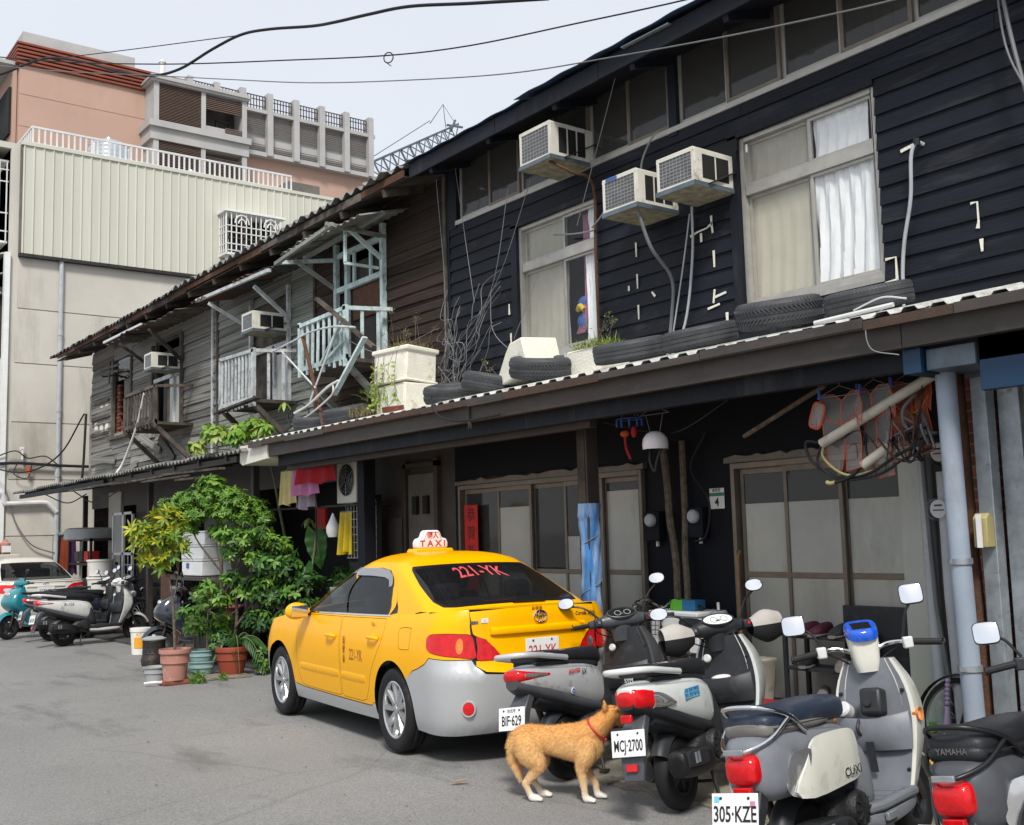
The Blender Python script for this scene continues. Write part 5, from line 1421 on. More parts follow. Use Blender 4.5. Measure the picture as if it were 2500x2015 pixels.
 for s in(1,-1):
  D1=panel(grow(fdoor,-.004),[],P,.05,(s,)).build('front_door','taxi_yellow',t,50)
  D2=panel(grow(rdoor,-.004),[],P,.05,(s,)).build('rear_door','taxi_yellow',t,50)
  panel(grow(flap,-.004),[],P,.05,(s,)).build('fuel_flap' if s>0 else 'quarter_panel','taxi_yellow',t,50)
  for D,hx,hz in((D1,1.24,.80),(D2,.34,.83)):
   y=P(hx,hz)[1]
   MB().ball((hx+.02,s*(y-.012),hz-.005),.075,.016,.04,16,8).build('handle_recess','taxi_yellow',D)
   MB().tube(spline([(hx-.09,s*(y+.004),hz),(hx-.06,s*(y+.034),hz+.004),(hx+.06,s*(y+.036),hz+.006),(hx+.09,s*(y+.008),hz+.002)],4),.014,8,sy=.9).build('handle','taxi_yellow',D)
  for D,x0,x1 in((D1,1.09,2.02),(D2,.52,1.035)):
   rg=[]
   for k in range(9):
    x=lerp(x0,x1,k/8);e=.022 if k in(0,8)else.030
    yv=P(x,.50)[1]
    rg.append([(x,s*(yv-.004),.50-e-.010),(x,s*(yv+.005),.50-e*.7),(x,s*(yv+.006),.50+e*.6),(x,s*(P(x,.53)[1]-.003),.50+e+.01)])
   MB().loft(rg).build('rubbing_strip','taxi_yellow',D)
 text('driver_name','吳\n健\n泰',.074,'ink_darkred',t,T(.955,.8795,.70)@RZ(PI)@RX(PI/2),sx=.75)
 text('side_number','221-YK',.125,'ink_darkred',t,T(.70,.8795,.67)@RZ(PI)@RX(PI/2),sx=.72)
 text('fleet_mark','1626',.05,'ink_darkred',t,T(.36,.864,.935)@RZ(PI)@RX(PI/2+.2),sx=.8,extrude=.0003)
 # silver lower parts
 rbm=[(S.q0+.001,.615),(S.qy(.30,.62),.62),(S.qy(.54,.635),.635),(S.qy(.605,.70),.70),(S.qy(.62,.729),.729),(S.qy(.80,.732),.732),(-.685,.742),(-.605,.699),(-.503,.659),(-.403,.634)]+arch(0,PI-.76,PI+.30,10)+[(-.42,.205),(-.55,.20),(S.qy(.7,.2),.2),(S.qy(.5,.21),.21),(S.q0+.001,.22)]
 RB=panel(rbm,[],P,.05,(1,-1)).build('rear_bumper','taxi_silver',t,50)
 for s in(1,-1):
  c=Vector(P(S.qy(.66,.40),.40));c.y*=s
  nv=Vector((-.8,.6*s,0)).normalized();q=nv.to_track_quat('Z','Y').to_matrix().to_4x4()
  MB(T(*c)@q).lathe([(.062,-.006),(.056,.012),(.047,.012),(.045,-.01)],24).build('reflector_bezel','taxi_silver',RB)
  MB(T(*c)@q).lathe([(.046,.0),(.044,.012),(0,.016)],24).build('reflector','lamp_red',RB)
 fb=[(3.16,.555),(3.5,.595),(S.q1-.001,.595),(S.q1-.001,.2),(3.2,.2),(2.93,.2)]+arch(2.6,-.31,.69,12)
 panel(fb,[],P,.06,(1,-1)).build('front_bumper','taxi_silver',t,50)
 for s in(1,-1):
  sl=[(2.235,.352),(2.19,.322),(2.0,.308),(1.0,.298),(.45,.298),(.405,.325)]+arch(0,.03,-.31,4)[::1]+[(.40,.20),(1,.195),(2.2,.2)]+arch(2.6,PI+.31,PI+.02,4)
  panel(sl,[],P,.06,(s,)).build('sill','taxi_silver',t,50)
  # boot lid
 bl=[(S.q0+.001,1.078),(S.qy(.3,1.077),1.077),(S.qy(.602,1.062),1.062),(S.qy(.602,1.0),1.0),(S.qy(.594,.91),.91),(S.qy(.575,.896),.896),(S.qy(.495,.868),.868),(S.qy(.425,.805),.805),(S.qy(.368,.736),.736),(S.qy(.44,.719),.719),(S.qy(.585,.723),.723),(S.qy(.59,.69),.69),(S.qy(.53,.65),.65),(S.qy(.3,.632),.632),(S.q0+.001,.628)]
 BL=panel(bl,[],P,.045,(1,-1)).build('boot_lid','taxi_yellow',t,50)
 # deck, hood and cowl caps
 def cap(qs,crown,zoff=0.,n=14,ins=0.):
  rows=[]
  for q in qs:
   z=ztop(q);x,y,z=P(q,z,ins)
   row=[]
   for k in range(n+1):
    v=lerp(-1,1,k/n);row.append((x,y*v,z+zoff+crown(x)*(1-abs(v)**2.6)))
   rows.append(row)
  return MB().loft(rows,cap=False,closed=False)
 cap(list(np.linspace(S.q0+.004,-.50,26)),lambda x:.012*min(1,max(0,(x+.95)/.3))).build('deck','taxi_yellow',BL,50)
 cap(list(np.linspace(1.95,S.q1-.02,30)),lambda x:.075*max(0,1-max(0,(x-2.7)/.8)**2)+.01).build('bonnet','taxi_yellow',t,50)
 def shoulder(s):
  m=MB();rows=[]
  for x in np.linspace(-.52,2.05,36):
   z=ztop(x);a=P(x,z);u=G.ux(x,z+.012);b=G.pt(u,z+.012)
   rows.append([(x,s*a[1],z),(x,s*lerp(a[1],b[1],.5),z+.011),(b[0],s*(b[1]-.02),z+.012)])
  return m.loft(rows,cap=False,closed=False)
  # garnish bar, badge, plate
 def rearx(y,z):return P(S.qy(abs(y),z),z)[0]
 def bar_ring(y):
  x=rearx(y,.93);e=.8 if abs(y)>.44 else 1
  return[(x+.01,y,.905),(x-.030*e,y,.900),(x-.036*e,y,.918),(x-.030*e,y,.938),(x+.006,y,.952)]
 MB().loft([bar_ring(lerp(-.46,.46,k/24))for k in range(25)]).build('garnish','taxi_yellow',BL,40)
 MB().ball((rearx(-.30,.93)-.036,-.30,.92),.004,.006,.006).build('lock','trim_black',BL)
 bx_=rearx(0,1.0)-.006
 for(ry,rz,oz)in((.062,.043,0),(.019,.040,0),(.044,.016,.018)):
  MB().tube([(bx_-.004,ry*math.cos(a),1.005+oz+rz*math.sin(a))for a in[2*PI*k/32 for k in range(32)]],.0052,8,closed=True).build('emblem','chrome',BL)
 FB=RZ(-PI/2)@RX(PI/2)
 # text faces -x: x_text -> -y
 text('model_lettering','Corolla Altis',.042,'chrome',BL,T(rearx(-.47,1.0)-.004,-.47,1.005)@RZ(.13)@FB,shear=.2,bold=.001)
 text('name_lettering','吳健泰',.036,'ink_darkred',BL,T(rearx(.02,1.062)-.003,.02,1.062)@FB)
 MB().bx(-.003,0,-.03,.03,-.016,.016,T(rearx(.50,1.0)-.004,.50,1.0)@RZ(-.15)).build('trim_badge','plate_white',BL)
 text('trim_badge_letter','J',.026,'ink',BL,T(rearx(.50,1.0)-.0085,.50,1.0)@RZ(-.15)@FB)
 MB().bx(-.003,0,-.035,.035,-.010,.010,T(rearx(.58,.99)-.004,.585,.99)@RZ(-.22)).build('engine_badge','chrome',BL)
 pl=MB().bx(-.006,0,-.16,.16,-.08,.08,T(rearx(0,.78)-.012,0,.775)).build('number_plate','plate_white',t,bevel=.004)
 text('plate_text','221-YK',.105,'ink_red',pl,T(rearx(0,.78)-.0195,0,.762)@FB,sx=.84,bold=.001)
 for y in(-.09,.09):MB().lathe([(.009,0),(.006,.006),(0,.007)],8,T(rearx(0,.78)-.018,y,.838)@RY(-PI/2)).build('bolt','dark_steel',pl)
 # lamps
 for s in(1,-1):
  out=lambda q,z,i:P(q,z,-.006)
  L1=panel(grow(tl,-.004),[],out,.03,(s,)).build('tail_lamp','lamp_red',t,60)
  amb=smooth2([(S.qy(.70,.81)+.048*math.cos(a),.83+.055*math.sin(a))for a in[2*PI*k/16 for k in range(16)]],1)
  panel(amb,[],lambda q,z,i:P(q,z,-.0085),.03,(s,)).build('indicator','lamp_amber',L1,60)
  brk_=smooth2([(S.qy(.66,.86)+.05*math.cos(a),.865+.06*math.sin(a))for a in[2*PI*k/16 for k in range(16)]],1)
  L2=panel(grow(smooth2(tli,4),-.002),[],out,.03,(s,)).build('boot_lamp','lamp_red',t,60)
  rev=[(S.qy(.505,.79)+.04*math.cos(a),.795+.04*math.sin(a))for a in[2*PI*k/16 for k in range(16)]]
  panel(rev,[],lambda q,z,i:P(q,z,-.0085),.03,(s,)).build('lamp_lens','lamp_clear' if s<0 else 'lamp_red',L2,60)
  hl=smooth2([(2.95,.80),(3.15,.79),(3.5,.72),(3.6,.64),(3.4,.60),(3.15,.62),(2.97,.70)],4)
  panel(hl,[],lambda q,z,i:P(q,z,-.006),.05,(s,)).build('headlamp','lamp_clear',t,60)
  # glasshouse
 G=Green([(.94,-.74),(1.0,-.70),(1.08,-.60),(1.15,-.42),(1.25,-.18),(1.33,.02),(1.40,.20),(1.44,.30)],[(.94,.82),(.98,.808),(1.06,.780),(1.15,.744),(1.25,.700),(1.33,.660),(1.40,.612),(1.44,.57)],[(.94,2.38),(.98,2.28),(1.06,2.08),(1.15,1.86),(1.25,1.62),(1.33,1.42),(1.40,1.20),(1.44,1.05)])
 U=G.ux;g=G.pt
 zr=1.405
 def uz(pts):return[(U(x,z),z)for x,z in pts]
 fwin=uz([(1.085,.988),(1.95,.972),(1.985,.985),(1.80,1.09),(1.55,1.215),(1.33,1.31),(1.20,1.345),(1.105,1.352)])
 rwin=uz([(1.055,.990),(.22,1.004),(.195,1.03),(.22,1.12),(.27,1.22),(.33,1.30),(.40,1.335),(.60,1.35),(1.04,1.354)])
 qwin=uz([(.175,1.01),(.03,1.03),(.10,1.12),(.19,1.225)])
 def rwf(m):
  return[(-G.k*PI/2+.001,1.092+m),(G.uy(.40,1.087),1.087+m),(G.uy(.56,1.082),1.082+m),(G.uy(.66-m,1.085),1.085+m),(G.uy(.690-m,1.12),1.12),(G.uy(.655-m,1.24),1.24),(G.uy(.595-m,1.345),1.345),(G.uy(.56-m,1.372),1.372-m),(G.uy(.3,1.383),1.383-m),(-G.k*PI/2+.001,1.386-m)]
 rw=rwf(0)
 fw_=[(2+G.k*PI/2-.001,.985),(G.uyf(.60,.985),.985),(G.uyf(.70,1.0),1.0),(G.uyf(.60,1.25),1.25),(G.uyf(.53,1.36),1.36),(2+G.k*PI/2-.001,1.375)]
 n=40
 zb=lambda u:ztop(min(2.05,max(-.52,lerp(*G.ab(1.0),u/2))))+.006 if 0<=u<=2 else(1.055 if u<0 else.95)
 outer=[(u,zb(u))for u in np.linspace(-G.k*PI/2+.001,2+G.k*PI/2-.001,60)]+[(u,zr)for u in np.linspace(2+G.k*PI/2-.001,-G.k*PI/2+.001,60)]
 sidew=fwin+rwin[::-1]
 panel(outer,[grow(fwin,.006),grow(rwin,.006),grow(qwin,.001),rw,fw_],g,.05,(1,-1)).build('glasshouse_frame','taxi_yellow',t,55)
 for s in(1,-1):shoulder(s).build('shoulder','taxi_yellow',t,50)
 for s in(1,-1):
  for nm,wpoly in(('front_window',fwin),('rear_window',rwin)):
   w_=panel(wpoly,[],lambda u,z,i:g(u,z,.008),.06,(s,)).build(nm,'car_glass',t,60)
   panel(grow(wpoly,.014),[grow(wpoly,-.006)],lambda u,z,i:g(u,z,-.002),.03,(s,)).build('window_seal','trim_black',w_,60)
  panel(qwin,[],lambda u,z,i:g(u,z,.004),.06,(s,)).build('quarter_light','trim_black',t,60)
  vis=uz([(1.08,1.318),(1.08,1.362),(1.20,1.356),(1.35,1.318),(1.56,1.228),(1.80,1.11),(1.80,1.085),(1.5,1.21),(1.30,1.29),(1.18,1.313)])
  panel(vis,[],lambda u,z,i:g(u,z,-.016),.05,(s,)).build('visor','visor',t,60)
  vis2=uz([(1.06,1.30),(1.06,1.364),(.60,1.362),(.42,1.347),(.32,1.31),(.26,1.23),(.31,1.22),(.36,1.275),(.46,1.292),(.70,1.30)])
  panel(vis2,[],lambda u,z,i:g(u,z,-.016),.05,(s,)).build('visor','visor',t,60)
  bel=[]
  for x in np.linspace(.10,1.98,24):
   z=ztop(x)+.010;b=P(x,ztop(x));bel.append([(x,s*(b[1]-.006),z-.006),(x,s*(b[1]+.0),z-.002),(x,s*(b[1]-.002),z+.010),(x,s*(b[1]-.014),z+.010)])
  MB().loft(bel).build('belt_moulding','chrome',t)
 RW=panel(rw,[],lambda u,z,i:g(u,z,.004),.06,(1,-1)).build('rear_screen','rear_glass',t,60)
 panel(rw,[rwf(.02)],lambda u,z,i:g(u,z,.0005),.03,(1,-1)).build('screen_seal','trim_black',RW,60)
 panel(fw_,[],lambda u,z,i:g(u,z,.004),.08,(1,-1)).build('windscreen','car_glass',t,60)
 # heated rear number
 def onscreen(y,z,off=-.006):
  p=g(G.uy(abs(y),z),z,off);return Vector((p[0],y,p[2]))
 me=text_mesh('221-YK',.165,extrude=0,bold=.002)
 for v in me.vertices:
  y=-v.co.x*.98;zz=1.325+v.co.y*.62-.25*y*y
  p=onscreen(y,min(1.384,zz));v.co=p
 fin(bpy.data.objects.new('screen_number',me),'screen_red',RW)
 # roof
 rings=[]
 base=[g(u,zr)for u in np.linspace(-G.k*PI/2,2+G.k*PI/2,46)]
 loop=base+[(p[0],-p[1],p[2])for p in base[::-1][1:-1]]
 for sc_ in(1.0,.985,.95,.9,.82,.72,.58,.42,.24,.08):
  zz=zr+.076*(1-sc_**3.4);rings.append([(.74+(p[0]-.74)*sc_,p[1]*sc_,zz-.0-.012*(1-sc_)*((p[0]-.6))**2)for p in loop])
 MB().loft(rings,cap=True).build('roof','taxi_yellow',t,55)
 # roof sign
 sx,sz=.90,1.470
 ts=MB().prism([(-.21,0),(.21,0),(.19,.035),(-.19,.035)],-.10,.10,T(sx,0,sz)@RZ(PI/2)@RX(PI/2)).build('roof_sign','taxi_yellow',t,bevel=.012,seg=3)
 out_=smooth2([(-.165,0),(-.168,.05),(-.155,.085),(-.115,.092),(-.098,.105),(-.085,.145),(-.06,.158),(.06,.158),(.085,.145),(.098,.105),(.115,.092),(.155,.085),(.168,.05),(.165,0)],1)
 MB().prism(out_,-.055,.055,T(sx,0,sz+.033)@RZ(PI/2)@RX(PI/2)).build('sign_lantern','sign_white',ts,bevel=.02,seg=3)
 text('sign_text','T A X I',.072,'ink_red',ts,T(sx-.0565,0,sz+.075)@FB,sx=1.25,bold=.002)
 text('sign_text','個人',.062,'ink_red',ts,T(sx-.0565,0,sz+.145)@FB,bold=.0012)
 tz=[(-.085,.102),(-.06,.165-.02),(.06,.145),(.085,.102)]
 MB(T(sx-.0565,0,sz+.033)).tube([(0,-a,b)for a,b in[(-.095,.068),(-.065,.138),(.065,.138),(.095,.068)]],.0022,4).build('sign_border','ink_red',ts)
 # mirrors
 for s in(1,-1):
  mm=MB(T(1.86,s*.975,.985))
  rg=[]
  for k in range(9):
   f=k/8;r=math.sin(PI*(.06+.88*f))**.5
   rg.append([(.06-.13*f+.0,s*(-.11+.0)+s*.115*(1+math.cos(a))*r-s*.0,.075*math.sin(a)*r)for a in[2*PI*j/20 for j in range(20)]])
  MO=mm.loft(rg).build('door_mirror','taxi_yellow',t,60)
  MB(T(1.785,s*.975,.985)).bx(-.008,.0,-.085,.085,-.05,.05).build('mirror_glass','chrome',MO,bevel=.01)
  MB(T(1.90,s*.985,.965)).bx(-.04,.01,s*.06-.03,s*.06+.035,-.012,.014).build('side_repeater','lamp_clear',MO,bevel=.006)
  MB().bar((1.86,s*.80,.955),(1.86,s*.92,.965),.07,.04).build('mirror_stalk','trim_black',MO)
  # wheels and liners
 for x in(0,2.6):
  for s in(1,-1):alloy_wheel(t,x,s*.765,s)
  for s in(1,-1):
   MB(T(x,s*.61,.315)@RX(PI/2)).lathe([(.366,-.20),(.366,.20)],24,a0=.0,a1=PI).build('arch_liner','underside',t)
 MB().bx(-.75,3.2,-.60,.60,.20,.30).build('underbody','underside',t)
 MB().bx(-.5,3.0,-.70,.70,.30,.32).build('floor_pan','underside',t)
 MB().tube([(-.6,-.5,.25),(-.97,-.5,.25)],.026,10).build('exhaust','dark_steel',t)
 # cabin
 MB().bx(-.6,-.12,-.70,.70,.99,1.0).build('parcel_shelf','seat_grey',t)
 MB().bx(-.12,.12,-.66,.66,.55,1.12).bx(.12,.55,-.66,.66,.45,.62).build('rear_seat','seat_grey',t,bevel=.05)
 for y in(.36,-.36):
  MB().bx(1.0,1.14,y-.25,y+.25,.5,1.12,).bx(1.14,1.6,y-.25,y+.25,.42,.6).build('front_seat','seat_grey',t,bevel=.05)
  MB().bx(1.0,1.08,y-.13,y+.13,1.14,1.32).build('headrest','seat_grey',t,bevel=.04)
  MB().bx(-.10,-.0,y-.13,y+.13,1.10,1.24).build('headrest','seat_grey',t,bevel=.04)
 MB().bx(1.85,2.2,-.7,.7,.75,.98).build('dashboard','seat_grey',t,bevel=.04)
 tb=MB(T(-.42,.06,1.06)).bx(-.055,.055,-.13,.13,-.05,.05).build('tissue_box','tissue_red',t,bevel=.003)
 MB(T(-.42,.06,1.06)).bx(-.0565,-.0552,-.12,.12,.0,.045).build('tissue_print','tissue_white',tb)
 MB().bar((-.585,-.30,1.098),(-.585,.02,1.104),.03,.012).build('wiper','trim_black',t)
 return t
defmat('screen_red',(.62,.09,.10),rough=.5,var=.05)
defmat('tissue_red',(.55,.03,.03),rough=.6,var=.1)
defmat('tissue_white',(.7,.66,.58),rough=.6,col2=(.5,.08,.05),scale=60)
taxi=build_taxi()
# == scooters
defmat('sc_silver',(.66,.67,.68),rough=.33,metal=.45,var=.05,coat=.6,dirt=((.22,.22,.22),.12,5))
defmat('sc_white',(.66,.69,.67),rough=.22,var=.03,coat=.8,dirt=((.50,.50,.47),.10,6))
defmat('sc_cream',(.72,.71,.62),rough=.22,var=.03,coat=.8,dirt=((.55,.53,.46),.12,6))
defmat('sc_dark',(.012,.013,.016),rough=.16,var=.1,coat=1.)
defmat('sc_navy',(.018,.022,.035),rough=.18,var=.1,coat=1.,dirt=((.05,.05,.06),.2,6))
defmat('sc_teal',(.015,.20,.24),rough=.2,var=.05,coat=1.)
defmat('sc_dirtywhite',(.62,.62,.59),rough=.35,var=.08,coat=.3,dirt=((.26,.23,.18),.28,5))
defmat('sc_plastic',(.022,.024,.028),rough=.5,var=.2,scale=8,dirt=((.05,.05,.052),.18,7))
defmat('sc_grey',(.17,.18,.20),rough=.45,var=.1,scale=8,dirt=((.11,.115,.125),.22,4))
defmat('sc_gunmetal',(.085,.09,.10),rough=.38,metal=.3,var=.1,scale=8,dirt=((.12,.12,.125),.15,8))
defmat('vinyl',(.014,.015,.018),rough=.5,var=.2,scale=10,bump=.15,bscale=150)
defmat('vinyl_blue',(.022,.032,.055),rough=.45,var=.25,scale=4,bump=.15,bscale=150,dirt=((.08,.09,.11),.2,5))
defmat('vinyl_grey',(.16,.15,.14),rough=.5,var=.15,scale=6)
defmat('engine',(.035,.035,.036),rough=.5,metal=.4,var=.3,scale=12,bump=.3,bscale=60)
defmat('muffler',(.016,.016,.017),rough=.45,metal=.3,var=.3,scale=8,dirt=((.05,.048,.045),.25,8))
defmat('mirror',(.90,.91,.92),rough=.02,metal=1.,var=.0)
defmat('display_blue',(.01,.10,.62),rough=.2,var=.05,coat=1.)
defmat('sticker_blue',(.16,.50,.66),rough=.5,var=.05)
defmat('mitt',(.42,.39,.36),rough=.7,var=.1)
def ring(x,yc,zc,hw,hh,e=2.5,n=22):
 out=[]
 for k in range(n):
  a=2*PI*k/n;c=math.cos(a);s=math.sin(a)
  out.append((x,yc+hw*math.copysign(abs(c)**(2/e),c),zc+hh*math.copysign(abs(s)**(2/e),s)))
 return out
def sloft(st,e=2.5,n=22,sub=4,M=None,axis='x'):
 """smooth body through stations (x, zc, hw, hh[, yc])"""
 cols=[[(i,s[j]if len(s)>j else 0.)for i,s in enumerate(st)]for j in range(5)]
 N_=(len(st)-1)*sub;rings=[]
 for k in range(N_+1):
  t=k/sub
  x,zc,hw,hh,yc=[interp(c,t)for c in cols]
  r=ring(x,yc,zc,max(.002,hw),max(.002,hh),e,n)
  if axis=='y':r=[(p[1],p[0],p[2])for p in r]
  if axis=='z':r=[(p[2],p[1],p[0])for p in r]
  rings.append(r)
 return MB(M).loft(rings)if M is not None else MB().loft(rings)
def small_wheel(parent,x,r,w,spokes,rimmat,y=0.,name='wheel',disc=False):
 F=T(x,y,r)@RX(PI/2)
 rr=r*.60
 prof=[(rr,-w*.40),(rr*1.08,-w*.46),(r*.86,-w*.5),(r*.95,-w*.36),(r*.99,-w*.15),(r,0),(r*.99,w*.15),(r*.95,w*.36),(r*.86,w*.5),(rr*1.08,w*.46),(rr,w*.40)]
 W=MB(F).lathe(prof,36).build(name,'tyre_clean',parent,50)
 MB(F).lathe([(rr*1.03,-w*.42),(rr*.93,-w*.38),(rr*.88,-w*.1),(rr*.88,w*.1),(rr*.93,w*.38),(rr*1.03,w*.42)],32).build('rim',rimmat,W)
 m=MB(F)
 for k in range(spokes):
  Mk=RZ(2*PI*k/spokes)
  m.add([(.02,-.028,-.03),(.02,.028,-.03),(rr*.9,.018,-.028),(rr*.9,-.018,-.028),(.02,-.022,.03),(.02,.022,.03),(rr*.9,.014,.026),(rr*.9,-.014,.026)],[(0,3,2,1),(4,5,6,7),(0,1,5,4),(1,2,6,5),(2,3,7,6),(3,0,4,7)],Mk)
 m.lathe([(0,-.045),(.035,-.045),(.04,-.03),(.04,.03),(.035,.045),(0,.045)],16)
 m.build('spokes',rimmat,W)
 return W
def plate(parent,M,w,h,body,size,sub=None,sx=.8):
 body=body or 'AB·120'
 p=MB(M).bx(-.004,0,-w/2,w/2,-h/2,h/2).build('number_plate','plate_white',parent,bevel=.002)
 FB=RZ(-PI/2)@RX(PI/2)
 text('plate_text',body,size,'ink',p,M@T(-.0052,0,-h*.10)@FB,sx=sx,bold=.0012)
 if sub:text('plate_text',sub,size*.30,'ink',p,M@T(-.0052,0,h*.34)@FB,sx=.9)
 for y in(-w*.3,w*.3):MB(M).lathe([(.007,0),(.005,.005),(0,.006)],8,T(-.004,y,h*.36)@RY(-PI/2)).build('bolt','dark_steel',p)
 return p
def mirror(parent,base,head,rw,rh,stem,shape='oval',yaw=0.,tilt=0.):
 """stem from base to head centre; glass faces -x (turned by yaw)"""
 b=Vector(base);h=Vector(head)
 m0=MB().tube(spline([b,b.lerp(h,.45)+Vector((.0,0,.03)),h+Vector((.02,0,-.02))],5),.0075,7).build('mirror',stem,parent)
 F=T(*h)@RZ(yaw)@RY(tilt)
 e=2.2 if shape=='oval' else 4.5
 def rg(x,s):return[(x,rw*s*math.copysign(abs(math.cos(a))**(2/e),math.cos(a)),rh*s*math.copysign(abs(math.sin(a))**(2/e),math.sin(a)))for a in[2*PI*k/28 for k in range(28)]]
 MB(F).loft([rg(-.012,.94),rg(-.008,1.0),rg(.006,.98),rg(.022,.72),rg(.028,.3)]).build('mirror_shell',stem if shape=='oval' else 'sc_plastic',m0,60)
 MB(F).loft([rg(-.0125,.93),rg(-.0135,.90)]).build('mirror_glass','mirror',m0,30)
 return m0
def scooter_common(t,wb=1.24,r=.215,rim='sc_plastic',frim='sc_plastic',spk=5,fend='sc_plastic',stand=True,muff=True,front_w=.095):
 small_wheel(t,0,r,.105,spk,rim,name='rear_wheel')
 small_wheel(t,wb,r,front_w,spk,frim,name='front_wheel')
 # engine, drive case (left), muffler (right)
 sloft([(-.12,.25,.035,.06,.12),(0,.25,.05,.085,.12),(.25,.27,.05,.08,.12),(.42,.30,.045,.075,.12),(.5,.31,.03,.05,.12)],3).build('drive_case','engine',t)
 sloft([(.10,.30,.09,.05,-.02),(.2,.32,.11,.10,-.02),(.36,.33,.11,.11,-.02),(.46,.33,.08,.07,-.02)],3).build('engine','engine',t)
 MB(T(.30,-.15,.33)@RX(PI/2)).lathe([(0,.03),(.03,.03),(.075,.02),(.085,0),(.085,-.06)],20).build('fan_cover','engine',t)
 fm=MB(T(.30,-.15,.33)@RX(PI/2))
 for k in range(10):fm.bx(.025,.07,-.003,.003,.02,.032,RZ(2*PI*k/10))
 fm.build('fan_blades','sc_plastic',t)
 if muff:
  mu=sloft([(-.30,.30,.045,.045,-.165),(-.27,.30,.058,.075,-.165),(-.1,.285,.058,.082,-.165),(.10,.27,.052,.068,-.165),(.2,.26,.03,.035,-.15)],3.2).build('muffler','muffler',t)
  sloft([(-.26,.32,.012,.042,-.222),(-.2,.32,.014,.046,-.224),(-.06,.31,.014,.046,-.222),(.02,.305,.010,.04,-.216)],4).build('heat_shield','sc_plastic',mu)
  MB().bx(-.19,-.17,-.243,-.236,.29,.35,).bx(-.15,-.13,-.243,-.236,.29,.35).build('shield_slot','galv',mu)
  MB().tube(spline([(.2,-.15,.26),(.30,-.14,.22),(.42,-.08,.23),(.46,-.02,.27)],4),.018,8).build('exhaust_pipe','dark_steel',mu)
 if stand:
  MB().tube([(.26,-.10,.24),(.20,-.16,.02)],.012,7).tube([(.26,.10,.24),(.20,.16,.02)],.012,7).tube([(.23,-.13,.12),(.23,.13,.12)],.010,7).bx(.17,.23,-.19,-.14,.004,.02).bx(.17,.23,.14,.19,.004,.02).build('centre_stand','dark_steel',t)
 MB().tube([(-.14,.10,.62),(0,.11,.26)],.022,8).build('shock_absorber','dark_steel',t)
 # inner frame mass
 sloft([(-.3,.58,.08,.05),(-.1,.54,.12,.08),(.2,.48,.12,.12),(.4,.42,.12,.12),(.5,.36,.11,.08)],3).build('under_cover','sc_plastic',t)
 # front fork and mudguard
 for s in(-1,1):MB().tube([(wb,s*.075,r),(wb-.13,s*.06,.62)],.020,8).build('fork_leg','dark_steel',t)
def arcguard(x,r,w,a0,a1,n=14,sq=.6):
 rg=[]
 for k in range(n+1):
  a=lerp(a0,a1,k/n);c,s=math.cos(a),math.sin(a)
  row=[]
  for j in range(9):
   v=lerp(-1,1,j/8);rr=r+.022*(1-abs(v)**2.2)-.05*(abs(v)**3)*sq
   row.append((x+rr*c,w*v,.215+rr*s))
  rg.append(row)
 return MB().loft(rg,cap=False,closed=False)
def leg_shield(t,outer,inner,xb=.86,xt=.99,zb=.27,zt=.93,wmid=.235,wtop=.15,nose=.20,pocket=True):
 """front apron: closed shell, plus the inner panel the rider's knees face"""
 rows=[];rin=[]
 for k in range(15):
  f=k/14;z=lerp(zb,zt,f)
  w=interp([(0,.17),(.25,wmid*.9),(.55,wmid),(.8,wmid*.9),(1,wtop)],f)
  xr=lerp(xb,xt,f)+.03*math.sin(PI*f);xf=xr+interp([(0,.05),(.2,.10),(.5,nose),(.8,nose*.8),(1,.07)],f)
  row=[]
  for j in range(24):
   a=2*PI*j/24;c,s=math.cos(a),math.sin(a)
   y=w*math.copysign(abs(s)**(2/3.2),s)
   xx=lerp(xr,xf,.5)+(xf-xr)/2*math.copysign(abs(c)**(2/2.2),c)
   if c<0:xx=xr-.006+.055*(abs(y)/w)**2.5*0+.0*c
   row.append((xx,y,z))
  rows.append(row)
  rin.append([(xr-.014+.030*(v**2)-.018*(abs(v)**6),w*.90*v,z+.003)for v in[lerp(-1,1,j/10)for j in range(11)]])
 A=MB().loft(rows).build('leg_shield',outer,t,50)
 B=MB().loft(rin,cap=False,closed=False).build('inner_panel',inner,t,60,solid=.012)
 if pocket:
  pk=[]
  for k in range(9):
   a=lerp(-1,1,k/8)
   y=.20*a;d=.075*(1-abs(a)**3)
   pk.append([(lerp(xb,xt,.42)-.012-d*.4,y,.50),(lerp(xb,xt,.5)-.012-d,y,.56),(lerp(xb,xt,.62)-.02-d,y,.675-.02*(1-a*a)),(lerp(xb,xt,.62)-.010-d,y,.685-.02*(1-a*a)),(lerp(xb,xt,.62)-.0,y,.60)])
  MB().loft(pk).build('pocket',inner,t,45)
 return A,B
FB_=RZ(-PI/2)@RX(PI/2)
FR_=RX(PI/2)
def bolts(t,mat):
 for s in(-1,1):
  for f in(.2,.42,.78):
   z=lerp(.27,.93,f);w=interp([(0,.17),(.25,.21),(.55,.235),(.8,.21),(1,.15)],f)
   MB(T(lerp(.86,.99,f)+.03*math.sin(PI*f)-.004,s*w*.80,z)@RY(-PI/2)).lathe([(.010,-.01),(.010,.010),(.006,.012),(0,.009)],10).build('screw','rubber',t)
 MB().tube(spline([(.30,-.168,.74),(.1,-.172,.765),(-.15,-.158,.775),(-.30,-.125,.775)],4),.0028,5).build('panel_seam','rubber',t)
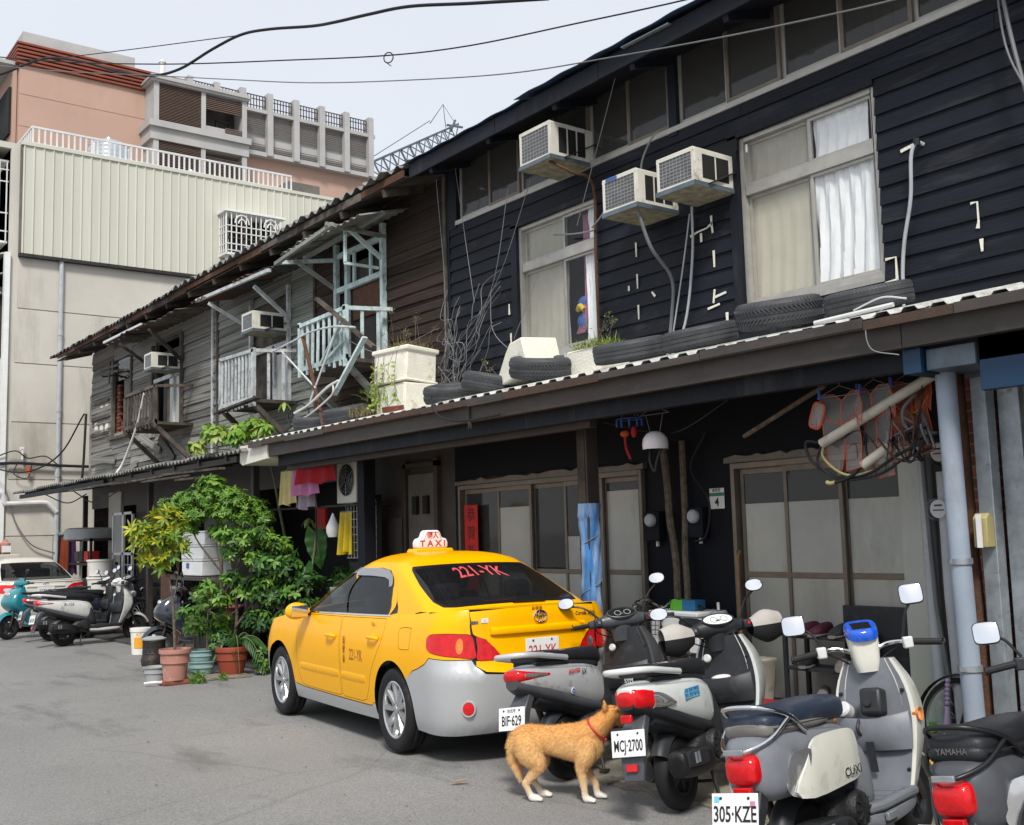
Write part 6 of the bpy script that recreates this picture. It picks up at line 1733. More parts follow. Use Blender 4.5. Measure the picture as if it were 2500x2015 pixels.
def sport_headset(t,col,steer,z=1.0,gauge='white',mitts=False,mirrors=((.20,.28,1.20),(.20,-.30,1.22)),hx=.97,dashw=.11):
 S=bpy.data.objects.new('handlebar',None);
 H=T(hx,0,z)@RZ(steer)
 body=MB(H)
 rings=[]
 for k in range(25):
  v=lerp(-1,1,k/24);y=.27*v;a=abs(v)
  hw=interp([(0,.085),(.35,.075),(.6,.045),(.85,.032),(1,.028)],a);hh=interp([(0,.062),(.35,.058),(.6,.042),(.85,.032),(1,.028)],a)
  xc=.03-.06*a*a;zc=.0-.015*a
  rings.append([(p[1],y,p[2])for p in ring(0,xc,zc,hw,hh,2.6,18)])
 B=body.loft(rings).build('handlebar_cover',col,t,50)
 # neck down to the apron
 MB(H).loft([[(p[2]*0+p[1],p[0],zz)for p in[(w*math.cos(a),.03+d*math.sin(a),0)for a in[2*PI*j/18 for j in range(18)]]]for zz,w,d in((-.16,.075,.05),(-.08,.09,.06),(-.02,.12,.075),(.02,.10,.07))]).build('headset_neck',col,B,50)
 # gauge, tilted to the rider
 G=H@T(-.028,0,.045)@RY(-.75)
 def el(zz,s):return[(.052*s*math.cos(a),dashw*s*math.sin(a),zz)for a in[2*PI*j/28 for j in range(28)]]
 MB(G).loft([el(-.02,1.12),el(.010,1.08),el(.012,1.0),el(.004,.97)]).build('gauge_bezel',col,B,40)
 MB(G).loft([el(.004,.97),el(.005,.96)]).build('gauge','plate_white' if gauge=='white' else 'trim_black',B)
 for yy in(-.045,.03):MB(G).tube([(.0+.025*math.cos(a),yy+.025*math.sin(a),.007)for a in[2*PI*j/18 for j in range(18)]],.0016,4,closed=True).build('dial','ink' if gauge=='white' else 'white_steel',B)
 for s in(1,-1):
  c=(-.04,s*.27,-.015);d=(-.075,s*.40,-.02)
  MB(H).tube([c,d],.0165,10).build('grip','rubber',B)
  MB(H).tube(spline([(-.0,s*.25,-.01),(.03,s*.30,-.02),(.0,s*.40,-.025)],4),.006,6).build('brake_lever','trim_black',B)
  MB(H).bx(-.075,-.03,s*.20-.03,s*.20+.03,-.035,.02).build('switch_box','sc_plastic',B,bevel=.008)
  MB(H).bx(-.082,-.074,s*.20-.012,s*.20+.006,-.012,.008).build('switch','lamp_red' if s<0 else 'sc_grey',B)
  if mitts:
   rg=[]
   for k in range(8):
    f=k/7;y=s*lerp(.22,.44,f);w=interp([(0,.05),(.5,.085),(1,.06)],f);h=interp([(0,.05),(.5,.10),(1,.075)],f)
    rg.append([(-.05+w*math.cos(a),y,-.035+h*math.sin(a))for a in[lerp(.0,PI,j/10)for j in range(11)]])
   MB(H).loft(rg,cap=False,closed=False).build('hand_guard','mitt',B,50,solid=.006)
   rg=[[(p[0]*1.0,p[1],-.035-(p[2]+.035)*1.2)for p in q]for q in rg]
   MB(H).loft(rg,cap=False,closed=False).build('guard_lining','rubber',B,50,solid=.004)
 for k in range(4):MB(H).tube(spline([(-.02,(-.22,-.17,.18,.23)[k],-.01),(.05,(-.16,-.10,.12,.18)[k],-.06-.02*(k%2)),(.06,(-.05,-.02,.03,.05)[k],-.14)],6),.0045,5).build('control_cable','rubber',B)
 for(mx,my,mz)in mirrors:
  s=1 if my>0 else-1
  b=H@Vector((.0,s*.17,.02));h=H@Vector((mx-.2,my,mz-z))
  mirror(t,b,h,.062,.042,'trim_black','oval',steer*.6,.20)
 return B
def scooter_sport(label,loc,az,col,inner,seatmat,rail,steer,platebody,platesub=None,tail=0,mitts=False,lean=-.15,nose=.20,name='scooter',headcol=None,grp='scooters parked nose to the porch',gauge='white',mirr=None,shieldcol=None):
 t=thing(name,label,'scooter',loc,group=grp,rot=(lean,0,R(90-az)))
 scooter_common(t)
 # tail fairing: two side covers
 st=[(-.47,.735,.045,.025),(-.42,.718,.085,.062),(-.30,.695,.125,.098),(-.12,.662,.155,.130),(.08,.628,.166,.158),(.26,.595,.162,.17),(.40,.56,.137,.155),(.47,.53,.09,.10)]
 C_=sloft(st,2.7,26).build('tail_fairing',col,t,50)
 sloft([(-.47,.68,.048,.035),(-.36,.645,.098,.05),(-.15,.565,.148,.06),(.05,.50,.158,.06),(.22,.46,.15,.055),(.36,.43,.13,.05)],2.6).build('lower_trim','sc_gunmetal' if tail==0 else 'sc_plastic',t,50)
 # seat: two humps
 sloft([(-.33,.835,.085,.022),(-.28,.835,.12,.04),(-.1,.825,.135,.045),(.05,.815,.14,.045),(.2,.80,.14,.055),(.36,.79,.13,.062),(.47,.775,.09,.06),(.52,.76,.04,.035)],3.0,26).build('seat',seatmat,t,50)
 sloft([(-.30,.79,.10,.03),(0,.765,.13,.035),(.3,.735,.125,.035),(.46,.72,.07,.03)],3).build('seat_base','sc_plastic',t)
 # grab rail each side joined behind
 pts=[(-.02,.15,.80),(-.2,.158,.825),(-.36,.15,.85),(-.47,.10,.862),(-.50,0,.864),(-.47,-.10,.862),(-.36,-.15,.85),(-.2,-.158,.825),(-.02,-.15,.80)]
 MB().tube(spline(pts,5),.019,9,sy=.75).build('grab_rail',rail,t,60)
 # mudguard and plate
 MB().loft([[(-.36,-.06,.62),(-.36,.06,.62),(-.30,.06,.60),(-.30,-.06,.60)],[(-.46,-.075,.52),(-.46,.075,.52),(-.40,.075,.50),(-.40,-.075,.50)],[(-.50,-.075,.38),(-.50,.075,.38),(-.46,.075,.37),(-.46,-.075,.37)],[(-.52,-.065,.26),(-.52,.065,.26),(-.50,.06,.26),(-.50,-.06,.26)]]).build('mudguard','sc_gunmetal',t,bevel=.008)
 arcguard(0,.245,.06,.9,2.6).build('inner_mudguard','sc_plastic',t,solid=.004)
 PM_=T(-.515,0,.47)@RY(.22)
 plate(t,PM_,.215,.145,platebody,.088,platesub,.62 if len(platebody)<8 else.53)
 MB(T(-.515,0,.335)@RY(.15)).bx(-.012,0,-.035,.035,-.02,.02).build('reflector','lamp_red',t,bevel=.003)
 if tail==0:
  L_r=sloft([(-.475,.735,.04,.030),(-.455,.73,.075,.042),(-.40,.722,.103,.046),(-.30,.715,.128,.040),(-.22,.712,.143,.022)],2.6,24).build('tail_lamp','lamp_red',t,60)
  sloft([(-.43,.728,.098,.026),(-.38,.722,.114,.034),(-.30,.716,.135,.028),(-.25,.713,.143,.014)],2.4,24).build('lamp_heart','lamp_clear',L_r,60)
 else:
  L_r=sloft([(-.475,.705,.04,.035),(-.455,.705,.070,.058),(-.40,.697,.103,.068),(-.335,.685,.128,.066)],3.2,24).build('tail_lamp','lamp_red',t,60)
  sloft([(-.345,.68,.126,.064),(-.28,.67,.143,.064),(-.21,.655,.156,.05),(-.15,.635,.164,.016)],3.2,24).build('rear_indicator','lamp_clear',L_r,60)
  MB(T(-.49,0,.60)).bx(-.01,.01,-.035,.035,-.022,.022).build('reflector','lamp_red',t,bevel=.004)
  # floor, tunnel flanks
 MB().prism([(.36,-.15),(.50,-.19),(.90,-.185),(.96,-.12),(.96,.12),(.90,.185),(.50,.19),(.36,.15)],.27,.325).build('floorboard',inner,t,bevel=.012)
 sloft([(.38,.25,.14,.035),(.6,.24,.18,.04),(.88,.25,.17,.04),(.98,.28,.10,.05)],3).build('belly_pan',shieldcol or col,t)
 sloft([(.34,.52,.13,.13),(.42,.48,.15,.17),(.47,.42,.14,.12),(.50,.36,.12,.06)],3.2).build('knee_panel',inner,t)
 A,B=leg_shield(t,shieldcol or col,inner,nose=nose)
 bolts(t,inner)
 MB(T(.935,.10,.80)@RY(-PI/2+.2)).lathe([(0,.012),(.02,.012),(.028,.004),(.028,-.01)],16).build('ignition_lock','white_steel',B)
 for s in(-1,1):MB(T(1.02,s*.205,.70)).ball((0,0,0),.03,.02,.035).build('indicator','lamp_amber',A)
 arcguard(1.24,.25,.075,.35,2.35).build('front_mudguard',shieldcol or col,t,50,solid=.005)
 MB(T(1.235,0,.80)).ball((0,0,0),.04,.10,.06).build('headlamp','lamp_clear',A)
 sport_headset(t,headcol or inner,steer,gauge=gauge,mitts=mitts,mirrors=mirr or((.20,.34,1.20),(.20,-.36,1.22)))
 return t
scA=scooter_sport('silver and grey scooter with plate BIF-629, beside the taxi boot',(4.85,5.86,0),75,'sc_silver','sc_plastic','vinyl','sc_silver',.85,'BIF·629','台北市',0,headcol='sc_gunmetal',gauge='dark',mirr=((.25,.40,1.17),(.22,-.34,1.27)),shieldcol='sc_gunmetal')
text('side_lettering','FIGHTER',.036,'ink_red',scA,T(.02,-.168,.70)@RZ(.03)@FR_,shear=.3,bold=.001)
text('side_lettering','5X',.05,'ink',scA,T(.13,-.170,.685)@FR_,shear=.3)
MB(T(-.02,-.163,.575)@RX(PI/2+.18)).lathe([(0,.002),(.022,.002),(.023,0)],20).build('round_sticker','plate_white',scA)
MB(T(-.02,-.165,.575)@RX(PI/2+.18)).tube([(.012*math.cos(a),.012*math.sin(a),.002)for a in[2*PI*k/16 for k in range(16)]],.004,4,closed=True).build('sticker_emblem','peg_blue',scA)
scB=scooter_sport('white scooter with plate MCJ-2700, dog standing beside it',(4.81,4.76,0),71,'sc_white','sc_plastic','vinyl','sc_white',.85,'MCJ·2700',None,1,mitts=True,gauge='white',mirr=((.22,.40,1.14),(.22,-.34,1.24)))
stk=MB(T(.06,-.170,.665)@RX(-.0)).bx(-.10,.10,-.0015,0,-.030,.030).build('slogan_sticker','sticker_blue',scB)
text('sticker_text','永得【第貳代持勝貸】',.026,'peg_blue',stk,T(.06,-.1725,.68)@FR_,sx=.8,extrude=.0002)
text('sticker_text','堅信【愛是不離不棄】',.026,'peg_blue',stk,T(.06,-.1725,.652)@FR_,sx=.8,extrude=.0002)
text('seat_lettering','SYM',.032,'white_steel',scB,T(-.335,.03,.80)@FB_)
MB(T(.93,.02,.665)).ball((0,0,0),.05,.07,.02).build('tissue_in_pocket','sign_white',scB)
def scooter_retro(label,loc,az,col,grey,seatmat,seatlow,rail,steer,platebody,lean=-.14,name='scooter',grp='scooters parked nose to the porch',decal=None,bright=True):
 t=thing(name,label,'scooter',loc,group=grp,rot=(lean,0,R(90-az)))
 scooter_common(t,1.20,.21,'sc_plastic','sc_plastic')
 # rear body: rounded grey tail with inset coloured side panels
 sloft([(-.40,.62,.06,.07),(-.37,.62,.10,.12),(-.28,.62,.145,.15),(-.10,.62,.166,.155),(.10,.61,.168,.145),(.28,.60,.162,.13),(.40,.57,.14,.12),(.46,.53,.09,.09)],3.0,28).build('tail_body',grey,t,55)
 for s in(-1,1):
  out=smooth2([(-.24,.475),(.16,.47),(.31,.485),(.34,.54),(.325,.64),(.26,.695),(.06,.71),(-.10,.70),(-.19,.62)],4)
  def mp(a,b,i,s=s):
   u=(a-.05)/.36;v=(b-.6)/.15
   return(a,s*(.190+.010*(1-min(1,u*u))-.012*max(0,v)**2-.012*max(0,-v)**2-.05*max(0,(a-.22)/.2)**2-.04*max(0,(-.14-a)/.15)**2),b)
  o=panel(out,[],mp,.035).build('side_panel',col,t,60,solid=.012)
  ind=smooth2([(-.265,.49),(-.285,.55),(-.25,.65),(-.215,.67),(-.150,.665),(-.175,.58),(-.205,.49)],3)
  panel(ind,[],lambda a,b,i,s=s:(mp(a,b,i)[0],mp(a,b,i)[1]+s*.004-s*.02*max(0,(-.15-a)/.1),b),.03).build('rear_indicator','lamp_clear',t,60,solid=.012)
 sloft([(-.335,.80,.07,.02),(-.30,.80,.115,.045),(-.15,.805,.14,.055),(.05,.80,.145,.058),(.25,.795,.14,.062),(.38,.785,.12,.062),(.46,.775,.075,.05),(.49,.765,.03,.03)],3.0,28).build('seat',seatmat,t,55)
 sloft([(-.345,.775,.075,.022),(-.30,.77,.118,.04),(-.10,.765,.146,.035),(.10,.755,.142,.028),(.22,.75,.12,.02)],3.0,28).build('seat_skirt',seatlow,t,55)
 # loop grab rail
 def arcy(pts):return spline(pts,6)
 loop=arcy([(-.08,-.155,.735),(-.20,-.150,.82),(-.33,-.095,.868),(-.37,0,.88),(-.33,.095,.868),(-.20,.150,.82),(-.08,.155,.735)])
 MB().tube(loop,.011,8).build('grab_rail',rail,t,60)
 MB().tube(arcy([(-.19,-.150,.815),(-.33,-.12,.74),(-.43,-.055,.705),(-.445,0,.70),(-.43,.055,.705),(-.33,.12,.74),(-.19,.150,.815)]),.010,8).build('grab_rail',rail,t,60)
 MB(T(-.448,0,.702)).bx(-.012,.006,-.045,.045,-.012,.012).build('rail_bracket','galv',t,bevel=.003)
 # tail lamp block
 L_r=sloft([(-.440,.620,.050,.040),(-.430,.620,.068,.055),(-.40,.624,.080,.068),(-.35,.628,.084,.070)],3.6,24).build('tail_lamp','lamp_red',t,60)
 MB(T(-.43,0,.525)).bx(-.012,.02,-.042,.042,-.03,.03).build('reflector','lamp_red',t,bevel=.004)
 MB().loft([[(-.37,-.06,.56),(-.37,.06,.56),(-.30,.06,.56),(-.30,-.06,.56)],[(-.43,-.07,.48),(-.43,.07,.48),(-.36,.07,.46),(-.36,-.07,.46)],[(-.51,-.07,.36),(-.51,.07,.36),(-.46,.07,.34),(-.46,-.07,.34)],[(-.52,-.06,.24),(-.52,.06,.24),(-.50,.06,.24),(-.50,-.06,.24)]]).build('mudguard','sc_plastic',t,bevel=.008)
 arcguard(0,.24,.06,.9,2.6).build('inner_mudguard','sc_plastic',t,solid=.004)
 pl=plate(t,T(-.515,0,.475)@RY(.28),.225,.145,platebody,.090,None,.66)
 MB(T(-.515,0,.475)@RY(.28)).bx(-.0052,-.004,.075,.10,.035,.06).build('plate_sticker','sticker_blue',pl)
 MB(T(-.515,0,.475)@RY(.28)).bx(-.0052,-.004,-.10,-.075,.015,.04).build('plate_sticker','curtain_pink',pl)
 # floor and skirts
 MB().prism([(.36,-.17),(.46,-.205),(.88,-.20),(.94,-.13),(.94,.13),(.88,.20),(.46,.205),(.36,.17)],.285,.33).build('floorboard',grey,t,bevel=.015)
 for k in range(3):MB().bx(.50+k*.11,.59+k*.11,-.16,.16,.330,.334).build('floor_mat',grey,t,bevel=.003)
 sloft([(.30,.26,.13,.05),(.45,.25,.195,.055),(.7,.25,.20,.05),(.9,.27,.17,.05),(.98,.30,.09,.05)],3.2).build('belly_pan','sc_grey' if bright else 'sc_plastic',t)
 sloft([(.36,.50,.14,.14),(.44,.46,.165,.17),(.49,.40,.15,.10),(.52,.35,.13,.04)],3.4).build('knee_panel',grey,t)
 MB(T(.50,-.213,.262)).bx(-.055,.055,-.008,.012,-.018,.018).build('footpeg','galv',t,bevel=.004)
 A,B=leg_shield(t,col,grey,.86,1.0,.27,.95,.222,.135,.17)
 bolts(t,grey)
 for s in(-1,1):MB(T(.995,s*.215,.66)@RX(PI/2*s)).lathe([(0,.03),(.022,.028),(.032,.012),(.034,-.02)],18).build('indicator','lamp_amber',A)
 MB(T(.90,.13,.71)@RY(-PI/2+.5)).lathe([(0,.03),(.03,.03),(.04,.02),(.042,-.03)],20).build('fuel_cap','white_steel',B)
 MB(T(.90,-.04,.74)@RY(.25)).bx(-.05,.04,-.06,.06,-.07,.07).build('key_housing','sc_plastic',B,bevel=.02)
 MB(T(.845,-.03,.745)@RY(-PI/2+.3)).lathe([(0,.006),(.018,.006),(.022,0)],14).build('ignition_lock','dark_steel',B)
 MB().tube(spline([(.86,.04,.66),(.83,.04,.63),(.83,.04,.60),(.86,.04,.58)],4),.009,7).build('bag_hook','sc_plastic',B)
 MB().bx(.845,.853,-.02,.02,.40,.55).build('panel_slot','sc_plastic',B)
 arcguard(1.20,.245,.08,.35,2.35).build('front_mudguard',col,t,50,solid=.005)
 # instrument pod and tubular bars
 H=T(.99,0,.97)@RZ(steer)
 pod=sloft([(-.08,0,.055,.052),(-.03,.0,.068,.062),(.06,.0,.078,.07),(.13,.0,.082,.074)],3.4,24,axis='z',M=H).build('instrument_pod',col,t,50)
 MB(H@T(-.0,0,.125)@RY(-.35)).loft([[(x*s_,y*s_,z)for x,y in smooth2([(-.085,-.06),(-.085,.06),(.05,.08),(.075,.0),(.05,-.08)],4)]for z,s_ in((-.01,1.02),(.03,1.0),(.042,.9))]).build('display_hood','display_blue' if bright else 'sc_plastic',pod,50)
 MB(H@T(-.0,0,.125)@RY(-.35)).bx(-.06,.035,-.05,.05,.040,.0435).build('display','trim_black',pod,bevel=.01)
 barm='chrome' if bright else 'trim_black'
 for s in(1,-1):
  MB(H).tube(spline([(.02,s*.05,.02),(.03,s*.12,.05),(.01,s*.19,.055),(-.03,s*.26,.045)],5),.0125,9).build('handlebar',barm,pod)
  MB(H).tube([(-.03,s*.25,.046),(-.075,s*.385,.030)],.0175,10).build('grip','rubber',pod)
  MB(H).lathe([(.020,0),(.020,.008)],10,T(-.078,s*.392,.030)@RX(PI/2)).build('grip_end','rubber',pod)
  MB(H).bx(-.05,.0,s*.225-.025,s*.225+.025,.015,.075).build('switch_box','white_steel' if bright else 'sc_plastic',pod,bevel=.008)
  MB(H).tube(spline([(.0,s*.22,.05),(.03,s*.28,.04),(.0,s*.38,.015)],4),.006,6).build('brake_lever','white_steel',pod)
  mirror(t,H@Vector((.0,s*.21,.075)),H@Vector((.03,s*(.34 if s>0 else.30),.20 if s>0 else.29)),.062,.055,'trim_black','square',steer*.7,.20)
 for k in range(3):MB(H).tube(spline([(.02,-.2+.2*k,.04),(.06,-.1+.1*k,-.02),(.05,0,-.10)],5),.005,5).build('cable','rubber',pod)
 if decal:text('side_lettering',decal,.055,'chrome',t,T(.20,-.2085,.515)@RZ(-.05)@FR_,sx=1.2,bold=.001)
 return t
scC=scooter_retro('cream and grey retro scooter with plate 305-KZE and a blue display',(4.10,3.27,0),79,'sc_cream','sc_grey','vinyl_blue','vinyl_grey','chrome',.60,'305·KZE',decal='CUXI')
scD=scooter_retro('black retro scooter cut off at the right edge of the picture',(4.28,2.36,0),84,'sc_dark','sc_gunmetal','vinyl','vinyl','trim_black',.55,'629·LFM',bright=False)
text('seat_lettering','YAMAHA',.034,'vinyl_grey',scD,T(-.349,.0,.785)@FB_,sx=.9)
# == the dog
def dog_material():
 m=bpy.data.materials.new('dog_coat');m.use_nodes=True
 nt=m.node_tree;N=nt.nodes;L=nt.links;b=N['Principled BSDF']
 tc=N.new('ShaderNodeTexCoord');sp=N.new('ShaderNodeSeparateXYZ');L.new(tc.outputs['Object'],sp.inputs[0])
 nz=N.new('ShaderNodeTexNoise');nz.inputs['Scale'].default_value=9;nz.inputs['Detail'].default_value=7;nz.inputs['Roughness'].default_value=.65
 L.new(tc.outputs['Object'],nz.inputs['Vector'])
 ad=N.new('ShaderNodeMath');ad.operation='MULTIPLY_ADD';ad.inputs[1].default_value=.10;L.new(nz.outputs['Fac'],ad.inputs[0]);L.new(sp.outputs['Z'],ad.inputs[2])
 rp=N.new('ShaderNodeValToRGB');e=rp.color_ramp.elements
 e[0].position=.085;e[0].color=(.78,.74,.66,1);e[1].position=.52;e[1].color=(.70,.34,.095,1)
 for p,c in((.13,(.74,.54,.33)),(.25,(.74,.44,.18)),(.36,(.76,.47,.19))):
  k=e.new(p);k.color=(*c,1)
 L.new(ad.outputs[0],rp.inputs[0])
 n2=N.new('ShaderNodeTexNoise');n2.inputs['Scale'].default_value=22;n2.inputs['Detail'].default_value=5;L.new(tc.outputs['Object'],n2.inputs['Vector'])
 r2=N.new('ShaderNodeValToRGB');r2.color_ramp.elements[0].position=.52;r2.color_ramp.elements[1].position=.72
 r2.color_ramp.elements[0].color=(0,0,0,1);r2.color_ramp.elements[1].color=(.28,.28,.28,1);L.new(n2.outputs['Fac'],r2.inputs[0])
 mx=N.new('ShaderNodeMix');mx.data_type='RGBA';mx.inputs[7].default_value=(.36,.12,.03,1)
 L.new(r2.outputs[0],mx.inputs[0]);L.new(rp.outputs[0],mx.inputs[6]);L.new(mx.outputs[2],b.inputs['Base Color'])
 b.inputs['Roughness'].default_value=.75;b.inputs['Sheen Weight'].default_value=.15;b.inputs['Specular IOR Level'].default_value=.25
 _mats['dog_coat']=m
dog_material()
defmat('dog_ear',(.26,.15,.10),rough=.8,var=.2)
defmat('dog_nose',(.01,.009,.009),rough=.35)
def build_dog():
 hx,hy=.644,-.765
 t=thing('dog','tan short-haired dog with a red collar sniffing the white scooter','dog',(4.365,5.555,0),math.atan2(hy,hx))
 m=MB()
 def limb(pts,rad,sy=1.0,n=14):
  P=spline(pts,5);k=len(pts)-1
  rr=[interp([(i,r)for i,r in enumerate(rad)],j/5)for j in range(len(P))]
  m.tube(P,rr,n)
  m.ball(P[0],rr[0]);m.ball(P[-1],rr[-1])
  # trunk with deep chest and tucked belly
 st=[(-.155,.375,.030,.045),(-.13,.372,.060,.070),(-.07,.362,.078,.094),(.02,.366,.070,.086),(.10,.358,.072,.094),(.18,.352,.082,.110),(.26,.347,.088,.120),(.33,.347,.082,.118),(.38,.352,.066,.096),(.41,.358,.035,.06)]
 cols=[[(i,s[j])for i,s in enumerate(st)]for j in range(4)]
 rings=[ring(interp(cols[0],k/4),0,interp(cols[1],k/4),interp(cols[2],k/4),interp(cols[3],k/4),2.1,24)for k in range((len(st)-1)*4+1)]
 m.loft(rings)
 limb([(.27,0,.385),(.35,0,.42),(.41,.005,.47),(.445,.01,.505)],[.090,.080,.066,.058])
 m.ball((.462,.015,.522),.060,.056,.055,18,12)
 limb([(.475,.03,.505),(.505,.065,.478),(.53,.10,.455)],[.044,.034,.022],n=12)
 for(bx_,by,tip,wdir)in(((.435,-.028,.555),0,(.428,-.045,.625),(1,0,0)),((.492,-.008,.548),0,(.545,-.020,.592),(.3,.9,0))):
  P=[Vector(bx_),Vector(bx_).lerp(Vector(tip),.45)+Vector((0,-.006,0)),Vector(tip)]
  m.tube(spline(P,4),[.027,.027,.026,.024,.021,.017,.012,.007,.003],10,sx=.55)
 for s,dx in((-1,0),(1,.035)):
  y=s*.062
  limb([(-.075,y*.85,.345),(-.045,y,.28),(.0,y*1.05,.215),(-.045,y,.15),(-.082+dx*.6,y,.105)],[.082,.078,.052,.031,.0225])
  limb([(-.082+dx*.6,y,.105),(-.062+dx,y,.06),(-.045+dx,y,.026)],[.0225,.0185,.022])
  limb([(-.045+dx,y,.022),(-.01+dx,y,.018),(.012+dx,y,.014)],[.022,.023,.015])
  for k in(-1,0,1):limb([(-.012+dx,y+k*.014,.017),(.018+dx,y+k*.016,.013)],[.012,.0115],n=8)
 for s,dx in((-1,0),(1,.055)):
  y=s*.058
  limb([(.315,y*.95,.335),(.305,y*1.1,.27),(.275,y*1.05,.20),(.282+dx*.6,y,.13),(.288+dx,y,.085)],[.062,.058,.037,.026,.0215])
  limb([(.288+dx,y,.085),(.292+dx,y,.05),(.298+dx,y,.024)],[.0215,.020,.023])
  limb([(.300+dx,y,.022),(.325+dx,y,.017)],[.024,.019])
  for k in(-1,0,1):limb([(.322+dx,y+k*.014,.018),(.350+dx,y+k*.016,.013)],[.0125,.0118],n=8)
 limb([(-.15,0,.395),(-.172,0,.33),(-.162,0,.24),(-.140,0,.16),(-.122,0,.105)],[.028,.032,.034,.030,.012])
 me=m.mesh('body')
 tmp=bpy.data.objects.new('tmp',me);COL.objects.link(tmp)
 md=tmp.modifiers.new('r','REMESH');md.mode='VOXEL';md.voxel_size=.0062
 ms=tmp.modifiers.new('s','SMOOTH');ms.factor=.5;ms.iterations=7
 dg=bpy.context.evaluated_depsgraph_get()
 bm_=bpy.data.meshes.new_from_object(tmp.evaluated_get(dg))
 bpy.data.objects.remove(tmp)
 bm_.name='body';bm_.shade_smooth()
 body=fin(bpy.data.objects.new('body',bm_),'dog_coat',t)
 # short coat: thousands of tiny blades lying back along the body
 rnd=random.Random(4);f=MB();vs=[];fs=[]
 polys=list(bm_.polygons);A=[p.area for p in polys]
 pick=rnd.choices(range(len(polys)),weights=A,k=30000)
 V=bm_.vertices
 for i in pick:
  p=polys[i];n=p.normal;c=p.center
  a,b=rnd.random(),rnd.random();vv=[V[k].co for k in p.vertices]
  q=vv[0].lerp(vv[1],a).lerp(vv[-1].lerp(vv[min(2,len(vv)-1)],a),b)
  flow=Vector((-1,0,-.45))if q.z>.22 else Vector((-.15,0,-1))
  if q.x>.40:flow=Vector((-.5,-.3,-.6))
  d=(flow-n*flow.dot(n));
  if d.length<1e-3:d=Vector((0,0,-1))
  d=(d.normalized()+Vector((rnd.gauss(0,.28),rnd.gauss(0,.28),rnd.gauss(0,.28)))+n*rnd.uniform(.2,.55)).normalized()
  L_=rnd.uniform(.012,.024)*(1.0 if q.z>.2 else.55)*(1.5 if q.x<-.12 else 1)
  if q.z<.03:continue
  w=n.cross(d).normalized()*.0015
  k=len(vs);vs+=[q-w-n*.001,q+w-n*.001,q+d*L_];fs.append((k,k+1,k+2))
 fm=bpy.data.meshes.new('coat');fm.from_pydata([tuple(v)for v in vs],[],fs);fm.shade_smooth()
 fin(bpy.data.objects.new('coat',fm),'dog_coat',body,kind='stuff')
 MB().tube([Vector((.37,.0,.435))+Vector((.62,0,-.55))*(.0)+(Vector((-.60,0,.70))*math.cos(a)*.088+Vector((.05,1,0)).normalized()*math.sin(a)*.080)for a in[2*PI*k/28 for k in range(28)]],.0065,8,closed=True).build('collar','ink_red',t)
 MB().ball((.425,-.022,.372),.012,.010,.013).build('tag','ink_red',t)
 MB().ball((.542,.115,.447),.012,.011,.010).build('nose','dog_nose',t)
 return t
dog=build_dog()
# == plants
def leafmat(name,cols,rough=.45):
 m=bpy.data.materials.new(name);m.use_nodes=True
 nt=m.node_tree;N=nt.nodes;L=nt.links;b=N['Principled BSDF']
 g=N.new('ShaderNodeNewGeometry');rp=N.new('ShaderNodeValToRGB');e=rp.color_ramp.elements
 e[0].position=0;e[0].color=(*cols[0],1);e[1].position=1;e[1].color=(*cols[-1],1)
 for k,c in enumerate(cols[1:-1]):
  x=e.new((k+1)/(len(cols)-1));x.color=(*c,1)
 L.new(g.outputs['Random Per Island'],rp.inputs[0]);L.new(rp.outputs[0],b.inputs['Base Color'])
 b.inputs['Roughness'].default_value=rough;b.inputs['Specular IOR Level'].default_value=.45
 tr=N.new('ShaderNodeBsdfTranslucent');L.new(rp.outputs[0],tr.inputs[0])
 mx=N.new('ShaderNodeMixShader');mx.inputs[0].default_value=.28
 L.new(b.outputs[0],mx.inputs[1]);L.new(tr.outputs[0],mx.inputs[2]);L.new(mx.outputs[0],N['Material Output'].inputs['Surface'])
 _mats[name]=m
leafmat('leaf_croton',[(.70,.56,.04),(.55,.52,.04),(.28,.38,.035),(.14,.26,.03),(.46,.48,.04),(.12,.22,.025)])
leafmat('leaf_green',[(.08,.20,.03),(.13,.29,.045),(.19,.37,.06),(.05,.14,.02),(.24,.36,.07)])
leafmat('leaf_bright',[(.13,.30,.03),(.20,.38,.04),(.09,.22,.03),(.26,.40,.06)])
leafmat('leaf_dark',[(.025,.075,.018),(.04,.11,.025),(.06,.15,.03),(.02,.06,.015)])
leafmat('leaf_lime',[(.28,.40,.06),(.36,.46,.10),(.18,.30,.04),(.42,.48,.16)])
leafmat('grass_bright',[(.22,.34,.04),(.32,.42,.06),(.14,.25,.03),(.40,.40,.10)])
leafmat('grass_dry',[(.26,.19,.09),(.34,.27,.14),(.16,.11,.06),(.20,.22,.07)],.8)
def leaf(vs,fs,p,d,up,L,W,bend=.25,fold=.25):
 """pointed leaf folded along its midrib"""
 d=d.normalized();s=d.cross(up)
 if s.length<1e-3:s=d.cross(Vector((1,0,0)))
 s.normalize();n=s.cross(d)
 m1=p+d*L*.38-n*bend*L*.06;m2=p+d*L*.72-n*bend*L*.22;tip=p+d*L-n*bend*L*.5
 k=len(vs)
 vs+=[p,m1+s*W*.5+n*fold*W*.35,m1,m1-s*W*.5+n*fold*W*.35,m2+s*W*.40+n*fold*W*.3,m2,m2-s*W*.40+n*fold*W*.3,tip]
 fs+=[(k,k+1,k+2),(k,k+2,k+3),(k+1,k+4,k+5,k+2),(k+2,k+5,k+6,k+3),(k+4,k+7,k+5),(k+5,k+7,k+6)]
def rdir(r):
 z=r.uniform(-1,1);a=r.uniform(0,2*PI);q=math.sqrt(1-z*z);return Vector((q*math.cos(a),q*math.sin(a),z))
